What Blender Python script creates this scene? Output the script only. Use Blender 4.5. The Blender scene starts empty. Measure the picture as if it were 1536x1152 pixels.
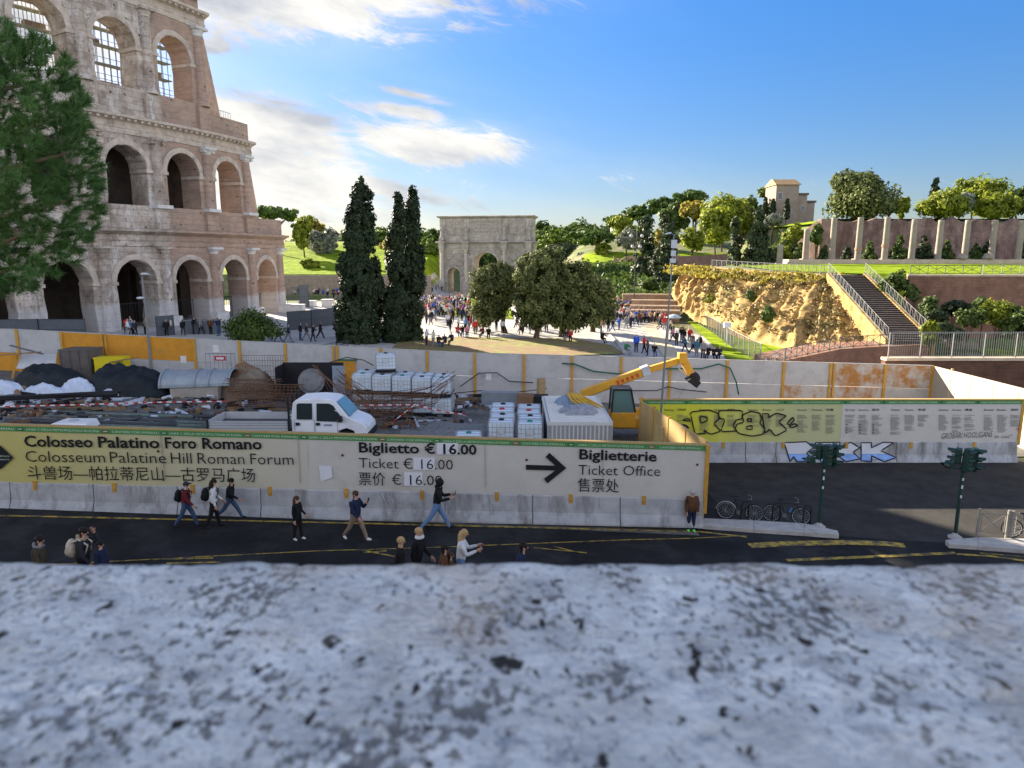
import bpy, bmesh, math, random
import numpy as np
from mathutils import Vector, Matrix, noise

# ------------------------------------------------------------------ camera, sky, sun, exposure
SC = bpy.context.scene
COL = SC.collection
R = math.radians
FPX, CX, CY = 1050.0, 768.0, 576.0          # focal length and centre in photograph pixels
PITCH = R(10.3)
CAMH = 9.5
cam_d = bpy.data.cameras.new('camera')
cam_d.sensor_width = 36.0
cam_d.lens = 36.0 * FPX / 1536.0
cam_d.clip_start, cam_d.clip_end = 0.05, 9000.0
cam_d.dof.use_dof = True
cam_d.dof.focus_distance = 45.0
cam_d.dof.aperture_fstop = 4.2
cam = bpy.data.objects.new('camera', cam_d)
COL.objects.link(cam)
cam.location = (0, 0, CAMH)
cam.rotation_euler = (R(90) - PITCH, 0, 0)
SC.camera = cam
SC.view_settings.view_transform = 'Standard'
SC.view_settings.look = 'None'
SC.view_settings.exposure = 2.3
SC.view_settings.gamma = 1.0
SC.cycles.use_denoising = True
SC.cycles.max_bounces = 6
SC.cycles.diffuse_bounces = 3
SC.cycles.transparent_max_bounces = 8

SUN_EL, SUN_AZ = R(20), R(40)               # azimuth counted from +Y towards -X
sun_d = bpy.data.lights.new('sun', 'SUN')
sun_d.energy = 5.0
sun_d.angle = R(0.5)
sun_d.color = (1.0, 0.88, 0.70)
sun = bpy.data.objects.new('sun', sun_d)
COL.objects.link(sun)
SUNV = Vector((-math.sin(SUN_AZ) * math.cos(SUN_EL), math.cos(SUN_AZ) * math.cos(SUN_EL), math.sin(SUN_EL)))
sun.rotation_euler = SUNV.to_track_quat('Z', 'Y').to_euler()
sun.location = (0, 0, 80)

W = bpy.data.worlds.new('World')
SC.world = W
W.use_nodes = True
def build_world():
    nt = W.node_tree
    N, L = nt.nodes, nt.links
    N.clear()
    out = N.new('ShaderNodeOutputWorld')
    bg = N.new('ShaderNodeBackground')
    bg.inputs['Strength'].default_value = 0.05
    sky = N.new('ShaderNodeTexSky')
    sky.sky_type = 'NISHITA'
    sky.sun_disc = False
    sky.sun_elevation = SUN_EL
    sky.sun_rotation = -SUN_AZ
    sky.altitude = 50
    sky.air_density = 1.0
    sky.dust_density = 0.3
    sky.ozone_density = 3.0
    hs = N.new('ShaderNodeHueSaturation')
    hs.inputs['Saturation'].default_value = 1.3
    hs.inputs['Value'].default_value = 0.80
    ft = N.new('ShaderNodeMixRGB'); ft.blend_type = 'MULTIPLY'; ft.inputs[0].default_value = 1; ft.inputs[2].default_value = (0.90, 0.86, 0.97, 1)
    L.new(sky.outputs[0], ft.inputs[1]); L.new(ft.outputs[0], hs.inputs['Color'])
    tc = N.new('ShaderNodeTexCoord')
    sep = N.new('ShaderNodeSeparateXYZ')
    L.new(tc.outputs['Generated'], sep.inputs[0])
    def mth(op, a, b=None, clamp=False):
        n = N.new('ShaderNodeMath'); n.operation = op; n.use_clamp = clamp
        for i, v in enumerate((a, b)):
            if v is None: continue
            if isinstance(v, (int, float)): n.inputs[i].default_value = v
            else: L.new(v, n.inputs[i])
        return n.outputs[0]
    yy = mth('MAXIMUM', sep.outputs['Y'], 0.02)
    u = mth('DIVIDE', sep.outputs['X'], yy)          # tangent of the bearing from +Y
    v = mth('DIVIDE', sep.outputs['Z'], yy)
    dim = N.new('ShaderNodeVectorMath'); dim.operation = 'SCALE'
    L.new(hs.outputs[0], dim.inputs[0]); L.new(mth('ADD', 0.55, mth('MULTIPLY', v, 1.35), True), dim.inputs['Scale'])
    # cloud texture, stretched sideways
    cmb = N.new('ShaderNodeCombineXYZ')
    L.new(mth('MULTIPLY', u, 1.0), cmb.inputs[0])
    L.new(mth('MULTIPLY', mth('ADD', v, mth('MULTIPLY', u, 0.22)), 3.0), cmb.inputs[1])
    nz = N.new('ShaderNodeTexNoise'); nz.inputs['Scale'].default_value = 8.0
    nz.inputs['Detail'].default_value = 8; nz.inputs['Roughness'].default_value = 0.68
    nz.inputs['Distortion'].default_value = 0.9
    L.new(cmb.outputs[0], nz.inputs['Vector'])
    nz2 = N.new('ShaderNodeTexNoise'); nz2.inputs['Scale'].default_value = 5.0
    nz2.inputs['Detail'].default_value = 6; nz2.inputs['Roughness'].default_value = 0.55
    mp = N.new('ShaderNodeMapping'); mp.inputs['Location'].default_value = (3.1, 7.7, 2.0)
    L.new(cmb.outputs[0], mp.inputs[0]); L.new(mp.outputs[0], nz2.inputs['Vector'])
    # where the clouds of the day stand: (bearing, height, half width, half height, weight, slope)
    banks = [(-0.25, 0.355, 0.27, 0.072, 1.5, 0.08), (-0.41, 0.277, 0.042, 0.013, 1.3, 0), (-0.103, 0.150, 0.13, 0.03, 1.4, -0.05),
             (-0.16, 0.196, 0.06, 0.012, 1.25, -0.15), (-0.135, 0.216, 0.055, 0.008, 1.1, -0.2), (-0.325, 0.172, 0.12, 0.05, 1.4, -0.25),
             (-0.34, 0.112, 0.17, 0.05, 1.4, -0.1), (-0.20, 0.100, 0.17, 0.018, 1.1, -0.2), (-0.30, 0.060, 0.22, 0.03, 0.85, 0),
             (-0.05, 0.055, 0.26, 0.04, 0.42, 0), (-0.22, 0.12, 0.26, 0.12, 0.44, 0), (-0.72, 0.35, 0.20, 0.3, 1.3, 0), (-0.85, 0.2, 0.34, 0.22, 1.1, 0), (0.02, 0.11, 0.25, 0.04, 0.26, 0), (0.28, 0.085, 0.22, 0.03, 0.22, 0)]
    acc = None
    for a, e, ra, re, wt, sl in banks:
        du = mth('DIVIDE', mth('SUBTRACT', u, a), ra)
        ev = mth('SUBTRACT', mth('SUBTRACT', v, e), mth('MULTIPLY', mth('SUBTRACT', u, a), sl))
        dv = mth('DIVIDE', ev, re)
        d2 = mth('ADD', mth('MULTIPLY', du, du), mth('MULTIPLY', dv, dv))
        g = mth('MULTIPLY', mth('POWER', 2.718, mth('MULTIPLY', d2, -0.9)), wt)
        acc = g if acc is None else mth('MAXIMUM', acc, g)
    dens = mth('ADD', acc, mth('MULTIPLY', mth('SUBTRACT', nz.outputs['Fac'], 0.5), 2.3))
    mr = N.new('ShaderNodeMapRange'); mr.interpolation_type = 'SMOOTHSTEP'
    mr.inputs['From Min'].default_value = 0.34; mr.inputs['From Max'].default_value = 1.0
    L.new(dens, mr.inputs['Value'])
    # thin veil
    veil = mth('MULTIPLY', mth('MULTIPLY', acc, nz2.outputs['Fac']), 0.62, True)
    fac = mth('MAXIMUM', mr.outputs[0], veil, True)
    fac = mth('MULTIPLY', fac, 0.96)
    rp = N.new('ShaderNodeValToRGB')
    rp.color_ramp.elements[0].position = 0.36; rp.color_ramp.elements[0].color = (2.4, 2.5, 2.7, 1)
    rp.color_ramp.elements[1].position = 0.60; rp.color_ramp.elements[1].color = (4.5, 4.35, 4.0, 1)
    L.new(nz2.outputs['Fac'], rp.inputs[0])
    mx = N.new('ShaderNodeMixRGB')
    L.new(fac, mx.inputs[0]); L.new(dim.outputs[0], mx.inputs[1]); L.new(rp.outputs[0], mx.inputs[2])
    # unseen bright cloud added overhead and behind the viewer to fill the shade
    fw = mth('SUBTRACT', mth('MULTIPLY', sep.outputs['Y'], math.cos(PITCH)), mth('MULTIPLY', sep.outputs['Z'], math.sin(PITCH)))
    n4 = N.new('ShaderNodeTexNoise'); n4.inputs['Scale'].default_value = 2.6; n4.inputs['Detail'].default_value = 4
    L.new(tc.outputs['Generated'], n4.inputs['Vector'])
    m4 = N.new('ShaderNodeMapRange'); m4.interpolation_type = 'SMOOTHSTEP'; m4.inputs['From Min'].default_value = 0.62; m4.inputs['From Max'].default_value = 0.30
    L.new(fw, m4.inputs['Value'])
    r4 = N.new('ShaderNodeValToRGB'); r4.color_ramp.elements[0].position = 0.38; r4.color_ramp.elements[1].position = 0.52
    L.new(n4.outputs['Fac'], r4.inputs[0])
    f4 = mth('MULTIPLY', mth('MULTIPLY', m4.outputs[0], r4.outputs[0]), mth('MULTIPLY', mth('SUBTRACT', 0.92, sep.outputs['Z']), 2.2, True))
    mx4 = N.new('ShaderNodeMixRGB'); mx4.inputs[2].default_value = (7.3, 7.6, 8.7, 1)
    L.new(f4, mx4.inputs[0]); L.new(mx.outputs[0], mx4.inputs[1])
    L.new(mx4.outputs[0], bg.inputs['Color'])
    L.new(bg.outputs[0], out.inputs['Surface'])
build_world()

# ------------------------------------------------------------------ helpers
CP, SP = math.cos(PITCH), math.sin(PITCH)
rng = random.Random(7)
nrg = np.random.default_rng(7)
def sm(a, b, t):
    t = (t - a) / (b - a)
    t = 0.0 if t < 0 else (1.0 if t > 1 else t)
    return t * t * (3 - 2 * t)
def mixf(a, b, t): return a + (b - a) * t
def ray(px, py):
    xc, yc = (px - CX) / FPX, -(py - CY) / FPX
    return Vector((xc, CP + yc * SP, -SP + yc * CP))
def at(px, py, Y):
    d = ray(px, py)
    return Vector((0, 0, CAMH)) + d * (Y / d.y)
def table(t, x):
    if x <= t[0][0]: return t[0][1]
    for (a, b), (c, d) in zip(t, t[1:]):
        if x <= c: return b + (d - b) * (x - a) / (c - a)
    return t[-1][1]
def sdpoly(poly, x, y):
    d = 1e18; s = 1.0
    n = len(poly); j = n - 1
    for i in range(n):
        ax, ay = poly[i]; bx, by = poly[j]
        ex, ey = bx - ax, by - ay
        wx, wy = x - ax, y - ay
        h = max(0.0, min(1.0, (wx * ex + wy * ey) / (ex * ex + ey * ey)))
        qx, qy = wx - ex * h, wy - ey * h
        d = min(d, qx * qx + qy * qy)
        c1, c2, c3 = y >= ay, y < by, ex * wy > ey * wx
        if (c1 and c2 and c3) or (not c1 and not c2 and not c3): s = -s
        j = i
    return s * math.sqrt(d)
PLAT = [(27.5, 112), (28.3, 100), (32.5, 88), (36.0, 80.5), (38.6, 78.6), (42.5, 78.2), (46, 75.5), (140, 70), (140, 141), (60, 141), (44, 125)]
UPPER = [(62, 141), (62, 200), (160, 200), (160, 141)]
HILLR = [(112, 0), (130, 2.2), (150, 5.5), (190, 9.5), (230, 15), (290, 15), (420, 14), (3000, 16)]
HILLL = [(165.5, 0), (168, 5.2), (200, 8.5), (232, 13), (262, 15), (420, 15), (3000, 16)]
def Zg(x, y):
    zs = min(max(-0.055 * x - 0.25, -0.67), 1.8)
    if y > 49:
        zp = min(max(0.9 - 0.035 * x, 0.0), 2.0)
        z = mixf(zs, zp, sm(49, 62, y))
    else: z = zs
    if y > 105: z = mixf(z, 0.0, sm(112, 150, y))
    if y > 112 and x > 5: z += table(HILLR, y) * sm(4, 24, x)
    if y > 165 and x < -14: z += table(HILLL, y) * sm(-16, -24, x)
    if x > 20 and 60 < y < 150:
        d = sdpoly(PLAT, x, y)
        if d < 3: z = mixf(z, 7.45 + max(0, min(y - 80, 46)) * 0.016, sm(0.5, -2.2, d))
    if x > 58 and y > 136:
        d = sdpoly(UPPER, x, y)
        if d < 6: z = mixf(z, max(z, 16.8), sm(0.3, -1.2, d))
    return z
def ground(px, py, lim=400.0):
    d = ray(px, py); d = d / d.y
    Y, st = 14.0, 0.5
    while Y < lim:
        z = CAMH + d.z * Y
        if z <= Zg(d.x * Y, Y):
            lo, hi = Y - st, Y
            for _ in range(14):
                m = (lo + hi) / 2
                if CAMH + d.z * m <= Zg(d.x * m, m): hi = m
                else: lo = m
            return Vector((d.x * hi, hi, Zg(d.x * hi, hi)))
        Y += st
    return Vector((d.x * lim, lim, CAMH + d.z * lim))
def on_plane(px, py, P, n):
    d = ray(px, py); o = Vector((0, 0, CAMH))
    return o + d * ((P - o).dot(n) / d.dot(n))

# ------------------------------------------------------------------ materials
MATS = {}
def _nodes(name):
    m = bpy.data.materials.new(name); m.use_nodes = True
    nt = m.node_tree
    return m, nt, nt.nodes['Principled BSDF']
def mat(name, col, rough=0.8, var=0.22, scale=2.0, bump=0.0, bscale=None, metallic=0.0, spec=0.14, col2=None, stain=None, stain_pos=(0.55, 0.7), stain_scale=None, detail=6, stain_vec=(1, 1, 1)):
    """Paint or stone: two octaves of noise vary the colour, an optional second colour makes patches of dirt."""
    if name in MATS: return MATS[name]
    m, nt, b = _nodes(name)
    N, L = nt.nodes, nt.links
    tc = N.new('ShaderNodeTexCoord')
    nz = N.new('ShaderNodeTexNoise'); nz.inputs['Scale'].default_value = scale; nz.inputs['Detail'].default_value = detail
    nz.inputs['Roughness'].default_value = 0.65
    L.new(tc.outputs['Object'], nz.inputs['Vector'])
    rp = N.new('ShaderNodeValToRGB')
    lo = [c * (1 - var) for c in col]; hi = [min(1, c * (1 + var)) for c in (col2 or col)]
    rp.color_ramp.elements[0].position = 0.3; rp.color_ramp.elements[0].color = (*lo, 1)
    rp.color_ramp.elements[1].position = 0.7; rp.color_ramp.elements[1].color = (*hi, 1)
    L.new(nz.outputs['Fac'], rp.inputs[0])
    src = rp.outputs[0]
    if stain:
        n2 = N.new('ShaderNodeTexNoise'); n2.inputs['Scale'].default_value = stain_scale or scale * 0.35; n2.inputs['Detail'].default_value = 8
        n2.inputs['Roughness'].default_value = 0.7
        mp = N.new('ShaderNodeMapping'); mp.inputs['Location'].default_value = (5.3, 1.7, 9.1); mp.inputs['Scale'].default_value = stain_vec
        L.new(tc.outputs['Object'], mp.inputs[0]); L.new(mp.outputs[0], n2.inputs['Vector'])
        r2 = N.new('ShaderNodeValToRGB')
        r2.color_ramp.elements[0].position, r2.color_ramp.elements[1].position = stain_pos
        L.new(n2.outputs['Fac'], r2.inputs[0])
        mx = N.new('ShaderNodeMixRGB'); mx.inputs[2].default_value = (*stain, 1)
        L.new(r2.outputs[0], mx.inputs[0]); L.new(src, mx.inputs[1]); src = mx.outputs[0]
    L.new(src, b.inputs['Base Color'])
    b.inputs['Roughness'].default_value = rough
    b.inputs['Metallic'].default_value = metallic
    b.inputs['Specular IOR Level'].default_value = spec
    if bump:
        n3 = N.new('ShaderNodeTexNoise'); n3.inputs['Scale'].default_value = bscale or scale * 4; n3.inputs['Detail'].default_value = 6
        L.new(tc.outputs['Object'], n3.inputs['Vector'])
        bp = N.new('ShaderNodeBump'); bp.inputs['Strength'].default_value = bump; bp.inputs['Distance'].default_value = 0.05
        L.new(n3.outputs['Fac'], bp.inputs['Height']); L.new(bp.outputs[0], b.inputs['Normal'])
    MATS[name] = m
    return m
def leafmat(name, c1, c2, trans=0.3, rough=0.6, spec=0.25):
    if name in MATS: return MATS[name]
    m, nt, b = _nodes(name)
    N, L = nt.nodes, nt.links
    g = N.new('ShaderNodeNewGeometry')
    tc = N.new('ShaderNodeTexCoord')
    nz = N.new('ShaderNodeTexNoise'); nz.inputs['Scale'].default_value = 0.55; nz.inputs['Detail'].default_value = 3
    L.new(tc.outputs['Object'], nz.inputs['Vector'])
    ad = N.new('ShaderNodeMath'); ad.operation = 'MULTIPLY_ADD'
    L.new(g.outputs['Random Per Island'], ad.inputs[0]); ad.inputs[1].default_value = 0.55
    mm = N.new('ShaderNodeMath'); mm.operation = 'MULTIPLY_ADD'; mm.inputs[1].default_value = 1.6; mm.inputs[2].default_value = -0.55
    L.new(nz.outputs['Fac'], mm.inputs[0]); L.new(mm.outputs[0], ad.inputs[2])
    rp = N.new('ShaderNodeValToRGB')
    rp.color_ramp.elements[0].color = (*c1, 1); rp.color_ramp.elements[1].color = (*c2, 1)
    L.new(ad.outputs[0], rp.inputs[0])
    L.new(rp.outputs[0], b.inputs['Base Color'])
    b.inputs['Roughness'].default_value = rough; b.inputs['Specular IOR Level'].default_value = spec
    tr = N.new('ShaderNodeBsdfTranslucent')
    L.new(rp.outputs[0], tr.inputs['Color'])
    ms = N.new('ShaderNodeMixShader'); ms.inputs[0].default_value = trans
    L.new(b.outputs[0], ms.inputs[1]); L.new(tr.outputs[0], ms.inputs[2])
    L.new(ms.outputs[0], N['Material Output'].inputs['Surface'])
    MATS[name] = m
    return m
def glassmat(name, col=(0.02, 0.03, 0.035)):
    if name in MATS: return MATS[name]
    m, nt, b = _nodes(name)
    b.inputs['Base Color'].default_value = (*col, 1); b.inputs['Roughness'].default_value = 0.08
    b.inputs['Specular IOR Level'].default_value = 0.7
    MATS[name] = m
    return m
def brickmat(name, c1, c2, mortar, scale=1.0, bw=0.5, bh=0.25, msize=0.02, rough=0.9, bump=0.5, axes='XZ', noise_col=None, npos=(0.5, 0.68), nscale=0.35, slope=None):
    """Masonry in courses; axes says which object axes run along and up the wall."""
    if name in MATS: return MATS[name]
    m, nt, b = _nodes(name)
    N, L = nt.nodes, nt.links
    tc = N.new('ShaderNodeTexCoord'); sp = N.new('ShaderNodeSeparateXYZ'); cb = N.new('ShaderNodeCombineXYZ')
    L.new(tc.outputs['Object'], sp.inputs[0])
    L.new(sp.outputs[axes[0]], cb.inputs[0]); L.new(sp.outputs[axes[1]], cb.inputs[1])
    br = N.new('ShaderNodeTexBrick')
    br.inputs['Scale'].default_value = scale; br.inputs['Brick Width'].default_value = bw; br.inputs['Row Height'].default_value = bh
    br.inputs['Mortar Size'].default_value = msize; br.inputs['Color1'].default_value = (*c1, 1); br.inputs['Color2'].default_value = (*c2, 1)
    br.inputs['Mortar'].default_value = (*mortar, 1); br.inputs['Mortar Smooth'].default_value = 0.3
    nd = N.new('ShaderNodeTexNoise'); nd.inputs['Scale'].default_value = 1.5; nd.inputs['Detail'].default_value = 3
    L.new(tc.outputs['Object'], nd.inputs['Vector'])
    va = N.new('ShaderNodeVectorMath'); va.operation = 'MULTIPLY_ADD'; va.inputs[1].default_value = (0.12,) * 3
    L.new(nd.outputs['Color'], va.inputs[0]); L.new(cb.outputs[0], va.inputs[2])
    L.new(va.outputs[0], br.inputs['Vector'])
    n1 = N.new('ShaderNodeTexNoise'); n1.inputs['Scale'].default_value = 0.9; n1.inputs['Detail'].default_value = 9; n1.inputs['Roughness'].default_value = 0.72
    L.new(tc.outputs['Object'], n1.inputs['Vector'])
    r1 = N.new('ShaderNodeValToRGB')
    r1.color_ramp.elements[0].position = 0.3; r1.color_ramp.elements[0].color = (0.55, 0.52, 0.5, 1)
    r1.color_ramp.elements[1].position = 0.66; r1.color_ramp.elements[1].color = (1.12, 1.1, 1.06, 1)
    L.new(n1.outputs['Fac'], r1.inputs[0])
    mu = N.new('ShaderNodeMixRGB'); mu.blend_type = 'MULTIPLY'; mu.inputs[0].default_value = 1.0
    L.new(br.outputs['Color'], mu.inputs[1]); L.new(r1.outputs[0], mu.inputs[2])
    src = mu.outputs[0]
    if noise_col:
        n2 = N.new('ShaderNodeTexNoise'); n2.inputs['Scale'].default_value = nscale; n2.inputs['Detail'].default_value = 8; n2.inputs['Roughness'].default_value = 0.7
        mp = N.new('ShaderNodeMapping'); mp.inputs['Scale'].default_value = (1, 1, 0.45); mp.inputs['Location'].default_value = (4, 8, 1)
        L.new(tc.outputs['Object'], mp.inputs[0]); L.new(mp.outputs[0], n2.inputs['Vector'])
        r2 = N.new('ShaderNodeValToRGB'); r2.color_ramp.elements[0].position, r2.color_ramp.elements[1].position = npos
        L.new(n2.outputs['Fac'], r2.inputs[0])
        mx = N.new('ShaderNodeMixRGB'); mx.inputs[2].default_value = (*noise_col, 1)
        L.new(r2.outputs[0], mx.inputs[0]); L.new(src, mx.inputs[1]); src = mx.outputs[0]
    L.new(src, b.inputs['Base Color'])
    b.inputs['Roughness'].default_value = rough; b.inputs['Specular IOR Level'].default_value = 0.2
    ad = N.new('ShaderNodeMath'); ad.operation = 'MULTIPLY_ADD'; ad.inputs[1].default_value = 0.8
    L.new(n1.outputs['Fac'], ad.inputs[0]); L.new(br.outputs['Fac'], ad.inputs[2])
    inv = N.new('ShaderNodeMath'); inv.operation = 'SUBTRACT'; inv.inputs[0].default_value = 1.0
    L.new(br.outputs['Fac'], inv.inputs[1])
    ad2 = N.new('ShaderNodeMath'); ad2.operation = 'MULTIPLY_ADD'; ad2.inputs[1].default_value = 1.2
    L.new(n1.outputs['Fac'], ad2.inputs[0]); L.new(inv.outputs[0], ad2.inputs[2])
    bp = N.new('ShaderNodeBump'); bp.inputs['Strength'].default_value = bump; bp.inputs['Distance'].default_value = 0.06
    L.new(ad2.outputs[0], bp.inputs['Height']); L.new(bp.outputs[0], b.inputs['Normal'])
    MATS[name] = m
    return m

# ------------------------------------------------------------------ objects
ROOTM = {}
def tag(o, label=None, cat=None, group=None, kind=None):
    if label: o['label'] = label
    if cat: o['category'] = cat
    if group: o['group'] = group
    if kind: o['kind'] = kind
    return o
def thing(name, label, cat, loc=(0, 0, 0), rz=0.0, group=None):
    o = bpy.data.objects.new(name, None); COL.objects.link(o)
    o.empty_display_size = 0.2
    o.location = loc; o.rotation_euler = (0, 0, rz)
    ROOTM[o] = Matrix.Translation(Vector(loc)) @ Matrix.Rotation(rz, 4, 'Z')
    return tag(o, label, cat, group)
def kids(o): return [c for c in o.children]
def copy_tree(o, parent=None):
    c = o.copy(); COL.objects.link(c)
    if parent is not None: c.parent = parent
    for ch in list(o.children): copy_tree(ch, c)
    return c
def place(o, loc, rz=0.0, label=None, group=None, scale=None):
    o.location = loc; o.rotation_euler = (0, 0, rz)
    if label: o['label'] = label
    if group: o['group'] = group
    if scale: o.scale = (scale,) * 3 if isinstance(scale, (int, float)) else scale
    return o
class MB:
    def __init__(s): s.v, s.f, s.m = [], [], []
    def add(s, vs, fs, mi=0):
        b = len(s.v)
        s.v += [tuple(v) for v in vs]
        s.f += [tuple(i + b for i in f) for f in fs]
        s.m += [mi] * len(fs)
        return s
    def hexa(s, p, mi=0):        # p: bottom loop of four, top loop of four
        return s.add(p, [(3, 2, 1, 0), (4, 5, 6, 7), (0, 1, 5, 4), (1, 2, 6, 5), (2, 3, 7, 6), (3, 0, 4, 7)], mi)
    def box(s, x0, x1, y0, y1, z0, z1, mi=0):
        return s.hexa([(x0, y0, z0), (x1, y0, z0), (x1, y1, z0), (x0, y1, z0), (x0, y0, z1), (x1, y0, z1), (x1, y1, z1), (x0, y1, z1)], mi)
    def obox(s, c, u, v, w, mi=0):   # centre and three half-extent vectors
        c, u, v, w = Vector(c), Vector(u), Vector(v), Vector(w)
        return s.hexa([c - u - v - w, c + u - v - w, c + u + v - w, c - u + v - w, c - u - v + w, c + u - v + w, c + u + v + w, c - u + v + w], mi)
    def tube(s, pts, r, n=8, mi=0, cap=True, closed=False):
        pts = [Vector(p) for p in pts]
        rr = r if isinstance(r, (list, tuple)) else [r] * len(pts)
        k = len(pts); vs = []; ref = None
        for i, p in enumerate(pts):
            if closed: t = pts[(i + 1) % k] - pts[i - 1]
            else: t = pts[min(i + 1, k - 1)] - pts[max(i - 1, 0)]
            if t.length < 1e-9: t = Vector((0, 0, 1))
            t.normalize()
            if ref is None: ref = Vector((0, 0, 1)) if abs(t.z) < 0.9 else Vector((1, 0, 0))
            a = t.cross(ref)
            if a.length < 1e-6: a = t.orthogonal()
            a.normalize(); b = t.cross(a); ref = -b if False else ref
            for j in range(n):
                an = 2 * math.pi * j / n
                vs.append(p + (a * math.cos(an) + b * math.sin(an)) * rr[i])
        fs = []
        for i in range(k if closed else k - 1):
            i2 = (i + 1) % k
            for j in range(n):
                j2 = (j + 1) % n
                fs.append((i * n + j, i * n + j2, i2 * n + j2, i2 * n + j))
        if cap and not closed:
            fs.append(tuple(range(n - 1, -1, -1))); fs.append(tuple((k - 1) * n + j for j in range(n)))
        return s.add(vs, fs, mi)
    def lathe(s, c, prof, n=16, mi=0, axis=(0, 0, 1), arc=(0, 2 * math.pi), xdir=None):
        ax = Vector(axis).normalized()
        a = Vector(xdir) if xdir else ax.orthogonal().normalized()
        b = ax.cross(a); c = Vector(c); vs = []; full = abs(arc[1] - arc[0] - 2 * math.pi) < 1e-6
        m = n if full else n + 1
        for r, z in prof:
            for j in range(m):
                an = arc[0] + (arc[1] - arc[0]) * j / n
                vs.append(c + ax * z + (a * math.cos(an) + b * math.sin(an)) * r)
        fs = []
        for i in range(len(prof) - 1):
            for j in range(n if full else n):
                j2 = (j + 1) % m
                fs.append((i * m + j, i * m + j2, (i + 1) * m + j2, (i + 1) * m + j))
        return s.add(vs, fs, mi)
    def prism(s, poly, O, u, v, d, mi=0):    # polygon (a, b) in the plane O + a u + b v, pushed along d
        O, u, v, d = Vector(O), Vector(u), Vector(v), Vector(d)
        n = len(poly)
        vs = [O + u * a + v * b for a, b in poly] + [O + u * a + v * b + d for a, b in poly]
        fs = [tuple(range(n - 1, -1, -1)), tuple(range(n, 2 * n))] + [(i, (i + 1) % n, n + (i + 1) % n, n + i) for i in range(n)]
        return s.add(vs, fs, mi)
    def ball(s, c, r, n=8, k=5, mi=0):
        c = Vector(c); r = r if isinstance(r, (tuple, list)) else (r, r, r)
        vs = [c + Vector((0, 0, -r[2]))]
        for i in range(1, k):
            th = -math.pi / 2 + math.pi * i / k
            for j in range(n):
                an = 2 * math.pi * j / n
                vs.append(c + Vector((r[0] * math.cos(th) * math.cos(an), r[1] * math.cos(th) * math.sin(an), r[2] * math.sin(th))))
        vs.append(c + Vector((0, 0, r[2])))
        fs = [(0, 1 + (j + 1) % n, 1 + j) for j in range(n)]
        for i in range(k - 2):
            for j in range(n):
                a, b = 1 + i * n + j, 1 + i * n + (j + 1) % n
                fs.append((a, b, b + n, a + n))
        t = len(vs) - 1; o = 1 + (k - 2) * n
        fs += [(o + j, o + (j + 1) % n, t) for j in range(n)]
        return s.add(vs, fs, mi)
    def sheet(s, rows, mi=0):    # rows of points, all the same length
        n = len(rows[0]); vs = [p for r in rows for p in r]
        fs = [(i * n + j, i * n + j + 1, (i + 1) * n + j + 1, (i + 1) * n + j) for i in range(len(rows) - 1) for j in range(n - 1)]
        return s.add(vs, fs, mi)
    def build(s, name, mats, parent=None, smooth=False, bevel=0.0, label=None):
        me = bpy.data.meshes.new(name)
        me.from_pydata(s.v, [], s.f)
        for m in (mats if isinstance(mats, (list, tuple)) else [mats]): me.materials.append(m)
        if any(s.m): me.polygons.foreach_set('material_index', s.m)
        if smooth: me.polygons.foreach_set('use_smooth', [True] * len(s.f))
        bm = bmesh.new(); bm.from_mesh(me)
        bmesh.ops.recalc_face_normals(bm, faces=bm.faces)
        bm.to_mesh(me); bm.free()
        o = bpy.data.objects.new(name, me); COL.objects.link(o)
        attach(o, parent)
        if bevel:
            md = o.modifiers.new('bevel', 'BEVEL'); md.width = bevel; md.segments = 2; md.limit_method = 'ANGLE'
        if label: o['label'] = label
        return o
def attach(o, parent):
    """Vertices are in world coordinates; move them into the frame of the thing they belong to."""
    if parent is None: return o
    M = ROOTM.get(parent)
    if M is not None:
        o.data.transform(M.inverted())
    ROOTM[o] = M if M is not None else Matrix.Identity(4)
    o.parent = parent
    return o
def fastmesh(name, V, F, mats, parent=None, smooth=False, mi=None):
    """V (n,3) and F (m,k) numpy arrays."""
    me = bpy.data.meshes.new(name)
    V = np.asarray(V, dtype=np.float32); F = np.asarray(F, dtype=np.int32)
    k = F.shape[1]
    me.vertices.add(len(V)); me.vertices.foreach_set('co', V.ravel())
    me.loops.add(F.size); me.loops.foreach_set('vertex_index', F.ravel())
    me.polygons.add(len(F)); me.polygons.foreach_set('loop_start', np.arange(len(F), dtype=np.int32) * k)
    try: me.polygons.foreach_set('loop_total', np.full(len(F), k, dtype=np.int32))
    except Exception: pass
    for m in (mats if isinstance(mats, (list, tuple)) else [mats]): me.materials.append(m)
    if mi is not None: me.polygons.foreach_set('material_index', np.asarray(mi, dtype=np.int32))
    me.polygons.foreach_set('use_smooth', np.full(len(F), smooth))
    me.update(calc_edges=True); me.validate()
    o = bpy.data.objects.new(name, me); COL.objects.link(o)
    return attach(o, parent)
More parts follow.
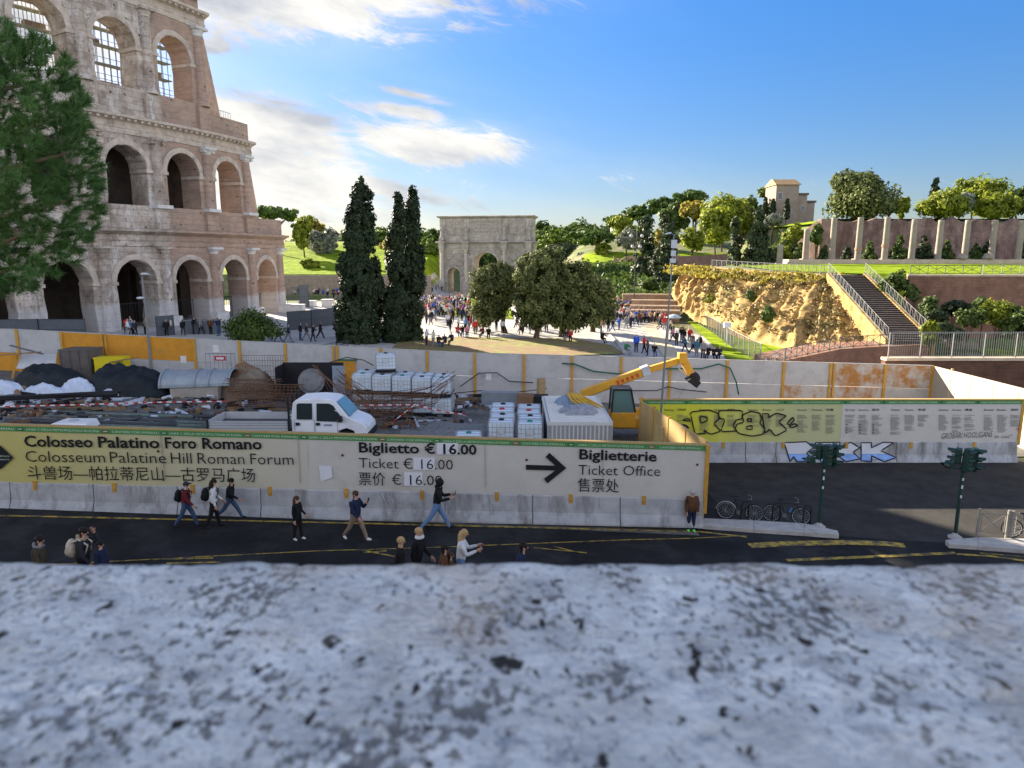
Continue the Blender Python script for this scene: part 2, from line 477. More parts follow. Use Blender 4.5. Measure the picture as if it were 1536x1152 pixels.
def drape(name, poly, m, off, step=3.0, kind='structure', label=None, cat=None):
    """A sheet following the ground inside a polygon of (x, y) points."""
    bm = bmesh.new()
    bm.faces.new([bm.verts.new((x, y, 0)) for x, y in poly])
    xs = [p[0] for p in poly]; ys = [p[1] for p in poly]
    for ax, (lo, hi) in ((0, (min(xs), max(xs))), (1, (min(ys), max(ys)))):
        c = math.floor(lo / step) * step + step
        while c < hi:
            no = Vector((1, 0, 0)) if ax == 0 else Vector((0, 1, 0))
            bmesh.ops.bisect_plane(bm, geom=bm.verts[:] + bm.edges[:] + bm.faces[:], plane_co=no * c, plane_no=no)
            c += step
    for v in bm.verts: v.co.z = Zg(v.co.x, v.co.y) + off
    bmesh.ops.recalc_face_normals(bm, faces=bm.faces)
    me = bpy.data.meshes.new(name); bm.to_mesh(me); bm.free()
    if me.polygons and me.polygons[0].normal.z < 0: me.flip_normals()
    me.materials.append(m)
    o = bpy.data.objects.new(name, me); COL.objects.link(o)
    return tag(o, label, cat, None, kind)
def text_mesh(body, bold=0.0, shear=0.0):
    c = bpy.data.curves.new('lettering', 'FONT'); c.body = body; c.offset = bold; c.resolution_u = 2; c.shear = shear
    o = bpy.data.objects.new('lettering', c); COL.objects.link(o)
    dg = bpy.context.evaluated_depsgraph_get()
    me = bpy.data.meshes.new_from_object(o.evaluated_get(dg))
    bpy.data.objects.remove(o); bpy.data.curves.remove(c)
    return me
def text_on(body, P0, P1, capv, m, parent, bold=0.0, lift=None, name='lettering', shear=0.0):
    """Lettering from baseline point P0 to P1 with cap-height vector capv, pushed off the board by lift."""
    me = text_mesh(body, bold, shear)
    xs = [v.co.x for v in me.vertices]
    x0, x1 = min(xs), max(xs)
    u = (P1 - P0) / (x1 - x0)
    for v in me.vertices: v.co = P0 + u * (v.co.x - x0) + capv * (v.co.y / 0.69) + (lift or Vector((0, 0, 0)))
    me.materials.clear(); me.materials.append(m)
    o = bpy.data.objects.new(name, me); COL.objects.link(o)
    return attach(o, parent)
# ------------------------------------------------------------------ the ground
M_ASPH = mat('asphalt', (0.0165, 0.0165, 0.0175), 0.9, 0.3, 0.7, 0.25, 60, stain=(0.036, 0.036, 0.036), stain_scale=0.5, stain_pos=(0.45, 0.62))
M_ASPH2 = mat('asphalt_worn', (0.040, 0.037, 0.034), 0.9, 0.3, 1.3, 0.3, 50, stain=(0.06, 0.056, 0.05), stain_scale=0.6, stain_pos=(0.5, 0.75))
M_EARTH = mat('earth', (0.19, 0.15, 0.10), 0.95, 0.3, 0.6, 0.4, 12, col2=(0.24, 0.2, 0.13), stain=(0.09, 0.13, 0.03), stain_scale=0.25, stain_pos=(0.36, 0.55))
M_SITE = mat('site_gravel', (0.15, 0.145, 0.135), 0.95, 0.35, 1.2, 0.6, 25, stain=(0.09, 0.08, 0.07), stain_scale=0.4)
M_PAVE = mat('plaza_stone', (0.42, 0.40, 0.365), 0.8, 0.16, 1.6, 0.2, 14, stain=(0.26, 0.25, 0.23), stain_scale=0.3, stain_pos=(0.5, 0.72))
M_SAND = mat('sandy_path', (0.52, 0.43, 0.29), 0.95, 0.15, 1.2, 0.2, 30)
M_GRASS = mat('grass_green', (0.12, 0.19, 0.010), 0.95, 0.35, 0.5, 0.6, 18, spec=0.02, col2=(0.22, 0.29, 0.016), stain=(0.07, 0.11, 0.02), stain_scale=0.22, stain_pos=(0.52, 0.7))
M_DRYGR = mat('dry_grass', (0.20, 0.17, 0.07), 0.95, 0.35, 0.9, 0.6, 18, col2=(0.21, 0.22, 0.06), stain=(0.23, 0.15, 0.085), stain_scale=0.35, stain_pos=(0.42, 0.58))
M_CONC = mat('concrete', (0.40, 0.40, 0.39), 0.85, 0.16, 1.8, 0.2, 30, stain=(0.22, 0.215, 0.2), stain_scale=0.9, stain_pos=(0.52, 0.62))
M_KERB = mat('kerb_stone', (0.42, 0.40, 0.37), 0.85, 0.2, 2.5, 0.3, 30, stain=(0.26, 0.24, 0.22), stain_scale=1.2)
M_YEL = mat('road_paint', (0.42, 0.29, 0.055), 0.8, 0.3, 3.0, stain=(0.085, 0.078, 0.06), stain_scale=3.5, stain_pos=(0.46, 0.58))
M_TRAV = brickmat('wall_travertine', (0.42, 0.38, 0.33), (0.36, 0.33, 0.29), (0.2, 0.18, 0.16), 1, 1.4, 0.6, 0.02, axes='XZ', noise_col=(0.2, 0.18, 0.16))

def build_ground():
    def axis(lo, hi, st, far):
        a = [lo + i * st for i in range(int((hi - lo) / st) + 1)]
        s = st
        while a[-1] < far: s *= 1.5; a.append(a[-1] + s)
        s = st
        while a[0] > -far: s *= 1.5; a.insert(0, a[0] - s)
        return a
    xs = axis(-90, 150, 2.0, 5000)
    ys = [y for y in axis(6, 290, 2.0, 6000) if y > -60]
    V = np.array([(x, y, Zg(x, y)) for y in ys for x in xs])
    n = len(xs)
    i = np.arange(len(ys) - 1)[:, None] * n + np.arange(n - 1)[None, :]
    F = np.stack([i, i + 1, i + n + 1, i + n], axis=2).reshape(-1, 4)
    o = fastmesh('ground', V, F, M_EARTH, smooth=True)
    tag(o, kind='structure')
build_ground()

drape('road', [(-75, 5), (70, 5), (70, 34.4), (6.2, 34.4), (6.9, 24.3), (-60, 23.0), (-75, 23)], M_ASPH, 0.05)
drape('side_street', [tuple(ground(*p)[:2]) for p in ((1062, 792), (1257, 806), (1418, 817), (1536, 819))] + [(40, 25), (40, 34.3), (7.0, 34.3)], M_ASPH2, 0.056)
drape('site_ground', [(-60, 23.1), (6.9, 24.3), (6.3, 34.2), (27.2, 34.8), (29.2, 48.3), (-60, 48.6)], M_SITE, 0.06)
drape('plaza_paving', [(-60, 49.5), (32, 49.5), (30, 62), (24, 72), (22, 90), (20, 112), (12, 128), (-10, 135), (-13, 178), (2, 178), (2, 192), (-24, 192), (-24, 164), (-30, 120), (-60, 100)], M_PAVE, 0.07)
tag(drape('lawn', [tuple(ground(*p)[:2]) for p in ((638, 462), (715, 448), (760, 452), (770, 480), (690, 476), (640, 470))], M_GRASS, 0.16, 2.0, 'stuff'),
    'bright green lawn between the plaza and the triumphal arch', 'grass')
tag(drape('lawn', [(-70, 168.5), (-19, 168.5), (-19, 255), (-120, 255), (-120, 168.5)], M_GRASS, 0.12, 2.0, 'stuff'),
    'sunny green slope behind the low wall near the cypresses', 'grass')
ISL = [tuple(ground(*p)[:2]) for p in ((585, 528), (600, 512), (690, 507), (860, 510), (918, 520), (936, 533), (800, 538), (640, 536))]
drape('tree_island', ISL, M_DRYGR, 0.16, 2.0)
tag(drape('lawn', [tuple(ground(*p)[:2]) for p in ((1028, 480), (1055, 485), (1110, 495), (1160, 512), (1190, 520), (1150, 548), (1090, 540))], M_GRASS, 0.15, 2.0, 'stuff'),
    'strip of bright grass at the foot of the tufa cliff', 'grass')
drape('sandy_path', [tuple(ground(*p)[:2]) for p in ((962, 492), (990, 476), (1004, 480), (985, 495), (1010, 522), (1030, 545), (1000, 545), (985, 520))], M_SAND, 0.12, 2.0)
tag(drape('lawn', [(40.5, 80), (46, 77), (140, 72.5), (140, 124), (50, 126), (36, 112), (34, 92)], M_GRASS, 0.14, 2.0, 'stuff'),
    'green lawn on the temple platform below the columns', 'grass')
tag(drape('lawn', [(30, 150), (60, 142), (60, 196), (20, 200), (14, 150), (12, 132)], M_GRASS, 0.14, 2.0, 'stuff'),
    'grassy hillside below the umbrella pines', 'grass')
tag(drape('lawn', [(63, 142.2), (150, 142.2), (150, 180), (63, 180)], M_GRASS, 0.1, 2.0, 'stuff'),
    'grass along the top of the long ruined wall', 'grass')
tag(drape('lawn', [(33, 53), (120, 53), (120, 72), (48, 72), (44, 62)], M_GRASS, 0.12, 2.0, 'stuff'),
    'grass behind the iron railing below the brick terrace wall', 'grass')

def marking(pts, wd, off=0.012):
    """A painted line through pixels of the road, lying on it."""
    g = [ground(*p) for p in pts]; mb = MB(); rows = []
    q = []
    for a, b in zip(g, g[1:]):
        k = max(1, int((b - a).length / 2.0))
        q += [a.lerp(b, i / k) for i in range(k)]
    q.append(g[-1])
    for i, p in enumerate(q):
        t = (q[min(i + 1, len(q) - 1)] - q[max(i - 1, 0)]); t.z = 0; t.normalize()
        s = Vector((-t.y, t.x, 0)) * wd / 2
        a, b = p + s, p - s
        for w in (a, b): w.z = Zg(w.x, w.y) + 0.055 + off
        rows.append([a, b])
    return mb.sheet(rows)
mk = MB()
for pts, wd in (([(-120, 771), (0, 776), (520, 787), (1050, 800), (1120, 808)], 0.13), ([(60, 851), (300, 838), (480, 829), (618, 825), (948, 812), (1120, 806)], 0.06),
                ([(538, 827), (595, 838)], 0.10), ([(545, 832), (580, 829)], 0.08),
                ([(800, 824), (880, 832)], 0.07), ([(830, 822), (862, 830)], 0.07), ([(230, 842), (320, 840)], 0.09), ([(250, 848), (330, 846)], 0.09),
                ([(1124, 821), (1180, 818), (1272, 816), (1330, 818), (1357, 821)], 0.42), ([(1180, 843), (1300, 838), (1433, 832)], 0.20),
                ([(1433, 834), (1480, 836), (1545, 845)], 0.16), ([(1470, 832), (1545, 839)], 0.07)):
    q = marking(pts, wd); mk.add(q.v, q.f)
tag(mk.build('road_markings', M_YEL), kind='structure')

def kerb(name, top_px, low_px, label, h=0.16):
    """A stone kerb between two edges picked out on the road."""
    mb = MB()
    A = [ground(*p) for p in top_px]; B = [ground(*p) for p in low_px]
    base = -0.05
    for i in range(len(A) - 1):
        p = [A[i], A[i + 1], B[i + 1], B[i]]
        lo = [Vector((v.x, v.y, Zg(v.x, v.y) + base)) for v in p]
        hi = [Vector((v.x, v.y, Zg(v.x, v.y) + 0.06 + h)) for v in p]
        mb.hexa([lo[3], lo[2], lo[1], lo[0], hi[3], hi[2], hi[1], hi[0]])
    o = mb.build(name, M_KERB, bevel=0.03)
    tag(o, label, 'kerb'); return o
kerb('stone_kerb', [(1056, 785), (1130, 788), (1207, 793), (1256, 804)], [(1046, 795), (1130, 801), (1205, 806), (1258, 810)], 'pale stone kerb tapering to a point beside the parked bicycles')
kerb('stone_kerb', [(1417, 818), (1466, 814), (1560, 817)], [(1423, 824), (1466, 827), (1560, 834)], 'pale stone kerb under the metal pedestrian barrier')

# ------------------------------------------------------------------ the parapet the camera looks over
def build_parapet():
    M = mat('parapet_travertine', (0.50, 0.505, 0.48), 0.9, 0.22, 9.0, 0.5, 90, col2=(0.63, 0.64, 0.61), stain=(0.36, 0.37, 0.37), stain_scale=26, stain_pos=(0.52, 0.66), detail=8)
    nt = M.node_tree; N, L = nt.nodes, nt.links; b = N['Principled BSDF']
    src = b.inputs['Base Color'].links[0].from_socket
    tc = N.new('ShaderNodeTexCoord')
    mp = N.new('ShaderNodeMapping'); mp.inputs['Scale'].default_value = (1.0, 0.66, 1.0); L.new(tc.outputs['Object'], mp.inputs[0])
    n1 = N.new('ShaderNodeTexNoise'); n1.inputs['Scale'].default_value = 85; n1.inputs['Detail'].default_value = 4; n1.inputs['Roughness'].default_value = 0.6
    L.new(mp.outputs[0], n1.inputs['Vector'])
    n2 = N.new('ShaderNodeTexNoise'); n2.inputs['Scale'].default_value = 7.0; n2.inputs['Detail'].default_value = 5
    L.new(mp.outputs[0], n2.inputs['Vector'])
    mu = N.new('ShaderNodeMath'); mu.operation = 'MULTIPLY_ADD'; mu.inputs[1].default_value = 0.75
    L.new(n2.outputs['Fac'], mu.inputs[0]); L.new(n1.outputs['Fac'], mu.inputs[2])
    rp = N.new('ShaderNodeValToRGB'); rp.color_ramp.elements[0].position = 0.92; rp.color_ramp.elements[1].position = 1.0
    L.new(mu.outputs[0], rp.inputs[0])
    mx = N.new('ShaderNodeMixRGB'); mx.inputs[2].default_value = (0.035, 0.032, 0.03, 1)
    L.new(rp.outputs[0], mx.inputs[0]); L.new(src, mx.inputs[1])
    n5 = N.new('ShaderNodeTexNoise'); n5.inputs['Scale'].default_value = 44; n5.inputs['Detail'].default_value = 3; L.new(mp.outputs[0], n5.inputs['Vector'])
    r5 = N.new('ShaderNodeValToRGB'); r5.color_ramp.elements[0].position = 0.645; r5.color_ramp.elements[1].position = 0.69; L.new(n5.outputs['Fac'], r5.inputs[0])
    rp.color_ramp.elements[1].color = (0.72, 0.72, 0.72, 1)
    m5 = N.new('ShaderNodeMath'); m5.operation = 'MAXIMUM'; L.new(rp.outputs[0], m5.inputs[0]); L.new(r5.outputs[0], m5.inputs[1]); L.new(m5.outputs[0], mx.inputs[0])
    n3 = N.new('ShaderNodeTexNoise'); n3.inputs['Scale'].default_value = 4.0; n3.inputs['Detail'].default_value = 4
    mp3 = N.new('ShaderNodeMapping'); mp3.inputs['Location'].default_value = (3, 3, 3); L.new(tc.outputs['Object'], mp3.inputs[0]); L.new(mp3.outputs[0], n3.inputs['Vector'])
    r3 = N.new('ShaderNodeValToRGB'); r3.color_ramp.elements[0].position = 0.55; r3.color_ramp.elements[1].position = 0.72
    r3.color_ramp.elements[1].color = (0.5, 0.5, 0.5, 1)
    L.new(n3.outputs['Fac'], r3.inputs[0])
    m3 = N.new('ShaderNodeMixRGB'); m3.inputs[2].default_value = (0.50, 0.40, 0.29, 1)
    L.new(r3.outputs[0], m3.inputs[0]); L.new(mx.outputs[0], m3.inputs[1])
    L.new(m3.outputs[0], b.inputs['Base Color'])
    top = at(768, 836, 1.0).z
    x0, x1, y0, y1 = -1.6, 1.6, 0.36, 1.0
    nx, ny = 420, 100
    rows = []
    for j in range(ny + 8):
        row = []
        for i in range(nx + 1):
            x = x0 + (x1 - x0) * i / nx
            t = min(j, ny) / ny
            y = y0 + (y1 - y0) * t
            n = noise.fractal(Vector((x * 9, y * 14, 0)), 1.0, 2.1, 5) * 0.0035
            pit = max(0, noise.noise(Vector((x * 48, y * 34, 3.3))) + 0.6 * noise.noise(Vector((x * 8, y * 8, 8))) - 0.5) * 0.03
            edge = max(0, (y - 0.955) / 0.045)
            z = top + n - pit - 0.012 * edge * edge + 0.004 * noise.noise(Vector((x * 2.2, 4, 0)))
            yy = y + 0.010 * noise.fractal(Vector((x * 12, 1.5, 0)), 1.0, 2.0, 4) * t
            if j > ny:
                k = j - ny
                z -= 0.012 + 0.05 * k * k / 8 * 0.5; yy += 0.006 * math.sin(min(k, 3) / 3 * 1.57)
            row.append((x, yy, z))
        rows.append(row)
    V = np.array([p for r in rows for p in r]); n = nx + 1
    i = np.arange(len(rows) - 1)[:, None] * n + np.arange(n - 1)[None, :]
    F = np.stack([i, i + 1, i + n + 1, i + n], axis=2).reshape(-1, 4)
    t = thing('parapet_wall', 'rough pitted travertine parapet at the edge of the terrace', 'parapet', (0, 0.7, 7.9))
    fastmesh('coping', V, F, M, t, True)
    mb = MB(); mb.box(-9, -1.62, 0.36, 1.0, 8.8, top - 0.01); mb.box(1.62, 9, 0.36, 1.0, 8.8, top - 0.01); mb.box(-1.62, 1.62, 0.37, 0.97, 8.8, top - 0.06)
    mb.build('coping_block', M, t, bevel=0.02)
    mb = MB(); mb.box(-30, 30, 0.40, 0.95, -1.2, 8.79); mb.build('retaining_face', M_TRAV, t)
build_parapet()
tag(MB().box(-30, 30, -8, 0.39, 7.6, 7.9).build('terrace', M_PAVE), kind='structure')
# ------------------------------------------------------------------ hoardings round the building site
M_POST = mat('hoarding_yellow', (0.50, 0.27, 0.045), 0.6, 0.15, 3, stain=(0.34, 0.2, 0.06), stain_scale=4)
M_OCHRE = mat('hoarding_ochre', (0.56, 0.25, 0.03), 0.65, 0.12, 1.5, stain=(0.38, 0.22, 0.06), stain_scale=1.2)
M_GREYP = mat('hoarding_grey', (0.44, 0.435, 0.42), 0.7, 0.07, 1.2, stain=(0.34, 0.33, 0.315), stain_scale=0.8, stain_pos=(0.5, 0.7))
M_RUSTP = mat('hoarding_rust', (0.45, 0.43, 0.39), 0.8, 0.08, 1.2, stain=(0.36, 0.17, 0.05), stain_scale=0.9, stain_pos=(0.42, 0.58))
M_CREAM = mat('hoarding_cream', (0.40, 0.35, 0.265), 0.7, 0.06, 1.5)
M_TAN = mat('hoarding_tan', (0.42, 0.29, 0.12), 0.75, 0.1, 1.5, stain=(0.33, 0.24, 0.12), stain_scale=1)
M_GREEN = mat('banner_green', (0.075, 0.24, 0.075), 0.6, 0.1, 2)
M_BAN = mat('banner_cloth', (0.53, 0.505, 0.455), 0.65, 0.06, 1.0, 0.15, 3, stain=(0.43, 0.40, 0.33), stain_scale=0.5)
M_BANY = mat('banner_cloth_yellow', (0.44, 0.40, 0.17), 0.65, 0.08, 0.8, 0.15, 3, stain=(0.42, 0.37, 0.13), stain_scale=0.3)
M_BANL = mat('banner_cloth_lime', (0.58, 0.57, 0.06), 0.65, 0.06, 1.0, 0.1, 3)
M_BANP = mat('banner_cloth_pale', (0.47, 0.47, 0.25), 0.65, 0.07, 1.0, 0.1, 3)
M_INK = mat('black_ink', (0.016, 0.017, 0.02), 0.6, 0.05)
M_GINK = mat('grey_ink', (0.19, 0.185, 0.17), 0.7, 0.05)
M_WINK = mat('white_ink', (0.55, 0.66, 0.50), 0.6, 0.05)
M_PATCH = mat('price_sticker', (0.66, 0.67, 0.70), 0.5, 0.04)
M_SPRAY = mat('black_spray', (0.02, 0.02, 0.022), 0.5, 0.1)
M_SILV = mat('silver_spray', (0.62, 0.63, 0.66), 0.45, 0.06, 2)
M_BLUES = mat('blue_spray', (0.22, 0.36, 0.66), 0.6, 0.2, 2)
Zu = Vector((0, 0, 1))

def fade(name, c1, c2, x0, x1):
    m = mat(name, c1, 0.65, 0.06, 1.0, 0.15, 3); nt = m.node_tree; N, L = nt.nodes, nt.links; b = N['Principled BSDF']; src = b.inputs['Base Color'].links[0].from_socket
    tc = N.new('ShaderNodeTexCoord'); sp = N.new('ShaderNodeSeparateXYZ'); L.new(tc.outputs['Object'], sp.inputs[0]); mr = N.new('ShaderNodeMapRange'); mr.inputs[1].default_value = x0; mr.inputs[2].default_value = x1; L.new(sp.outputs['X'], mr.inputs[0])
    mx = N.new('ShaderNodeMixRGB'); mx.inputs[2].default_value = (*c2, 1); L.new(mr.outputs[0], mx.inputs[0]); L.new(src, mx.inputs[1]); L.new(mx.outputs[0], b.inputs['Base Color']); return m
M_FADE1 = fade('banner_cloth_fading', (0.47, 0.42, 0.15), (0.53, 0.505, 0.455), -11.5, -0.5)
M_FADE2 = fade('banner_cloth_lime_fading', (0.60, 0.58, 0.05), (0.47, 0.47, 0.25), -7.0, -1.5)
FA = Vector((-18.3, 23.75, 0.0)); FB = Vector((7.12, 24.95, 0.0))     # foot line of the front hoarding
FLEFT = FA - (FB - FA) * 0.16
def zf(x): return -0.41 + (0.66 + 0.41) * (7.12 - x) / 25.42            # height of its foot
FN = Vector(((FB - FA).y, -(FB - FA).x, 0)).normalized()             # towards the street
FU = (FB - FA).normalized()
FUS = Vector((FU.x, FU.y, -1.07 / 25.42 * FU.x))                        # along, with the fall of the street
def fpt(s, h, off=0.0):
    """Point s metres along the front hoarding from FA, h above its foot, off towards the street."""
    p = FA + FU * s + FN * off; return Vector((p.x, p.y, zf((FA + FU * s).x) + h))
def fpx(px, py, off=0.16): return on_plane(px, py, FA + FN * off, FN)
def barrier_mesh(mb, P, u, n, L, h=1.06):
    prof = [(-0.30, 0), (-0.30, 0.08), (-0.24, 0.22), (-0.13, 0.42), (-0.09, h - 0.03), (-0.06, h), (0.06, h), (0.09, h - 0.03), (0.13, 0.42), (0.24, 0.22), (0.30, 0.08), (0.30, 0)]
    a = [P + n * d + Zu * z for d, z in prof]; b = [p + u * L for p in a]
    k = len(prof)
    mb.add(a + b, [tuple(range(k - 1, -1, -1)), tuple(range(k, 2 * k))] + [(i, (i + 1) % k, k + (i + 1) % k, k + i) for i in range(k)])
M_BARR = mat('barrier_concrete', (0.36, 0.36, 0.36), 0.85, 0.14, 1.6, 0.25, 30, col2=(0.42, 0.425, 0.43), stain=(0.19, 0.18, 0.165), stain_scale=1.3, stain_pos=(0.50, 0.66), stain_vec=(1, 1, 0.22))
def wavy(P00, P10, h0, h1, off_fn, nx=60, ny=5):
    rows = []
    for j in range(ny + 1):
        rows.append([P00.lerp(P10, i / nx) + Zu * (h0 + (h1 - h0) * j / ny) + off_fn(i / nx, j / ny) for i in range(nx + 1)])
    return rows

def front_hoarding():
    total = (FB - FA).length
    t = thing('site_hoarding', 'long front hoarding with ticket price banner facing the street', 'hoarding', fpt(total / 2, 0))
    s0 = -5.0
    mb = MB(); a, b = fpt(s0, 1.07, -0.05), fpt(total, 1.07, -0.05)
    mb.add([a, b, b + Zu * 2.02, a + Zu * 2.02, a + FN * 0.1, b + FN * 0.1, b + FN * 0.1 + Zu * 2.02, a + FN * 0.1 + Zu * 2.02], [(0, 1, 2, 3), (7, 6, 5, 4), (3, 2, 6, 7), (0, 4, 5, 1), (1, 5, 6, 2), (0, 3, 7, 4)])
    mb.build('board', M_TAN, t)
    mb = MB(); a, b = fpt(s0, 3.11, -0.09), fpt(total, 3.11, -0.09)
    mb.obox((a + b) / 2 + FN * 0.09, (b - a) / 2, FN * 0.10, Zu * 0.025); mb.build('top_rail', M_TAN, t)
    k = 0; s = -4.0
    while s < total - 0.5:
        mb = MB(); p = fpt(s, 0.78, 0.115); mb.obox(p + Zu * 0.16, FU * 0.07, FN * 0.02, Zu * 0.17); mb.obox(p + Zu * 0.12 + FN * 0.03, FU * 0.035, FN * 0.012, Zu * 0.06)
        mb.build('post_foot', M_POST, t); s += 2.72
    mb = MB(); mb.obox(fpt(total + 0.06, 1.80, 0.02), FU * 0.07, FN * 0.12, Zu * 1.31); mb.build('end_post', M_POST, t)
    # the two cloths
    def off(u, v): return FN * (0.075 + 0.012 * math.sin(u * 71) * (1 - v) + 0.008 * math.sin(u * 23 + v * 6))
    sp = (fpx(462, 700) - FA).dot(FU)
    for x0, x1, m, lab in ((s0, sp, M_FADE1, 'yellowish faded banner cloth'), (sp, total, M_BAN, 'off-white banner cloth')):
        mb = MB(); mb.sheet(wavy(fpt(x0, 0, 0), fpt(x1, 0, 0), 1.03, 2.9, off, 90, 6)); mb.build('banner', m, t, True, label=lab)
    mb = MB(); mb.sheet(wavy(fpt(s0, 0, 0), fpt(total, 0, 0), 2.9, 3.08, lambda u, v: FN * 0.10, 40, 1)); mb.build('green_header', M_GREEN, t)
    lift = FN * 0.0
    L = lambda body, x0, yb0, x1, yb1, yt, m, bold=0.0, off=0.125: text_on(body, fpx(x0, yb0, off), fpx(x1, yb1, off), Zu * (fpx(x0, yt, off) - fpx(x0, yb0, off)).z, m, t, bold)
    for w, x0, x1 in (('Colosseo', 36.9, 139.7), ('Palatino', 147.8, 239.7), ('Foro', 248, 295), ('Romano', 303.8, 393)):
        y = lambda x: 669.6 + (x - 36) * 0.0123
        L(w, x0, y(x0), x1, y(x1), y(x0) - 16.1, M_INK, 0.022)
    for w, x0, x1 in (('Colosseum', 39, 157.8), ('Palatine', 165.6, 249.4), ('Hill', 256.9, 288), ('Roman', 296.9, 367), ('Forum', 376, 440.6)):
        y = lambda x: 692.5 + (x - 39) * 0.0117
        L(w, x0, y(x0), x1, y(x1), y(x0) - 16.5, M_INK, -0.006)
    L('斗兽场—帕拉蒂尼山—古罗马广场', 42, 717.5, 383, 721.5, 701.5, M_INK, 0.0)
    L('Biglietto', 538.6, 678.3, 629, 680, 663.5, M_INK, 0.022)
    L('€ 16.00', 637, 680, 715, 682, 665.5, M_INK, 0.022)
    L('Ticket', 538.6, 701.5, 598, 703, 686.5, M_INK, -0.006)
    L('€ 16.00', 605, 703, 679.4, 704.5, 688, M_INK, -0.006)
    L('票价', 538.6, 726, 578, 727, 711, M_INK, 0.0)
    L('€ 16.00', 588, 727, 663, 728, 712, M_INK, -0.006)
    L('Biglietterie', 869, 688.5, 985, 692, 673.8, M_INK, 0.022)
    L('Ticket Office', 867.5, 712, 990, 714, 697, M_INK, -0.006)
    L('售票处', 866.7, 735.5, 928, 737.5, 720, M_INK, 0.0)
    for x0, x1, y0, y1 in ((655, 687, 664, 681), (620, 652, 686, 704), (606, 634, 708, 728)):
        a, b, c, d = fpx(x0, y1 + 0.5, 0.112), fpx(x1, y1 + 1.2, 0.112), fpx(x1, y0 + 0.8, 0.112), fpx(x0, y0, 0.112)
        MB().add([a, b, c, d], [(0, 1, 2, 3)]).build('price_sticker', M_PATCH, t)
    def flat(name, pts, m, off=0.125, th=0.006):
        p = [fpx(x, y, off) for x, y in pts]; q = [v + FN * th for v in p]; n = len(p)
        return MB().add(p + q, [tuple(range(n)), tuple(range(2 * n - 1, n - 1, -1))] + [(i, (i + 1) % n, n + (i + 1) % n, n + i) for i in range(n)]).build(name, m, t)
    flat('arrow', [(789, 697), (833, 698.5), (818.5, 685.5), (824, 679), (849.5, 702), (821, 725), (816, 718), (833, 705.5), (789, 704.5)], M_INK)
    flat('arrow', [(-22, 666), (0, 668), (20, 686.5), (0, 704), (-22, 702)], M_INK)
    for j, (tx, y) in enumerate((('INGRESSO', 683), ('ENTRANCE', 688))):
        L(tx, -14, y + 2, 14, y + 2.4, y, M_WINK, off=0.134)
    # lettering of the header, repeated along the fence as printed
    for x0, x1, tx in ((-62, 20, 'CANTIERE FORI IMPERIALI'), (39, 148, 'LINEA C DELLA METROPOLITANA DI ROMA'), (167, 237, 'CANTIERE FORI IMPERIALI'), (253, 361, 'LINEA C DELLA METROPOLITANA DI ROMA'),
                       (377, 446, 'CANTIERE FORI IMPERIALI'), (463, 565, 'LINEA C DELLA METROPOLITANA DI ROMA'), (580, 646, 'CANTIERE FORI IMPERIALI'), (664, 764, 'LINEA C DELLA METROPOLITANA DI ROMA'),
                       (783, 847, 'CANTIERE FORI IMPERIALI'), (868, 967, 'LINEA C DELLA METROPOLITANA DI ROMA'), (991, 1053, 'CANTIERE FORI IMPERIALI')):
        a = fpx(x0, 640, 0.118); b = fpx(x1, 640, 0.118)
        sa, sb = (a - FA).dot(FU), (b - FA).dot(FU)
        text_on(tx, fpt(sa, 2.952, 0.118), fpt(sb, 2.952, 0.118), Zu * 0.075, M_WINK, t, 0.0)
    for i, x in enumerate((29, 157, 245, 370, 455, 573, 655, 774, 857, 979)):
        s = (fpx(x, 640, 0.118) - FA).dot(FU)
        MB().obox(fpt(s, 2.99, 0.112), FU * 0.11, FN * 0.004, FUS.cross(FU).normalized() * 0 + Zu * 0.055).build('emblem', (mat('emblem_green', (0.03, 0.13, 0.05)) if i % 2 == 0 else mat('emblem_maroon', (0.2, 0.10, 0.06))), t)
        MB().obox(fpt(s, 2.99, 0.118), FU * 0.07, FN * 0.003, Zu * 0.012).build('emblem_bar', M_WINK, t)
    for x, y in ((237, 677), (513.7, 683), (790, 690), (1046, 697)):
        mb = MB(); p = fpx(x, y, 0.10); mb.lathe(p, [(0.0, 0.03), (0.035, 0.025), (0.05, 0.0)], 10, axis=FN); mb.build('fixing_eyelet', mat('rusty_steel', (0.12, 0.045, 0.02), 0.8, 0.4, 20), t)
    # a mended tear of brighter cloth, seams
    flat('cloth_mend', [(478, 698), (497, 699), (499, 716), (481, 722)], M_PATCH, 0.108, 0.004)
    for x in (243, 448, 728, 905):
        s = (fpx(x, 690) - FA).dot(FU)
        MB().obox(fpt(s, 2.1, 0.10), FU * 0.012, FN * 0.008, Zu * 0.8).build('cloth_seam', mat('seam_cloth', (0.40, 0.37, 0.28)), t)
front_hoarding()
BAR_LABELS = ['concrete barrier at the near end of the ticket banner beside the black arrowhead', 'grey weathered concrete barrier under the word Colosseo', 'concrete barrier under the word Palatino with pale whitewashed patches',
              'concrete barrier under the word Foro behind the maroon jacket walker', 'concrete barrier under the end of the Romano line', 'concrete barrier between the two banner texts behind the navy jacket man',
              'stained concrete barrier under the ticket prices with scribbled tag', 'concrete barrier below the blank cloth before the big arrow', 'concrete barrier under the big black arrow', 'pale concrete barrier under the Ticket Office lettering']
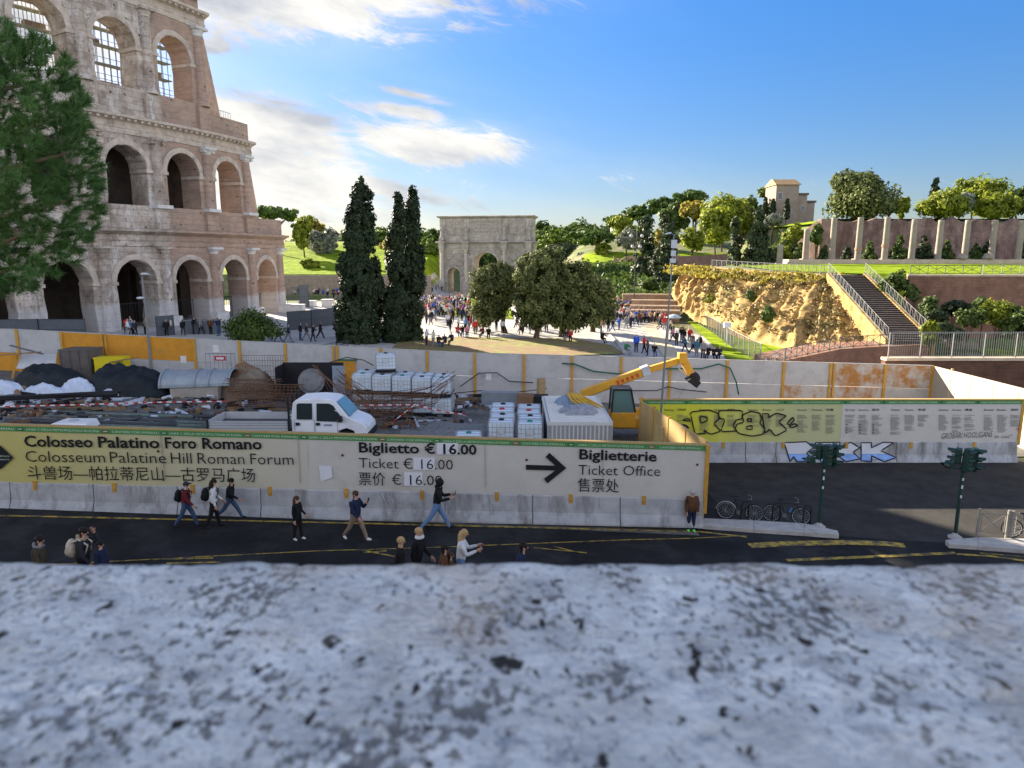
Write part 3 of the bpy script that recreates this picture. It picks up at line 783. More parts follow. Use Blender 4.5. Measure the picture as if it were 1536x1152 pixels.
def front_barriers():
    px = [-160, 15, 140, 266, 391, 530, 668, 800, 932, 1058]
    ss = [(fpx(x, 770, 0.3) - FA).dot(FU) for x in px]
    ss.insert(0, ss[0] - 3)
    for i in range(len(ss) - 1):
        if i == 0: continue
        mb = MB(); L = ss[i + 1] - ss[i] - 0.03
        barrier_mesh(mb, fpt(ss[i], -0.02, 0.02), FUS, FN, L)
        o = mb.build('concrete_barrier', M_BARR, bevel=0.012)
        tag(o, BAR_LABELS[i - 1] if i < len(BAR_LABELS) else 'pale concrete barrier under the Ticket Office lettering', 'barrier', 'concrete barriers under the front hoarding')
    o = bpy.data.objects.get('concrete_barrier')
    # dribbled tag on one barrier
    tg = bpy.data.objects[[o.name for o in COL.objects if o.name.startswith('concrete_barrier')][6]]
    mb = MB()
    for pts in ([(566, 742), (573, 752), (568, 757)], [(573, 740), (580, 757), (585, 745)], [(588, 756), (592, 742), (598, 756), (588, 750)], [(600, 745), (602, 757), (610, 750), (605, 745)], [(612, 758), (620, 752), (622, 760)]):
        mb.tube([fpx(x, y, 0.175) for x, y in pts], 0.012, 4)
    mb.build('tag_scrawl', mat('pale_spray', (0.5, 0.5, 0.49)), tg)
front_barriers()

# side hoarding with a door, from the front corner back to the banner of prices
def panel_run(t, A, B, za, zb, h0, h1, m, th=0.04, name='panel', parts=1):
    u = (B - A); Ln = u.length; u = u.normalized(); n = Vector((u.y, -u.x, 0))
    a = Vector((A.x, A.y, za)); b = Vector((B.x, B.y, zb)); mb = MB()
    mb.hexa([a + Zu * h0 - n * th, b + Zu * h0 - n * th, b + Zu * h0 + n * th, a + Zu * h0 + n * th, a + Zu * h1 - n * th, b + Zu * h1 - n * th, b + Zu * h1 + n * th, a + Zu * h1 + n * th])
    return mb.build(name, m, t)
SA, SB = Vector((7.2, 25.1, 0)), Vector((6.35, 33.7, 0))
def side_hoarding():
    t = thing('site_hoarding', 'tan side hoarding with a gate door behind the ticket office sign', 'hoarding', (6.7, 29, -0.5))
    k = 4
    for i in range(k):
        a, b = SA.lerp(SB, i / k), SA.lerp(SB, (i + 1) / k)
        panel_run(t, a, b, -0.4 - 0.07 * i, -0.47 - 0.07 * i, 0.0, 3.2, M_TAN)
        mb = MB(); u = (SB - SA).normalized(); p = b + Vector((0, 0, -0.5)); mb.obox(p + Zu * 1.6, u * 0.05, Vector((u.y, -u.x, 0)) * 0.07, Zu * 1.62); mb.build('post', M_POST, t)
    u = (SB - SA).normalized(); n = Vector((-u.y, u.x, 0))
    mb = MB(); p = SA.lerp(SB, 0.62) + n * 0.07; mb.obox(Vector((p.x, p.y, 0.9)), u * 0.5, n * 0.03, Zu * 1.2); d = mb.build('door', mat('door_tan', (0.45, 0.33, 0.14), 0.6), t)
    mb = MB(); p = p - u * 0.4 + n * 0.06; mb.obox(Vector((p.x, p.y, 1.2)), u * 0.02, n * 0.04, Zu * 0.16); mb.build('handle', M_INK, d)
side_hoarding()

# the banner of opening hours across the side street
GY = 34.0; GX0, GX1 = 6.4, 25.25; GZ = -0.67
def gpx(px, py, off=0.1): return on_plane(px, py, Vector((0, GY - off, 0)), Vector((0, -1, 0)))
def stroke(mb, pts, w, closed=True, off=0.125, fn=gpx):
    P = [fn(x, y, off) for x, y in pts]
    q = []
    n = len(P)
    for i in range(n if closed else n - 1):      # soften corners a little
        a, b = P[i], P[(i + 1) % n]
        q += [a.lerp(b, 0.12), a.lerp(b, 0.5), a.lerp(b, 0.88)]
    if not closed: q = [P[0]] + q + [P[-1]]
    mb.tube(q, w, 6, closed=closed)
def hours_hoarding():
    t = thing('site_hoarding', 'hoarding with opening hours banner and black sprayed graffiti', 'hoarding', (16, GY, GZ))
    MB().box(GX0, GX1, GY - 0.05, GY + 0.05, GZ + 1.07, GZ + 3.2).build('board', M_TAN, t)
    MB().box(GX0 - 0.1, GX1 + 0.1, GY - 0.12, GY + 0.1, GZ + 3.2, GZ + 3.25).build('top_rail', M_TAN, t)
    MB().box(GX1 + 0.003, GX1 + 0.15, GY - 0.1, GY + 0.1, GZ + 0.9, GZ + 3.18).build('end_post', M_POST, t)
    for px in (1085, 1175, 1270, 1367, 1462):
        x = gpx(px, 660).x; mb = MB(); mb.box(x - 0.07, x + 0.07, GY - 0.16, GY - 0.115, GZ + 0.74, GZ + 1.06); mb.build('post_foot', M_POST, t)
    sp = [GX0, gpx(1120, 640).x, gpx(1262, 640).x, GX1]
    for (x0, x1), m, lab in zip(zip(sp, sp[1:]), (M_FADE2, M_FADE2, M_BAN), ('lime yellow banner cloth', 'pale faded banner cloth', 'grey banner cloth')):
        mb = MB(); mb.sheet(wavy(Vector((x0, GY, 0)), Vector((x1, GY, 0)), GZ + 1.03, GZ + 3.0, lambda u, v: Vector((0, -0.075 - 0.012 * math.sin(u * 37) * (1 - v), 0)), 40, 4))
        mb.build('banner', m, t, True, label=lab)
    MB().box(GX0, GX1, GY - 0.10, GY - 0.06, GZ + 3.0, GZ + 3.17).build('green_header', M_GREEN, t)
    for x0, x1, tx in ((973, 1025, 'CANTIERE FORI IMPERIALI'), (1038, 1112, 'LINEA C DELLA METROPOLITANA DI ROMA'), (1126, 1168, 'CANTIERE FORI IMPERIALI'), (1188, 1260, 'LINEA C DELLA METROPOLITANA DI ROMA'), (1276, 1319, 'CANTIERE FORI IMPERIALI'),
                       (1334, 1406, 'LINEA C DELLA METROPOLITANA DI ROMA'), (1419, 1462, 'CANTIERE FORI IMPERIALI'), (1472, 1530, 'LINEA C DELLA METROPOLITANA DI ROMA')):
        text_on(tx, Vector((gpx(x0, 603).x, GY - 0.105, GZ + 3.05)), Vector((gpx(x1, 603).x, GY - 0.105, GZ + 3.05)), Zu * 0.075, M_WINK, t)
    for x0, w in ((1030, 3), (1119, 3), (1178, 3), (1268, 3), (1326, 3), (1412, 3), (1467, 3)):
        x = gpx(x0, 603).x; MB().box(x - 0.06, x + 0.06, GY - 0.108, GY - 0.1, GZ + 3.03, GZ + 3.14).build('emblem', mat('emblem_green', (0.03, 0.13, 0.05)), t)
    # columns of small print: heading and lines
    heads = ((978, 'Orario'), (1000, 'Opening'), (1020, '开放时间'), (1053, 'Biglietti'), (1075, 'Tickets'), (1095, '售票处'), (1126, 'Ingresso'), (1148, 'Entry'), (1168, '入口'), (1200, 'Sconti'), (1222, 'Discounts'), (1243, '优惠'),
             (1272, 'Servizi'), (1292, 'Services'), (1312, '服务'), (1340, 'Visite'), (1361, 'Tours'), (1381, '参观'), (1412, 'Accesso'), (1432, 'Access'), (1451, '通道'), (1480, 'Divieti'), (1500, 'Rules'), (1520, '规则'))
    r2 = random.Random(3)
    mbp = MB()
    for px, tx in heads:
        a = gpx(px - 4, 616, 0.105); b = gpx(px + 6 + 0.6 * len(tx), 616, 0.105)
        text_on(tx, a, b, Zu * 0.085, M_INK, t, 0.01)
        y = 623.0; ymax = r2.choice((640, 646, 650, 653))
        while y < ymax:
            if r2.random() < 0.9:
                a = gpx(px - 4, y, 0.105); w = r2.uniform(0.25, 0.48)
                xx = a.x
                while xx < a.x + w:
                    ww = r2.uniform(0.03, 0.09); mbp.box(xx, xx + ww, GY - 0.106, GY - 0.1, a.z, a.z + 0.022); xx += ww + 0.02
            y += 1.5
        if px in (1272, 1292, 1312):
            for k in range(4): mbp.ball(gpx(px - 2, 637 + 4 * k, 0.1), (0.05, 0.01, 0.05), 8, 4)
    mbp.build('small_print', M_GINK, t)
    Z6 = lambda pts: [(960 + x / 3.841, 560 + y / 3.841) for x, y in pts]
    mb = MB()
    for pts in ([(290, 222), (400, 210), (448, 228), (460, 258), (425, 290), (468, 332), (415, 350), (395, 345), (368, 325), (380, 346), (318, 350), (303, 290)],
                [(343, 246), (385, 252), (388, 272), (352, 288)], [(455, 213), (592, 213), (588, 262), (556, 268), (536, 300), (560, 332), (466, 336), (490, 264), (452, 258)],
                [(590, 240), (640, 218), (690, 228), (700, 262), (690, 285), (720, 320), (712, 350), (650, 362), (575, 348), (545, 322), (560, 292), (598, 282)],
                [(618, 262), (645, 262), (640, 280), (622, 276)], [(615, 306), (645, 300), (648, 322), (618, 322)],
                [(702, 232), (742, 232), (740, 258), (785, 228), (846, 244), (798, 278), (850, 326), (780, 362), (748, 320), (722, 345)],
                [(245, 268), (280, 258), (292, 276), (262, 272)], [(240, 296), (270, 300), (284, 318), (250, 304)], [(848, 290), (880, 252), (890, 270), (862, 296)], [(858, 308), (890, 288), (912, 300), (880, 312)]):
        stroke(mb, Z6(pts), 0.032)
    mb.build('graffiti_outline', M_SPRAY, t)
    P = gpx(1412, 658.5, 0.11); Q = gpx(1488, 655.5, 0.11)
    text_on('GROBARI HOOLIGANS', P, Q, Zu * 0.30, M_SPRAY, t, -0.012, shear=0.1, name='scrawl')
    text_on('in cuc!', gpx(1492, 657.5, 0.11), gpx(1517, 657.0, 0.11), Zu * 0.2, M_SPRAY, t, -0.012, name='scrawl')
    mb = MB(); mb.tube([gpx(1524, 644, 0.11), gpx(1531, 643, 0.11)], 0.012, 4); mb.tube([gpx(1527, 640, 0.11), gpx(1528, 648, 0.11)], 0.012, 4); mb.build('scrawl', mat('red_spray', (0.5, 0.05, 0.05)), t)
hours_hoarding()
def hours_barriers():
    labs = ['concrete barrier under the lime yellow hours banner', 'concrete barrier before the silver graffiti under the hours banner', 'concrete barrier carrying silver and blue graffiti letters', 'concrete barrier beside the end of the silver graffiti',
            'grey concrete barrier behind the sunlit green traffic light', 'concrete barrier at the street end of the hours hoarding']
    px = [1052, 1120, 1166, 1252, 1347, 1440, 1530]
    objs = []
    for i in range(len(px) - 1):
        x0, x1 = gpx(px[i], 680, 0.3).x, gpx(px[i + 1], 680, 0.3).x
        mb = MB(); barrier_mesh(mb, Vector((x0, GY - 0.02, GZ)), Vector((1, 0, 0)), Vector((0, -1, 0)), x1 - x0 - 0.03)
        o = mb.build('concrete_barrier', M_BARR, bevel=0.012); objs.append(o)
        tag(o, labs[i], 'barrier', 'concrete barriers under the hours hoarding')
    t = thing('graffiti', 'silver bubble lettering with black outline and blue shading on the barriers', 'graffiti', (20, GY - 0.3, GZ))
    def W_(z): return table([(0.08, 0.30), (0.22, 0.24), (0.42, 0.13), (1.03, 0.09)], z - GZ) + 0.02
    def fn(x, y, off=0):
        w = 0.13
        for _ in range(5): p = on_plane(x, y, Vector((0, GY - w - off, 0)), Vector((0, -1, 0))); w = W_(p.z)
        return p
    A = lambda pts: [(1000 + x / 2.866, 580 + y / 2.866) for x, y in pts]
    def clip(P, z, up):
        Q = []; ok = (lambda v: v.z >= z) if up else (lambda v: v.z <= z)
        for a, b in zip(P, P[1:] + P[:1]):
            if ok(a): Q.append(a)
            if ok(a) != ok(b): Q.append(a.lerp(b, (z - a.z) / (b.z - a.z)))
        return Q
    letters = ([(505, 240), (600, 236), (630, 262), (600, 285), (640, 322), (560, 322), (545, 300), (530, 322)], [(640, 240), (745, 238), (740, 262), (715, 264), (715, 322), (660, 322), (665, 266), (638, 262)],
               [(735, 262), (790, 238), (830, 262), (800, 280), (830, 310), (770, 322), (740, 300)], [(835, 240), (880, 240), (880, 262), (930, 238), (975, 240), (920, 275), (985, 304), (935, 322), (880, 296), (880, 322), (835, 318)])
    for k, L in enumerate(letters):
        P = [fn(x, y) for x, y in A(L)]; zc = min(p.z for p in P) + 0.36
        for nm, m, e, lo, hi in (('letter', M_SILV, 0.012, -9, 9), ('letter_shading', M_BLUES, 0.018, -9, zc)):
            mb = MB(); cuts = [lo] + [GZ + c for c in (0.08, 0.22, 0.42) if lo < GZ + c < hi] + [hi]
            for z0, z1 in zip(cuts, cuts[1:]):
                Q = clip(clip(P, z0, True), z1, False)
                if len(Q) > 2: mb.add([Vector((q.x, GY - W_(q.z) - e, q.z)) for q in Q], [tuple(range(len(Q)))])
            mb.build(nm, m, t)
        pts = A(L); dn = []
        for a, b in zip(pts, pts[1:] + pts[:1]): dn += [(a[0] + (b[0] - a[0]) * q / 6, a[1] + (b[1] - a[1]) * q / 6) for q in range(6)]
        mb = MB(); mb.tube([fn(x, y) - Vector((0, 0.022, 0)) for x, y in dn], 0.03, 5, closed=True); mb.build('letter_outline', M_SPRAY, t)
hours_barriers()

# the hoarding behind the site
FY = 48.0
def zfar(x): return table([(-60, 1.6), (-35, 1.32), (-3.1, -0.35), (29, -1.25), (60, -1.3)], x)
def far_hoarding():
    t = thing('site_hoarding', 'long grey and ochre panel hoarding at the back of the site', 'hoarding', (0, FY, 0))
    px = [-230, -165, -100, -34, 31, 97, 160, 227, 294, 361, 429.4, 504, 571.6, 641, 712, 786, 858, 932, 1005, 1091, 1176, 1249, 1328.5, 1399.5]
    P = []
    for x in px:
        p = at(x, 540, FY); P.append(Vector((p.x, FY, zfar(p.x))))
    up_o, lo_o, rust_u, rust_l = (5, 6, 7), (3, 4), (22,), (20, 21)
    for i in range(len(P) - 1):
        a, b = P[i], P[i + 1]
        panel_run(t, a, b, a.z, b.z, 1.72, 3.3, M_OCHRE if i in (5, 6, 7) else (M_RUSTP if i in (21, 22) else M_GREYP))
        panel_run(t, a, b, a.z, b.z, 0.0, 1.69, M_OCHRE if i in (3, 4) else (M_RUSTP if i in (20, 21) else M_GREYP), 0.03)
    for i, p in enumerate(P):
        mb = MB(); w = 0.085 if i not in (11, 21) else 0.1
        if i in (11, 21, 6):
            mb.box(p.x - 0.2, p.x - 0.06, FY - 0.14, FY - 0.042, p.z, p.z + 3.34); mb.box(p.x + 0.06, p.x + 0.2, FY - 0.14, FY - 0.042, p.z, p.z + 3.34)
        else: mb.box(p.x - w, p.x + w, FY - 0.14, FY - 0.042, p.z, p.z + 3.34)
        mb.build('post', M_POST, t)
    mb = MB(); a, b = P[0], P[-1]
    for p, q in zip(P, P[1:]):
        mb.hexa([p + Vector((0.0, -0.05, 3.3)), q + Vector((0.0, -0.05, 3.3)), q + Vector((0, 0.06, 3.3)), p + Vector((0, 0.06, 3.3)), p + Vector((0, -0.05, 3.35)), q + Vector((0, -0.05, 3.35)), q + Vector((0, 0.06, 3.35)), p + Vector((0, 0.06, 3.35))])
    mb.build('top_rail', mat('rail_grey', (0.42, 0.41, 0.38)), t)
    a, b = at(509, 560, FY), at(534, 560, FY); z = zfar(a.x)
    d = MB().box(a.x, b.x, FY - 0.12, FY - 0.045, z + 0.05, z + 2.3).build('door', mat('door_orange', (0.55, 0.26, 0.035), 0.6), t)
    MB().box(a.x - 0.1, b.x + 0.1, FY - 0.16, FY - 0.05, z + 2.3, z + 2.42).build('door_head', mat('door_green', (0.06, 0.15, 0.09)), d)
    for x0, y0 in ((324, 523), (733, 565), (275, 539)):
        p = at(x0, y0, FY - 0.06); MB().box(p.x - 0.2, p.x + 0.2, FY - 0.06, FY - 0.045, p.z - 0.25, p.z + 0.25).build('notice', mat('notice_white', (0.62, 0.62, 0.6)), t)
    t = thing('site_hoarding', 'sunlit cream return hoarding running toward the side street', 'hoarding', (28.2, 41, -0.7))
    A, B = Vector((29.25, 47.9, 0)), Vector((27.1, 34.6, 0)); k = 5
    for i in range(k):
        a, b = A.lerp(B, i / k), A.lerp(B, (i + 1) / k)
        panel_run(t, a, b, -1.25 + 0.12 * i, -1.13 + 0.12 * i, 0, 3.3 - 0.12 * i * 0, M_CREAM)
        u = (B - A).normalized(); n = Vector((-u.y, u.x, 0)) * -1
        mb = MB(); mb.obox(Vector((b.x, b.y, 0.55 + 0.12 * i * 0)), u * 0.05, n * 0.06, Zu * 1.75); mb.build('post', mat('post_pale', (0.58, 0.42, 0.2)), t)
far_hoarding()
# ------------------------------------------------------------------ the amphitheatre
M_TR1 = None
def colosseum_mat():
    """Travertine on the old part, brick on the restored end: the change follows the real joint, about Y = 78."""
    m, nt, b = _nodes('colosseum_stone'); N, L = nt.nodes, nt.links
    def math_(op, a, c=None, d=None):
        n = N.new('ShaderNodeMath'); n.operation = op
        for i, v in enumerate((a, c, d)):
            if v is None: continue
            if isinstance(v, (int, float)): n.inputs[i].default_value = v
            else: L.new(v, n.inputs[i])
        return n.outputs[0]
    def noise_(scale, detail=6, rough=0.65, loc=(0, 0, 0), sc=(1, 1, 1)):
        n = N.new('ShaderNodeTexNoise'); n.inputs['Scale'].default_value = scale; n.inputs['Detail'].default_value = detail; n.inputs['Roughness'].default_value = rough
        mp = N.new('ShaderNodeMapping'); mp.inputs['Location'].default_value = loc; mp.inputs['Scale'].default_value = sc
        L.new(geo.outputs['Position'], mp.inputs[0]); L.new(mp.outputs[0], n.inputs['Vector']); return n.outputs['Fac']
    def ramp(src, p0, c0, p1, c1):
        r = N.new('ShaderNodeValToRGB'); r.color_ramp.elements[0].position = p0; r.color_ramp.elements[0].color = (*c0, 1)
        r.color_ramp.elements[1].position = p1; r.color_ramp.elements[1].color = (*c1, 1); L.new(src, r.inputs[0]); return r.outputs[0]
    def mix(f, a, c, mode='MIX'):
        n = N.new('ShaderNodeMixRGB'); n.blend_type = mode
        for i, v in enumerate((f, a, c)):
            if isinstance(v, (int, float)): n.inputs[i].default_value = v
            elif isinstance(v, tuple): n.inputs[i].default_value = (*v, 1)
            else: L.new(v, n.inputs[i])
        return n.outputs[0]
    geo = N.new('ShaderNodeNewGeometry'); sep = N.new('ShaderNodeSeparateXYZ'); L.new(geo.outputs['Position'], sep.inputs[0])
    cb = N.new('ShaderNodeCombineXYZ'); L.new(math_('MULTIPLY_ADD', sep.outputs['X'], 0.45, sep.outputs['Y']), cb.inputs[0]); L.new(sep.outputs['Z'], cb.inputs[1])
    nA = noise_(0.55, 8, 0.7); nB = noise_(2.6, 6, 0.7, (7, 3, 1)); nC = noise_(0.8, 7, 0.75, (1, 9, 4), (1, 1, 0.3)); nD = noise_(9, 4, 0.6, (3, 3, 3))
    br = N.new('ShaderNodeTexBrick'); L.new(cb.outputs[0], br.inputs['Vector']); br.inputs['Scale'].default_value = 1; br.inputs['Brick Width'].default_value = 1.5; br.inputs['Row Height'].default_value = 0.62
    br.inputs['Mortar Size'].default_value = 0.022; br.inputs['Color1'].default_value = (0.56, 0.505, 0.44, 1); br.inputs['Color2'].default_value = (0.41, 0.36, 0.31, 1); br.inputs['Mortar'].default_value = (0.37, 0.32, 0.275, 1)
    trav = mix(1.0, br.outputs['Color'], ramp(nA, 0.34, (0.5, 0.44, 0.39), 0.62, (1.2, 1.18, 1.15)), 'MULTIPLY')
    trav = mix(ramp(nC, 0.51, (0, 0, 0), 0.66, (1, 1, 1)), trav, (0.66, 0.62, 0.57))          # pale run-off
    trav = mix(ramp(nB, 0.53, (0, 0, 0), 0.64, (1, 1, 1)), trav, (0.34, 0.255, 0.2))         # rusty weathering
    b2 = N.new('ShaderNodeTexBrick'); L.new(cb.outputs[0], b2.inputs['Vector']); b2.inputs['Scale'].default_value = 1; b2.inputs['Brick Width'].default_value = 0.6; b2.inputs['Row Height'].default_value = 0.2
    b2.inputs['Mortar Size'].default_value = 0.02; b2.inputs['Color1'].default_value = (0.43, 0.31, 0.24, 1); b2.inputs['Color2'].default_value = (0.36, 0.26, 0.205, 1); b2.inputs['Mortar'].default_value = (0.44, 0.34, 0.27, 1)
    brick = mix(1.0, b2.outputs['Color'], ramp(nA, 0.3, (0.75, 0.72, 0.7), 0.66, (1.15, 1.13, 1.1)), 'MULTIPLY')
    brick = mix(math_('MULTIPLY', ramp(nB, 0.5, (0, 0, 0), 0.8, (1, 1, 1)), 0.75), brick, (0.47, 0.385, 0.31))
    f = math_('ADD', math_('SUBTRACT', sep.outputs['Y'], 77.4), math_('MULTIPLY', math_('SUBTRACT', nA, 0.5), 9.0))
    f2 = math_('MULTIPLY', f, 1.6); fc = N.new('ShaderNodeClamp'); L.new(f2, fc.inputs[0])
    col = mix(fc.outputs[0], trav, brick)
    vo = N.new('ShaderNodeTexVoronoi'); vo.inputs['Scale'].default_value = 0.75; vo.inputs['Randomness'].default_value = 0.9; L.new(geo.outputs['Position'], vo.inputs['Vector'])
    col = mix(ramp(math_('ADD', vo.outputs['Distance'], math_('MULTIPLY', nB, 0.16)), 0.15, (0.85, 0.85, 0.85), 0.19, (0, 0, 0)), col, (0.07, 0.055, 0.045))
    # white plinth course of the lowest metres, a mark of the stone itself
    zf_ = math_('MULTIPLY', math_('SUBTRACT', math_('ADD', 4.2, math_('MULTIPLY', nA, 1.5)), sep.outputs['Z']), 2.0); zc = N.new('ShaderNodeClamp'); L.new(zf_, zc.inputs[0])
    col = mix(math_('MULTIPLY', zc.outputs[0], 0.75), col, (0.58, 0.57, 0.55))
    L.new(col, b.inputs['Base Color']); b.inputs['Roughness'].default_value = 0.92; b.inputs['Specular IOR Level'].default_value = 0.15
    h = math_('ADD', math_('ADD', math_('MULTIPLY', nB, 1.1), math_('MULTIPLY', nD, 0.5)), math_('MULTIPLY', br.outputs['Fac'], -0.35))
    bp = N.new('ShaderNodeBump'); bp.inputs['Strength'].default_value = 0.85; bp.inputs['Distance'].default_value = 0.16; L.new(h, bp.inputs['Height']); L.new(bp.outputs[0], b.inputs['Normal'])
    return m
M_COL = colosseum_mat()
M_COLW = mat('colosseum_white', (0.58, 0.565, 0.54), 0.9, 0.15, 1.5, 0.4, 8, stain=(0.42, 0.38, 0.33), stain_scale=0.8)
M_COLD = mat('colosseum_inner_shade', (0.055, 0.042, 0.034), 0.95, 0.35, 0.8, 0.6, 5)  # near-black colour stands in for the deep shade inside the arches
M_LEDGE = mat('colosseum_ledge', (0.48, 0.41, 0.34), 0.95, 0.25, 1.4, 0.6, 6, stain=(0.22, 0.19, 0.16), stain_scale=0.7)
M_STEEL = mat('scaffold_steel', (0.26, 0.26, 0.26), 0.5, 0.1, metallic=0.4)
M_DARKM = mat('dark_iron', (0.035, 0.038, 0.04), 0.6, 0.1)
def build_colosseum():
    B = 6.8; q0 = Vector((-40.84, 70.95)); th0 = 1.0199; k = 0.01486
    S0, S1 = -42.0, 60.0
    n = 1200; ds = (S1 - S0) / n
    xs, ys = [0.0], [0.0]
    for i in range(n):
        h = th0 + k * (S0 + (i + 0.5) * ds); xs.append(xs[-1] + math.cos(h) * ds); ys.append(ys[-1] + math.sin(h) * ds)
    i0 = -S0 / ds; ax = xs[int(i0)] + (xs[int(i0) + 1] - xs[int(i0)]) * (i0 % 1); ay = ys[int(i0)] + (ys[int(i0) + 1] - ys[int(i0)]) * (i0 % 1)
    def C(s, w, z):          # along the facade, inward, up
        i = (s - S0) / ds; j = max(0, min(n - 1, int(i))); t = i - j
        x = xs[j] + (xs[j + 1] - xs[j]) * t - ax + q0.x; y = ys[j] + (ys[j + 1] - ys[j]) * t - ay + q0.y
        h = th0 + k * s
        return Vector((x - math.sin(h) * w, y + math.cos(h) * w, z))
    t = thing('amphitheatre', 'huge ruined amphitheatre of travertine and brick arcades with stepped end', 'amphitheatre', C(8, 3, 2.0))
    r3 = random.Random(11)
    def jag(a): return r3.uniform(-a, a)
    def bay(mb, s, z0, z1, zsill, zspring, a, old, depth=2.7):
        """One arched bay centred at s: face, reveal and the sill below."""
        half = B / 2
        ang = [math.pi * (1 - i / 18) for i in range(19)]
        e = 0.10 if old else 0.012
        arch = [(-a + jag(e), zsill)] + [(-a + jag(e), zsill + (zspring - zsill) * j / 4) for j in (1, 2, 3)] + [((a + jag(e)) * math.cos(x), zspring + (a + jag(e)) * math.sin(x)) for x in ang] + [(a + jag(e), zsill + (zspring - zsill) * j / 4) for j in (3, 2, 1)] + [(a + jag(e), zsill)]
        m = len(arch)
        F = [C(s + x, 0, z) for x, z in arch]; Bk = [C(s + x, depth, z) for x, z in arch]
        mid = [C(s + x, depth * 0.5, z) for x, z in arch]
        mb.add(F + mid + Bk, [(i, i + 1, m + i + 1, m + i) for i in range(m - 1)] + [(m + i, m + i + 1, 2 * m + i + 1, 2 * m + i) for i in range(m - 1)])
        # face: side strips and the spandrel fan
        for sg in (-1, 1):
            zs_ = [zsill + (zspring - zsill) * j / 4 for j in range(5)]
            A = arch[:5] if sg < 0 else list(reversed(arch[-5:]))
            rows = [[C(s + sg * half, 0, z), C(s + sg * (half + a) / 2, 0, z), C(s + x, 0, zz)] for z, (x, zz) in zip(zs_, A)]
            mb.sheet(rows)
            q = sg * half
            side = [(x, z) for x, z in arch[4:4 + 19]]
            if sg > 0: side = list(reversed(side))
            half_pts = side[:10]
            tops = [(q, zspring)] + [(q, zspring + (z1 - zspring) * j / 4) for j in (1, 2, 3)] + [(q, z1)] + [(q * (1 - j / 5), z1) for j in (1, 2, 3, 4)] + [(0, z1)]
            mb.sheet([[C(s + x, 0, z), C(s + (x + u_) / 2, 0, (z + v_) / 2), C(s + u_, 0, v_)] for (x, z), (u_, v_) in zip(half_pts, tops)])
        if zsill > z0 + 0.01:
            mb.sheet([[C(s + half * (i / 4 - 1), 0, z) for i in range(9)] for z in (z0, (z0 + zsill) / 2, zsill)])
            mb.sheet([[C(s - a, 0, zsill), C(s + a, 0, zsill)], [C(s - a, depth, zsill), C(s + a, depth, zsill)]])
        # archivolt and imposts
    def archivolt(mb, s, zspring, a, proj=0.12, wd=0.55, old=False):
        prof = [(0.0, -0.02), (0.0, -proj), (wd * 0.55, -proj * 1.2), (wd, -proj * 0.7), (wd, 0.03)]
        rows = []
        for i in range(21):
            an = math.pi * (1 - i / 20); e = jag(0.05) if old else 0
            rows.append([C(s + (a + d + e) * math.cos(an), w, zspring + (a + d + e) * math.sin(an)) for d, w in prof])
        mb.sheet(rows)
    def impost(mb, s, z, w0=0.9):
        for sg in (-1, 1):
            pass
    def cbox(mb, s0, s1, w0, w1, z0, z1, nseg=None):
        nseg = nseg or max(1, int((s1 - s0) / 1.2))
        for i in range(nseg):
            a, b = s0 + (s1 - s0) * i / nseg, s0 + (s1 - s0) * (i + 1) / nseg
            mb.hexa([C(a, w0, z0), C(b, w0, z0), C(b, w1, z0), C(a, w1, z0), C(a, w0, z1), C(b, w0, z1), C(b, w1, z1), C(a, w1, z1)])
    def band(mb, s0, s1, prof, rough=0.0, step=0.6):
        """Mouldings: profile of (inward, z) swept along the facade."""
        nn = int((s1 - s0) / step); rows = []
        for i in range(nn + 1):
            s = s0 + (s1 - s0) * i / nn
            rows.append([C(s, w + jag(rough), z + jag(rough) * 0.6) for w, z in prof])
        mb.sheet(rows)
        for e in (0, -1):
            mb.add(rows[e], [tuple(range(len(prof)))])
    # storeys: (floor z, top of arcade wall, sill, springing, half opening, first bay, last bay (exclusive), column length limits)
    storeys = [(1.6, 10.6, 1.6, 6.95, 2.22, -6, 5, 'ground_arcade'), (12.3, 21.7, 14.75, 18.45, 2.2, -6, 4, 'first_floor_arcade'), (23.6, 34.4, 26.3, 30.4, 2.2, -6, 3, 'second_floor_arcade')]
    endw = [1.25, 1.0, 0.8]
    for li, (z0, z1, zs_, zsp, a, b0, b1, nm) in enumerate(storeys):
        mb = MB(); mv = MB()
        for bi in range(b0, b1):
            s = (bi - 0.5 + 0.0) * B
            old = bi < (2 if li < 2 else 3)
            bay(mb, s, z0, z1, zs_, zsp, a, old)
            archivolt(mv, s, zsp, a + 0.02, 0.13 if not old else 0.1, 0.55, old)
            for sg in (-1, 1):      # impost blocks run into the reveal
                e0, e1 = (a - 0.12, a + 0.75) if sg > 0 else (-a - 0.75, -a + 0.12)
                cbox(mv, s + e0, s + e1, -0.13, 2.6, zsp - 0.32, zsp + 0.02, 1)
        sE = (b1 - 1) * B
        # pier beyond the last column and the end face of the wall
        cbox(mb, sE, sE + endw[li], 0.002, 2.7, z0, z1, 1)
        arc = mb.build(nm, M_COL, t)
        mv.build('archivolt', M_LEDGE, arc)
        # entablature
        zt = {0: 10.6, 1: 21.7, 2: 34.4}[li]
        mb = MB(); e = 0.02
        prof = [(0.3, zt - 0.02), (-0.10, zt), (-0.12, zt + 0.5), (-0.17, zt + 0.52), (-0.17, zt + 0.62), (-0.10, zt + 0.66), (-0.10, zt + 1.15), (-0.30, zt + 1.25), (-0.62, zt + 1.42), (-0.85, zt + 1.48), (-0.88, zt + 1.74), (-0.5, zt + 1.80), (0.4, zt + 1.86)]
        band(mb, b0 * B - B, sE + endw[li] + 0.45, prof, 0.035)
        ent = mb.build('cornice', M_LEDGE if li != 0 else M_COL, t)
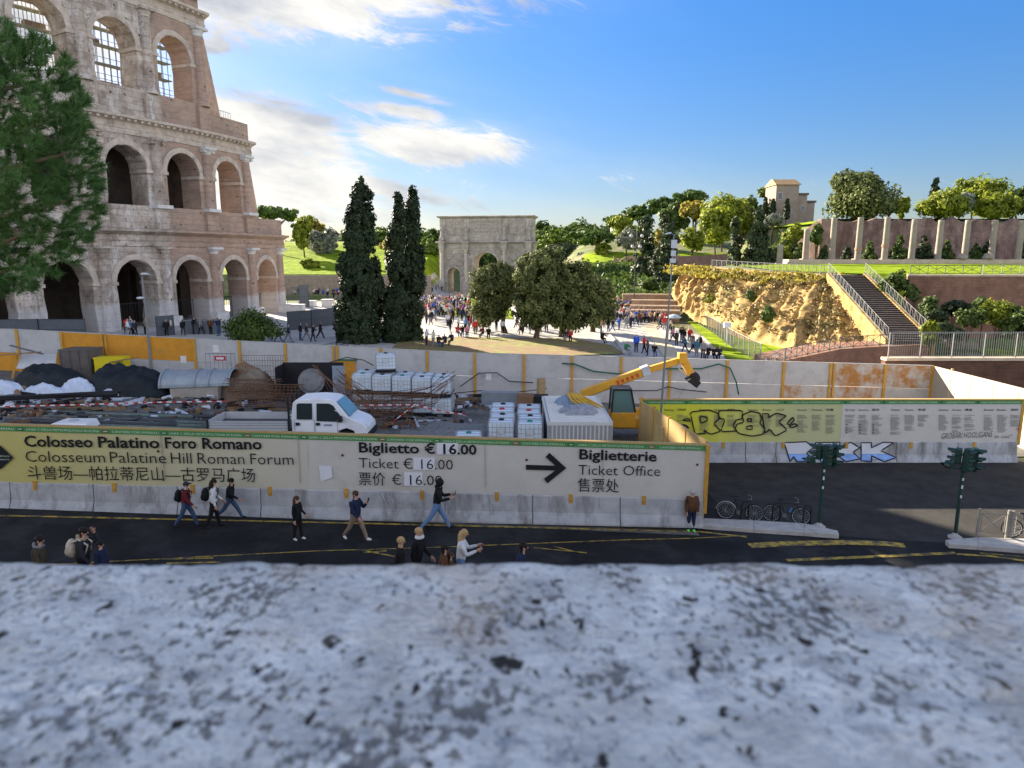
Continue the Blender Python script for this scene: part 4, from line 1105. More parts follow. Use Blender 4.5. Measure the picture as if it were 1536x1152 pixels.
        if li == 2 or li == 1:
            md = MB(); s = b0 * B
            while s < sE + endw[li]:
                cbox(md, s, s + 0.28, -0.72, -0.12, zt + 1.22, zt + 1.42, 1); s += 0.75
            md.build('bracket', M_LEDGE, ent)
        # plinth course standing on the cornice (parapet of the next storey)
        if li < 2:
            mb = MB(); zq = zt + 1.8
            cbox(mb, b0 * B - B, sE + endw[li] + 0.2, 0.05, 0.9, zq, {0: 14.35, 1: 25.6}[li])
            mb.build('parapet', M_COL, t)
            for bi in range(b0 + 1, b1 if li == 0 else b1):
                mb = MB(); cbox(mb, bi * B - B - 0.85, bi * B - B + 0.85, -0.42, 0.3, zq, {0: 14.55, 1: 26.1}[li], 1); mb.build('pedestal', M_COL, t)
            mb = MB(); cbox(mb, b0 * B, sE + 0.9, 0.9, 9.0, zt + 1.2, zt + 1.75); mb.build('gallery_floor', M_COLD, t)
        # half columns
        zb = {0: 1.6, 1: 14.55, 2: 26.1}[li]
        for bi in range(b0 + 1, b1 + 1):
            s = (bi - 1) * B; c0 = C(s, -0.02, 0); u_ = (C(s + 0.1, 0, 0) - C(s - 0.1, 0, 0)).normalized(); nrm = (C(s, -1, 0) - C(s, 0, 0)).normalized()
            mb = MB(); r0 = 0.62
            prof = [(r0 * 1.25, zb), (r0 * 1.25, zb + 0.3), (r0 * 1.12, zb + 0.42), (r0 * 1.0, zb + 0.5)] + [(r0 * (1 - 0.13 * f_) * (1 + jag(0.012)), zb + 0.5 + (zt - 0.75 - zb - 0.5) * f_) for f_ in (0.15, 0.3, 0.45, 0.6, 0.75, 0.9, 1.0)]
            mb.lathe(Vector((c0.x, c0.y, 0)), prof, 12, arc=(-0.15, math.pi + 0.15), xdir=-u_)
            old = bi < (3 if li < 2 else 3)
            hc = mb.build('half_column', M_COL, t, True)
            mb = MB(); rt = r0 * 0.87
            if li == 2:
                mb.lathe(Vector((c0.x, c0.y, 0)), [(rt, zt - 0.95), (rt * 1.12, zt - 0.85), (rt * 1.05, zt - 0.7), (rt * 1.35, zt - 0.4), (rt * 1.3, zt - 0.33), (rt * 1.6, zt - 0.12)], 12, arc=(-0.15, math.pi + 0.15), xdir=-u_)
            else:
                mb.lathe(Vector((c0.x, c0.y, 0)), [(rt, zt - 0.78), (rt * 1.1, zt - 0.7), (rt * 1.02, zt - 0.62), (rt * 1.1, zt - 0.5), (rt * 1.42, zt - 0.28)], 12, arc=(-0.15, math.pi + 0.15), xdir=-u_)
                if li == 1:
                    for sg in (-1, 1): mb.lathe(C(s + sg * rt * 1.15, 0.1, zt - 0.42), [(0.02, 0.78), (0.2, 0.75), (0.24, 0.5), (0.2, 0.0)], 8, axis=nrm)
            cbox(mb, s - 0.85, s + 0.85, -0.86, 0.1, zt - 0.27, zt - 0.005, 1)
            mb.build('capital', M_COLW if not old else M_COL, hc)
            if bi >= 2 and li == 0 or (li == 1 and bi >= 2):
                mb = MB(); cbox(mb, s - 0.95, s + 0.95, -0.9, 0.2, zb - 0.002, zb + {0: 1.5, 1: 0.35}[li], 1); mb.build('column_base', M_COLW, hc)
    # attic storey, mostly above the picture
    mb = MB(); cbox(mb, -7 * B, 2 * B + 0.8, 0.25, 2.4, 36.2, 49.5); mb.build('attic_wall', M_COL, t)
    for bi in range(-5, 4):
        mb = MB(); s = (bi - 1) * B; cbox(mb, s - 0.6, s + 0.6, -0.1, 0.3, 37.4, 47.5, 1); mb.build('pilaster', M_COL, t)
    mb = MB(); band(mb, -7 * B, 2 * B + 1.2, [(0.3, 48.6), (-0.2, 48.8), (-0.8, 49.2), (-0.85, 49.6), (0.5, 49.8)], 0.03); mb.build('cornice', M_LEDGE, t)
    # the sloping brick spurs that prop the free ends
    for sE, z0, z1, wd, dp in ((3 * B + 1.003, 14.3, 23.1, 2.0, 4.5), (2 * B + 0.803, 25.5, 36.0, 2.6, 4.5)):
        mb = MB(); N_ = 9
        for i in range(N_):
            f0, f1 = i / N_, (i + 1) / N_
            a0, a1 = wd * (1 - f0) ** 0.9, wd * (1 - f1) ** 0.9
            mb.hexa([C(sE, 0.15, z0 + (z1 - z0) * f0), C(sE + a0, 0.4, z0 + (z1 - z0) * f0), C(sE + a0, dp, z0 + (z1 - z0) * f0), C(sE, dp, z0 + (z1 - z0) * f0),
                     C(sE, 0.15, z0 + (z1 - z0) * f1), C(sE + a1 + 0.03, 0.4, z0 + (z1 - z0) * f1), C(sE + a1 + 0.03, dp, z0 + (z1 - z0) * f1), C(sE, dp, z0 + (z1 - z0) * f1)])
        mb.build('buttress', mat('brick_spur', (0.45, 0.31, 0.225), 0.95, 0.25, 1.5, 0.6, 6, stain=(0.25, 0.19, 0.15), stain_scale=0.6), t)
    # inside: the second wall of each lower gallery, vaults
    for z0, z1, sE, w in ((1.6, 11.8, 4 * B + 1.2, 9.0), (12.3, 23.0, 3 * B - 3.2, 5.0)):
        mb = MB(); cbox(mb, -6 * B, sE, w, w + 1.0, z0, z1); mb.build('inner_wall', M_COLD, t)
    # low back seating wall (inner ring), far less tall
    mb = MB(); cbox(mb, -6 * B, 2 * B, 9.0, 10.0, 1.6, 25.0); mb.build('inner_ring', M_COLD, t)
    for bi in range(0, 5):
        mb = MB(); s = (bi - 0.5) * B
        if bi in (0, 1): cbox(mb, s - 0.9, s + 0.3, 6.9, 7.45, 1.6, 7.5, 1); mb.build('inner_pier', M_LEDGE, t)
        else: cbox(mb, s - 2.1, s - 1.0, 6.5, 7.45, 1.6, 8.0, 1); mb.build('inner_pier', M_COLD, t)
    # scaffolding behind the upper arches
    sc = MB()
    for zz in (26.9, 28.9, 30.7, 32.3):
        cbox(sc, -5 * B, 2 * B - 0.6, 3.4, 4.4, zz, zz + 0.1); 
    for zz in (27.4, 27.9, 29.5, 31.2):
        cbox(sc, -5 * B, 2 * B - 0.6, 3.42, 3.46, zz, zz + 0.05)
    s = -5 * B
    while s < 2 * B - 0.8:
        for w in (3.45, 4.35):
            cbox(sc, s - 0.03, s + 0.03, w - 0.03, w + 0.03, 25.4, 34.6, 1)
        s += 0.75
    sc.build('scaffolding', M_STEEL, t)
    r5 = random.Random(2)
    for bi in range(-3, 3):
        for zz in (26.9, 28.9, 30.7):
            if r5.random() < 0.75:
                a_ = (bi - 0.5) * B + r5.uniform(-2, 0.5); sc = MB(); cbox(sc, a_, a_ + r5.uniform(0.8, 2.2), 3.5, 4.3, zz + 0.1, zz + r5.uniform(0.3, 0.7), 1); sc.build('scaffold_board', mat('scaffold_wood', (0.27, 0.19, 0.11), 0.8), t)
    
    # gates in the lower arches, guard rail on the end terrace
    for bi in (1, 2, 3, 4):
        mb = MB(); s = (bi - 0.5) * B
        for j in range(13):
            u_ = -2.0 + j * 0.333; cbox(mb, s + u_ - 0.02, s + u_ + 0.02, 2.2, 2.24, 2.0, 4.6, 1)
        cbox(mb, s - 2.1, s + 2.1, 2.2, 2.25, 4.55, 4.63, 1); mb.build('iron_gate', M_DARKM, t)
    mb = MB(); cbox(mb, 2.5 * B - 1.6, 2.5 * B - 0.2, 2.0, 2.9, 14.75, 16.2, 1); mb.build('dark_box', M_DARKM, t)
    mb = MB()
    for j in range(9):
        u_ = 3 * B - 3.8 + j * 0.45; cbox(mb, u_, u_ + 0.03, 1.4, 1.43, 25.5, 26.7, 1)
    cbox(mb, 3 * B - 3.8, 3 * B - 0.1, 1.4, 1.44, 26.66, 26.71, 1); mb.build('guard_rail', M_STEEL, t)
    return C
COLO = build_colosseum()

# ------------------------------------------------------------------ the triumphal arch
M_ARCH = brickmat('arch_marble', (0.5, 0.465, 0.41), (0.43, 0.40, 0.355), (0.3, 0.27, 0.24), 1, 1.9, 0.7, 0.015, axes='XZ', noise_col=(0.24, 0.20, 0.165), npos=(0.5, 0.7), nscale=0.5, bump=0.6)
M_ARCHR = mat('arch_relief', (0.36, 0.32, 0.275), 0.95, 0.35, 3.0, 1.0, 5, stain=(0.2, 0.17, 0.14), stain_scale=2.2)
def triumphal_arch():
    ox, oy, rz = -6.1, 182.0, R(-9)
    t = thing('triumphal_arch', 'weathered marble triumphal arch with three openings and tall attic', 'arch', (ox, oy, 0.0), rz)
    M = ROOTM[t]
    def part(mb, name, m, parent=t, smooth=False):
        mb.v = [tuple(M @ Vector(v)) for v in mb.v]
        return mb.build(name, m, parent, smooth)
    hw, dp = 12.4, 3.5        # half width, half depth
    op = [(-8.55, 1.68, 5.6), (0.0, 3.25, 8.2), (8.55, 1.68, 5.6)]
    mb = MB(); zt = 12.6
    def wallface(y):
        xs_ = [-hw]
        for c, a, zs_ in op:
            # strip left of the opening
            mb.sheet([[(xs_[-1], y, 0), (c - a, y, 0)], [(xs_[-1], y, zs_), (c - a, y, zs_)]])
            mb.sheet([[(xs_[-1], y, zs_), (c - a, y, zs_)], [(xs_[-1], y, zt), (c - a, y, zt)]])
            arc = [(c + a * math.cos(math.pi * (1 - i / 16)), zs_ + a * math.sin(math.pi * (1 - i / 16))) for i in range(17)]
            mb.sheet([[(x, y, z) for x, z in arc], [(x, y, zt) for x, z in arc]])
            xs_.append(c + a)
        mb.sheet([[(xs_[-1], y, 0), (hw, y, 0)], [(xs_[-1], y, zt), (hw, y, zt)]])
    wallface(-dp); wallface(dp)
    for c, a, zs_ in op:
        pr = [(c - a, 0)] + [(c + a * math.cos(math.pi * (1 - i / 16)), zs_ + a * math.sin(math.pi * (1 - i / 16))) for i in range(17)] + [(c + a, 0)]
        mb.sheet([[(x, -dp, z) for x, z in pr], [(x, dp, z) for x, z in pr]])
    for x in (-hw, hw): mb.sheet([[(x, -dp, 0), (x, dp, 0)], [(x, -dp, zt), (x, dp, zt)]])
    part(mb, 'lower_wall', M_ARCH)
    for c, a, zs_ in op:
        mb = MB(); pr = [(0.0, 0.0), (0.0, -0.22), (0.5, -0.28), (0.62, 0.0)]
        mb.sheet([[(c + (a + d + 0.01) * math.cos(math.pi * (1 - i / 16)), -dp + w, zs_ + (a + d + 0.01) * math.sin(math.pi * (1 - i / 16))) for d, w in pr] for i in range(17)])
        for sg in (-1, 1): mb.box(c + sg * (a + 0.35) - 0.45, c + sg * (a + 0.35) + 0.45, -dp - 0.25, -dp - 0.002, zs_ - 0.4, zs_)
        part(mb, 'archivolt', M_ARCH)
    def ledge(z0, prof, name='cornice', x=hw, y=dp):
        mb = MB(); rows = []
        for d, z in prof: rows.append([(-x - d, -y - d, z0 + z), (x + d, -y - d, z0 + z), (x + d, y + d, z0 + z), (-x - d, y + d, z0 + z), (-x - d, -y - d, z0 + z)])
        mb.sheet(rows); mb.add([r for r in rows[-1][:4]], [(0, 1, 2, 3)]); return part(mb, name, M_ARCH)
    ledge(12.6, [(0, 0), (0.12, 0.02), (0.14, 0.55), (0.08, 0.6), (0.08, 1.1), (0.45, 1.3), (0.8, 1.42), (0.82, 1.65), (0.0, 1.8)])
    mb = MB(); mb.box(-hw + 0.25, hw - 0.25, -dp + 0.3, dp - 0.3, 14.35, 20.4); part(mb, 'attic', M_ARCH)
    ledge(20.4, [(-0.3, 0), (0.0, 0.1), (0.35, 0.35), (0.4, 0.6), (0.0, 0.72), (-1, 0.75)])
    mb = MB(); mb.box(-hw + 0.05, hw - 0.05, -dp + 0.1, -dp + 0.297, 14.4, 15.7); part(mb, 'attic_plinth', M_ARCH)
    cx = (-11.35, -5.0, 5.0, 11.35)
    for x in cx:
        mb = MB(); mb.box(x - 0.85, x + 0.85, -dp - 1.9, -dp - 0.002, 0, 0.5); mb.box(x - 0.72, x + 0.72, -dp - 1.75, -dp - 0.002, 0.5, 3.1); mb.box(x - 0.85, x + 0.85, -dp - 1.9, -dp - 0.002, 3.1, 3.5); part(mb, 'pedestal', M_ARCH)
        mb = MB(); mb.lathe((x, -dp - 1.0, 0), [(0.62, 3.5), (0.62, 3.7), (0.48, 3.85), (0.46, 6.5), (0.40, 11.2), (0.42, 11.3), (0.62, 12.1)], 12); mb.box(x - 0.66, x + 0.66, -dp - 1.65, -dp - 0.35, 12.1, 12.3)
        c = part(mb, 'column', mat('numidian_marble', (0.45, 0.40, 0.33), 0.7, 0.2, 2), smooth=False)
        mb = MB(); mb.box(x - 0.7, x + 0.7, -dp - 1.7, -dp - 0.15, 12.3, 13.75); mb.box(x - 0.95, x + 0.95, -dp - 1.95, -dp - 0.1, 13.75, 14.3); part(mb, 'entablature_break', M_ARCH)
        # prisoner statue standing before the attic
        mb = MB(); y = -dp - 0.55
        mb.box(x - 0.62, x + 0.62, y - 0.55, -dp + 0.098, 14.3, 15.5)
        mb.lathe((x, y, 0), [(0.42, 15.5), (0.45, 16.2), (0.38, 16.9), (0.46, 17.5), (0.40, 17.9), (0.16, 18.05), (0.12, 18.15)], 8); mb.ball((x, y - 0.03, 18.35), 0.22)
        for sg in (-1, 1): mb.tube([(x + sg * 0.42, y, 17.8), (x + sg * 0.5, y - 0.1, 17.2), (x + sg * 0.12, y - 0.38, 16.95)], [0.14, 0.12, 0.09], 6)
        part(mb, 'statue', M_ARCHR, smooth=True)
        mb = MB(); mb.box(x - 0.75, x + 0.75, -dp + 0.102, -dp + 0.296, 15.7, 20.4); part(mb, 'attic_pilaster', M_ARCH)
    def relief(x0, x1, z0, z1, y, nfig, seed):
        rr = random.Random(seed); mb = MB(); nx, nz = max(10, int((x1 - x0) * 6)), max(6, int((z1 - z0) * 6)); rows = []
        for j in range(nz + 1):
            rows.append([(x0 + (x1 - x0) * i / nx, y - 0.05 - (0 if i in (0, nx) or j in (0, nz) else 0.26 * max(0, noise.fractal(Vector((x0 + (x1 - x0) * i / nx * 1.7 + seed, seed * 3.1, (z0 + (z1 - z0) * j / nz) * 1.1)), 1, 2, 3) + 0.25)), z0 + (z1 - z0) * j / nz) for i in range(nx + 1)])
        mb.sheet(rows); part(mb, 'relief_panel', M_ARCHR)
        f = MB(); 
        for a, b, c, d in ((x0 - 0.12, x1 + 0.12, z1, z1 + 0.14), (x0 - 0.12, x1 + 0.12, z0 - 0.14, z0), (x0 - 0.12, x0, z0, z1), (x1, x1 + 0.12, z0, z1)): f.box(a, b, y - 0.14, y, c, d)
        part(f, 'relief_frame', M_ARCH)
    yb, ya = -dp - 0.004, -dp + 0.294
    for i, (x0, x1) in enumerate(((-10.2, -8.45), (-7.95, -6.2), (6.2, 7.95), (8.45, 10.2))): relief(x0, x1, 16.1, 19.8, ya, 3, i)
    mb = MB(); mb.box(-3.9, 3.9, ya - 0.02, ya, 16.0, 19.9); p = part(mb, 'inscription_panel', M_ARCHR)
    f = MB()
    for a, b, c, d in ((-4.1, 4.1, 19.9, 20.1), (-4.1, 4.1, 15.8, 16.0), (-4.1, -3.9, 16.0, 19.9), (3.9, 4.1, 16.0, 19.9)): f.box(a, b, ya - 0.12, ya, c, d)
    part(f, 'panel_frame', M_ARCH)
    for i, row in enumerate(('IMP CAES FL CONSTANTINO MAXIMO', 'P F AVGVSTO S P Q R', 'QVOD INSTINCTV DIVINITATIS', 'MENTIS MAGNITVDINE CVM EXERCITV')):
        me_w = 3.4 if i != 1 else 2.2; z = 19.2 - i * 0.85
        P0, P1 = M @ Vector((-me_w, ya - 0.025, z)), M @ Vector((me_w, ya - 0.025, z))
        text_on(row, P0, P1, Zu * 0.42, mat('inscription', (0.16, 0.13, 0.10)), t, 0.0, name='inscription')
    for i, c in enumerate((-8.55, 8.55)):
        relief(c - 2.2, c + 2.2, 7.95, 8.75, yb, 5, 20 + i)
        for sg in (-1, 1):
            mb = MB(); mb.lathe((c + sg * 1.25, -dp - 0.004, 10.3), [(1.12, 0.0), (1.1, 0.16), (0.98, 0.18), (0.95, 0.05), (0.5, 0.16), (0.0, 0.1)], 20, axis=(0, -1, 0)); part(mb, 'roundel', M_ARCHR)
    for sg in (-1, 1): relief(sg * 3.6 - 0.9, sg * 3.6 + 0.9, 10.9, 12.0, yb, 2, 30 + sg)
    t.scale = (0.97, 0.97, 0.93)
triumphal_arch()
# ------------------------------------------------------------------ the temple hill
M_TUFA = mat('tufa', (0.30, 0.175, 0.065), 0.95, 0.4, 0.7, 1.0, 5, col2=(0.39, 0.26, 0.10), stain=(0.13, 0.115, 0.04), stain_scale=0.5, stain_pos=(0.5, 0.64), detail=12)
M_BRK = brickmat('terrace_brick', (0.30, 0.14, 0.085), (0.24, 0.115, 0.075), (0.25, 0.18, 0.14), 1, 0.5, 0.16, 0.03, axes='XZ', noise_col=(0.17, 0.10, 0.07))
M_BRKD = brickmat('dark_brick', (0.16, 0.075, 0.05), (0.125, 0.06, 0.045), (0.10, 0.065, 0.05), 1, 0.5, 0.16, 0.03, axes='XZ')
M_PINKW = brickmat('ruin_concrete', (0.36, 0.25, 0.205), (0.31, 0.215, 0.18), (0.27, 0.195, 0.165), 1, 1.1, 0.4, 0.03, axes='XZ', noise_col=(0.13, 0.08, 0.065), npos=(0.42, 0.6), nscale=0.3, bump=1.0)
M_GRANITE = mat('column_granite', (0.26, 0.225, 0.18), 0.8, 0.22, 1.2, 0.3, 10, stain=(0.29, 0.22, 0.15), stain_scale=0.5)
M_RAILW = mat('railing_grey', (0.24, 0.245, 0.24), 0.5, 0.1, metallic=0.2)
M_RAILD = mat('railing_dark', (0.10, 0.10, 0.095), 0.6, 0.1)
M_COPE = mat('coping_beige', (0.48, 0.38, 0.28), 0.9, 0.2, 1.0, 0.4, 8)
M_PLASTER = mat('old_plaster', (0.27, 0.215, 0.175), 0.95, 0.18, 0.5, 0.4, 4, stain=(0.2, 0.15, 0.12), stain_scale=0.25)
M_TILE = mat('roof_tile', (0.42, 0.27, 0.13), 0.9, 0.25, 3.0, 0.6, 14)
def cliff():
    top = [(28.6, 118, 8.2), (28.4, 108, 8.1), (28.6, 100, 8.0), (32.6, 88, 7.6), (35.8, 81.2, 7.45), (37.6, 79.3, 7.4)]
    bot = [(26.5, 117, 3.2), (25.6, 107, 1.8), (25.2, 97, 0.8), (26.4, 82, 0.2), (28.5, 70.5, 0.0), (34.0, 65.5, 0.4)]
    def samp(P, f):
        q = f * (len(P) - 1); i = min(int(q), len(P) - 2); t = q - i
        return Vector(P[i]).lerp(Vector(P[i + 1]), t)
    nx, ny = 260, 64; rows = []
    for j in range(ny + 1):
        g = j / ny; row = []
        for i in range(nx + 1):
            f = i / nx
            a, b = samp(bot, f), samp(top, f)
            steep = 0.55 + 0.25 * noise.noise(Vector((f * 5, 1.2, 0)))
            gg = g ** (1.0 + 0.9 * (1 - f) * 0.6)
            p = a.lerp(b, gg); p.z = a.z + (b.z - a.z) * (g ** 0.85)
            tdir = (samp(bot, min(1, f + 0.01)) - samp(bot, max(0, f - 0.01))); nr = Vector((tdir.y, -tdir.x, 0)).normalized()
            nr = -nr if nr.x > 0 and nr.y > 0 else nr
            env = math.sin(math.pi * min(1, g * 1.02)) ** 0.6
            gul = (abs(noise.noise(Vector((f * 15 + 0.4 * g, 3, g * 0.35)))) * 4.2 + abs(noise.noise(Vector((f * 37 + g, 7, g * 0.6)))) * 1.6) * (1.3 - f)
            d = noise.fractal(Vector((f * 26, g * 4, 5)), 0.9, 2.2, 6) * 0.42 + gul - 0.4
            p = p + nr * (-1.6 * env * d) + Zu * (0.25 * noise.fractal(Vector((f * 30, g * 9, 2)), 1, 2, 3)) * env
            if j == ny: p.z = b.z + 0.06 + 0.12 * noise.noise(Vector((f * 40, 0, 0)))
            row.append(p)
        rows.append(row)
    # a lip running back under the platform grass
    rows.append([Vector((p.x + 1.4, p.y + 1.8, p.z - 0.25)) for p in rows[-1]])
    mb = MB(); mb.sheet(rows); o = mb.build('cliff', M_TUFA, None, True)
    tag(o, kind='structure'); return rows
CLIFF = cliff()

def wall_run(name, pts, h0, h1, th, m, label, cat='wall', cope=None, cope_name='coping', rough=0.0):
    """A wall along (x, y) points from height h0 to h1 (numbers or per-point lists), thickness th away from the viewer."""
    c = pts[len(pts) // 2]; H0 = h0 if isinstance(h0, list) else [h0] * len(pts); H1 = h1 if isinstance(h1, list) else [h1] * len(pts)
    t = thing(name, label, cat, (c[0], c[1], H0[len(pts) // 2]))
    mb = MB()
    for i in range(len(pts) - 1):
        a, b = Vector((*pts[i], 0)), Vector((*pts[i + 1], 0)); u = (b - a); k = max(1, int(u.length / 1.5)) if rough else 1
        n = Vector((-u.y, u.x, 0)).normalized() * th
        prev = None
        for j in range(k):
            p, q = a.lerp(b, j / k), a.lerp(b, (j + 1) / k)
            z0a, z0b = mixf(H0[i], H0[i + 1], j / k), mixf(H0[i], H0[i + 1], (j + 1) / k)
            za = mixf(H1[i], H1[i + 1], j / k); zb = mixf(H1[i], H1[i + 1], (j + 1) / k)
            if rough: za += rough * noise.noise(Vector((p.x * 0.4, p.y * 0.4, 3))) ; zb += rough * noise.noise(Vector((q.x * 0.4, q.y * 0.4, 3)))
            mb.hexa([p + Zu * z0a, q + Zu * z0b, q + n + Zu * z0b, p + n + Zu * z0a, p + Zu * za, q + Zu * zb, q + n + Zu * zb, p + n + Zu * za])
    mb.build('wall_face', m, t)
    if cope:
        mb = MB()
        for i in range(len(pts) - 1):
            a, b = Vector((*pts[i], 0)), Vector((*pts[i + 1], 0)); u = (b - a).normalized(); n = Vector((-u.y, u.x, 0))
            mb.hexa([a - n * 0.1 + Zu * (H1[i] + 0.002), b - n * 0.1 + Zu * (H1[i + 1] + 0.002), b + n * (th + 0.1) + Zu * (H1[i + 1] + 0.002), a + n * (th + 0.1) + Zu * (H1[i] + 0.002),
                     a - n * 0.1 + Zu * (H1[i] + 0.2), b - n * 0.1 + Zu * (H1[i + 1] + 0.2), b + n * (th + 0.1) + Zu * (H1[i + 1] + 0.2), a + n * (th + 0.1) + Zu * (H1[i] + 0.2)])
        mb.build(cope_name, cope, t)
    return t
wall_run('retaining_wall', [(27.6, 51.2), (75, 51.2)], -1.5, 1.95, 0.6, M_BRKD, 'dark brick wall under the iron railing beside the cream hoarding', cope=M_COPE)
wall_run('retaining_wall', [(42.6, 76.2), (46.0, 74.8), (140, 68.7)], 1.0, [7.45, 7.45, 7.6], 0.8, M_BRK, 'brick terrace wall below the temple lawn railing', cope=M_COPE)
wall_run('ruined_wall', [(60.5, 140.4), (150, 140.4)], 7.5, [16.6, 16.2], 1.5, M_PINKW, 'long pinkish ruined wall behind the row of standing columns', rough=1.2)
wall_run('ruined_wall', [(57.5, 146), (60.5, 140.6)], 7.5, [14.2, 16.4], 1.2, M_PINKW, 'broken end of the long ruined wall above the bushes', rough=1.5)
wall_run('stylobate', [(48.5, 124.5), (140, 124.5)], 7.6, 9.03, 6.5, M_COPE, 'low beige stone platform edge the columns stand on', 'platform')
wall_run('low_wall', [(-66, 165.8), (-19, 165.8)], -0.5, 5.2, 0.6, mat('low_wall_stone', (0.27, 0.22, 0.17), 0.95, 0.25, 1.0, 0.5, 6), 'long low stone wall below the sunny grass slope', cope=None)
wall_run('masonry_mound', [(24.5, 172), (40, 170)], 4.5, [9.6, 10.0], 3, mat('mound_masonry', (0.36, 0.26, 0.15), 0.95, 0.35, 1.0, 0.8, 3), 'overgrown masonry remains on the slope beside the umbrella pine', rough=1.2)
wall_run('retaining_wall', [(31.5, 140), (41.5, 137)], 3.5, [9.6, 10.0], 1, mat('slope_brick', (0.20, 0.13, 0.10), 0.95, 0.3, 1.0, 0.6, 4), 'dark brick wall high on the slope among the trees', rough=0.5)  # plain brown brick of one tone, varied at random
# ruined foundations at the head of the queue
for k, (x0, y0, x1, y1, z) in enumerate(((19.0, 112, 26, 110.5, 2.6), (18.2, 108, 25.5, 106.5, 2.0), (17.6, 104, 24.5, 102.5, 1.6), (18.5, 118, 27, 117, 3.2))):
    wall_run('foundation_wall', [(x0, y0), (x1, y1)], -0.3, z, 0.8, mat('foundation_stone', (0.30, 0.21, 0.14), 0.95, 0.3, 1.0, 0.6, 5), ['brown ruined foundation wall by the queue, second from the cliff foot', 'brown ruined foundation wall nearest the queue head', 'lowest brown foundation wall beside the fence of the queue', 'topmost brown foundation wall below the garden terraces'][k], cope=mat('foundation_cap', (0.46, 0.36, 0.26), 0.9))

def standing_columns():
    px = [(1169, 396, 367), (1207.5, 392, 344), (1247, 391, 327), (1286, 391, 326), (1326, 391, 326), (1366.5, 391, 329), (1406, 391, 330), (1446, 391, 330), (1486, 391, 330), (1526, 391, 331)]
    labs = ['short broken grey column standing by itself at the end of the row', 'half height granite column next to the short broken one', 'tall granite column before the broken end of the ruined wall', 'tall column with a pale stone patch beside the big oak above',
            'tall column with a brown mended joint low on its shaft', 'tall column behind the person in white on the terrace', 'tall granite column sixth from the short broken one', 'tall column with a drum fragment at its foot beneath the tall cypress', 'tall column beside a round stone stump on the platform', 'tall column at the open end of the row']
    for i, (x, yb, yt) in enumerate(px):
        Y = 126.0 + (1.0 if i > 0 else -4)
        a = at(x, yb, Y); b = at(x, yt, Y); zb = max(9.04, Zg(a.x, Y)) if i else Zg(a.x, Y)
        t = thing('column', labs[i], 'column', (a.x, Y, zb), 0, 'standing granite columns of the temple')
        h = b.z - zb; rr = random.Random(i); mb = MB()
        pr = [(0.57, zb + 0.12)] + [(0.55 - 0.07 * f_ + rr.uniform(-0.012, 0.012), zb + 0.12 + (h - 0.12) * f_) for f_ in (0.04, 0.2, 0.35, 0.5, 0.65, 0.8, 0.93)] + [(0.50, zb + h - 0.05), (0.44, zb + h), (0.0, zb + h + 0.06)]
        mb.lathe((a.x, Y, 0), pr, 14); mb.build('shaft', M_GRANITE, t, True)
        if i in (3, 4):
            mb = MB(); f_ = 0.22 if i == 3 else 0.3; mb.lathe((a.x, Y, 0), [(0.62, zb + h * f_), (0.63, zb + h * f_ + 0.05), (0.63, zb + h * f_ + 0.35), (0.61, zb + h * f_ + 0.4)], 14); mb.build('mended_joint', mat('joint_brown', (0.30, 0.2, 0.12)), t)
        mb = MB(); mb.box(a.x - 0.75, a.x + 0.75, Y - 0.75, Y + 0.75, zb - 0.1, zb + 0.13); mb.build('base', M_GRANITE, t)
    for i, x in enumerate((1443, 1482)):
        a = at(x, 389, 124.9); t = thing('stone_stump', ['round pale drum fragment on the platform edge', 'broken stone block lying on the platform edge'][i], 'stone', (a.x, 124.9, 9.05))
        mb = MB(); rr = random.Random(i + 5); pr = [(0.0, 9.05), (0.85, 9.06), (0.95, 9.3), (0.9, 9.6), (0.6, 9.85 + 0.2 * i), (0, 9.9 + 0.2 * i)]
        mb.lathe((a.x, 124.95, 0), pr, 9); mb.v = [(x_ + rr.uniform(-.08, .08), y_ + rr.uniform(-.08, .08), z_ + rr.uniform(-.04, .04)) for x_, y_, z_ in mb.v]; mb.build('block', M_GRANITE, t)
standing_columns()

def rail_fence(name, pts, h, label, m, style='X', bay=2.0, cat='railing', bars=0.14, r=0.03, stone=False, group=None):
    """Metal railing along 3-D foot points; style X = crossed bays, V = vertical bars."""
    P = [Vector(p) for p in pts]; c = P[len(P) // 2]
    t = thing(name, label, cat, tuple(c), 0, group)
    rails, posts, fill = MB(), [], MB()
    for a, b in zip(P, P[1:]):
        L = (b - a).length; n = max(1, round(L / bay))
        for hh in ((h, 0.12) if style != 'X' else (h, h * 0.12)): rails.tube([a + Zu * hh, b + Zu * hh], r, 4)
        for i in range(n + (1 if b is P[-1] else 0)):
            p = a.lerp(b, i / n); q = MB(); q.tube([p - Zu * 0.1, p + Zu * (h + 0.05)], r * 1.5, 5); posts.append(q)
        for i in range(n):
            p, q = a.lerp(b, i / n), a.lerp(b, (i + 1) / n)
            if style == 'X':
                fill.tube([p + Zu * h * 0.12, q + Zu * h], r * 0.8, 4); fill.tube([p + Zu * h, q + Zu * h * 0.12], r * 0.8, 4)
                m_ = p.lerp(q, 0.5); fill.tube([m_ + Zu * h * 0.12, m_ + Zu * h], r * 0.8, 4)
            else:
                k = max(2, int((q - p).length / bars))
                for j in range(1, k): s = p.lerp(q, j / k); fill.tube([s + Zu * 0.1, s + Zu * (h + 0.12 if style == 'S' else h)], r * 0.55, 3, cap=False)
    rails.build('rail', m, t); fill.build('lattice', m, t)
    for q in posts[:90]: q.build('post', m, t)
    return t
gz = lambda x, y, d=0.0: (x, y, Zg(x, y) + d)
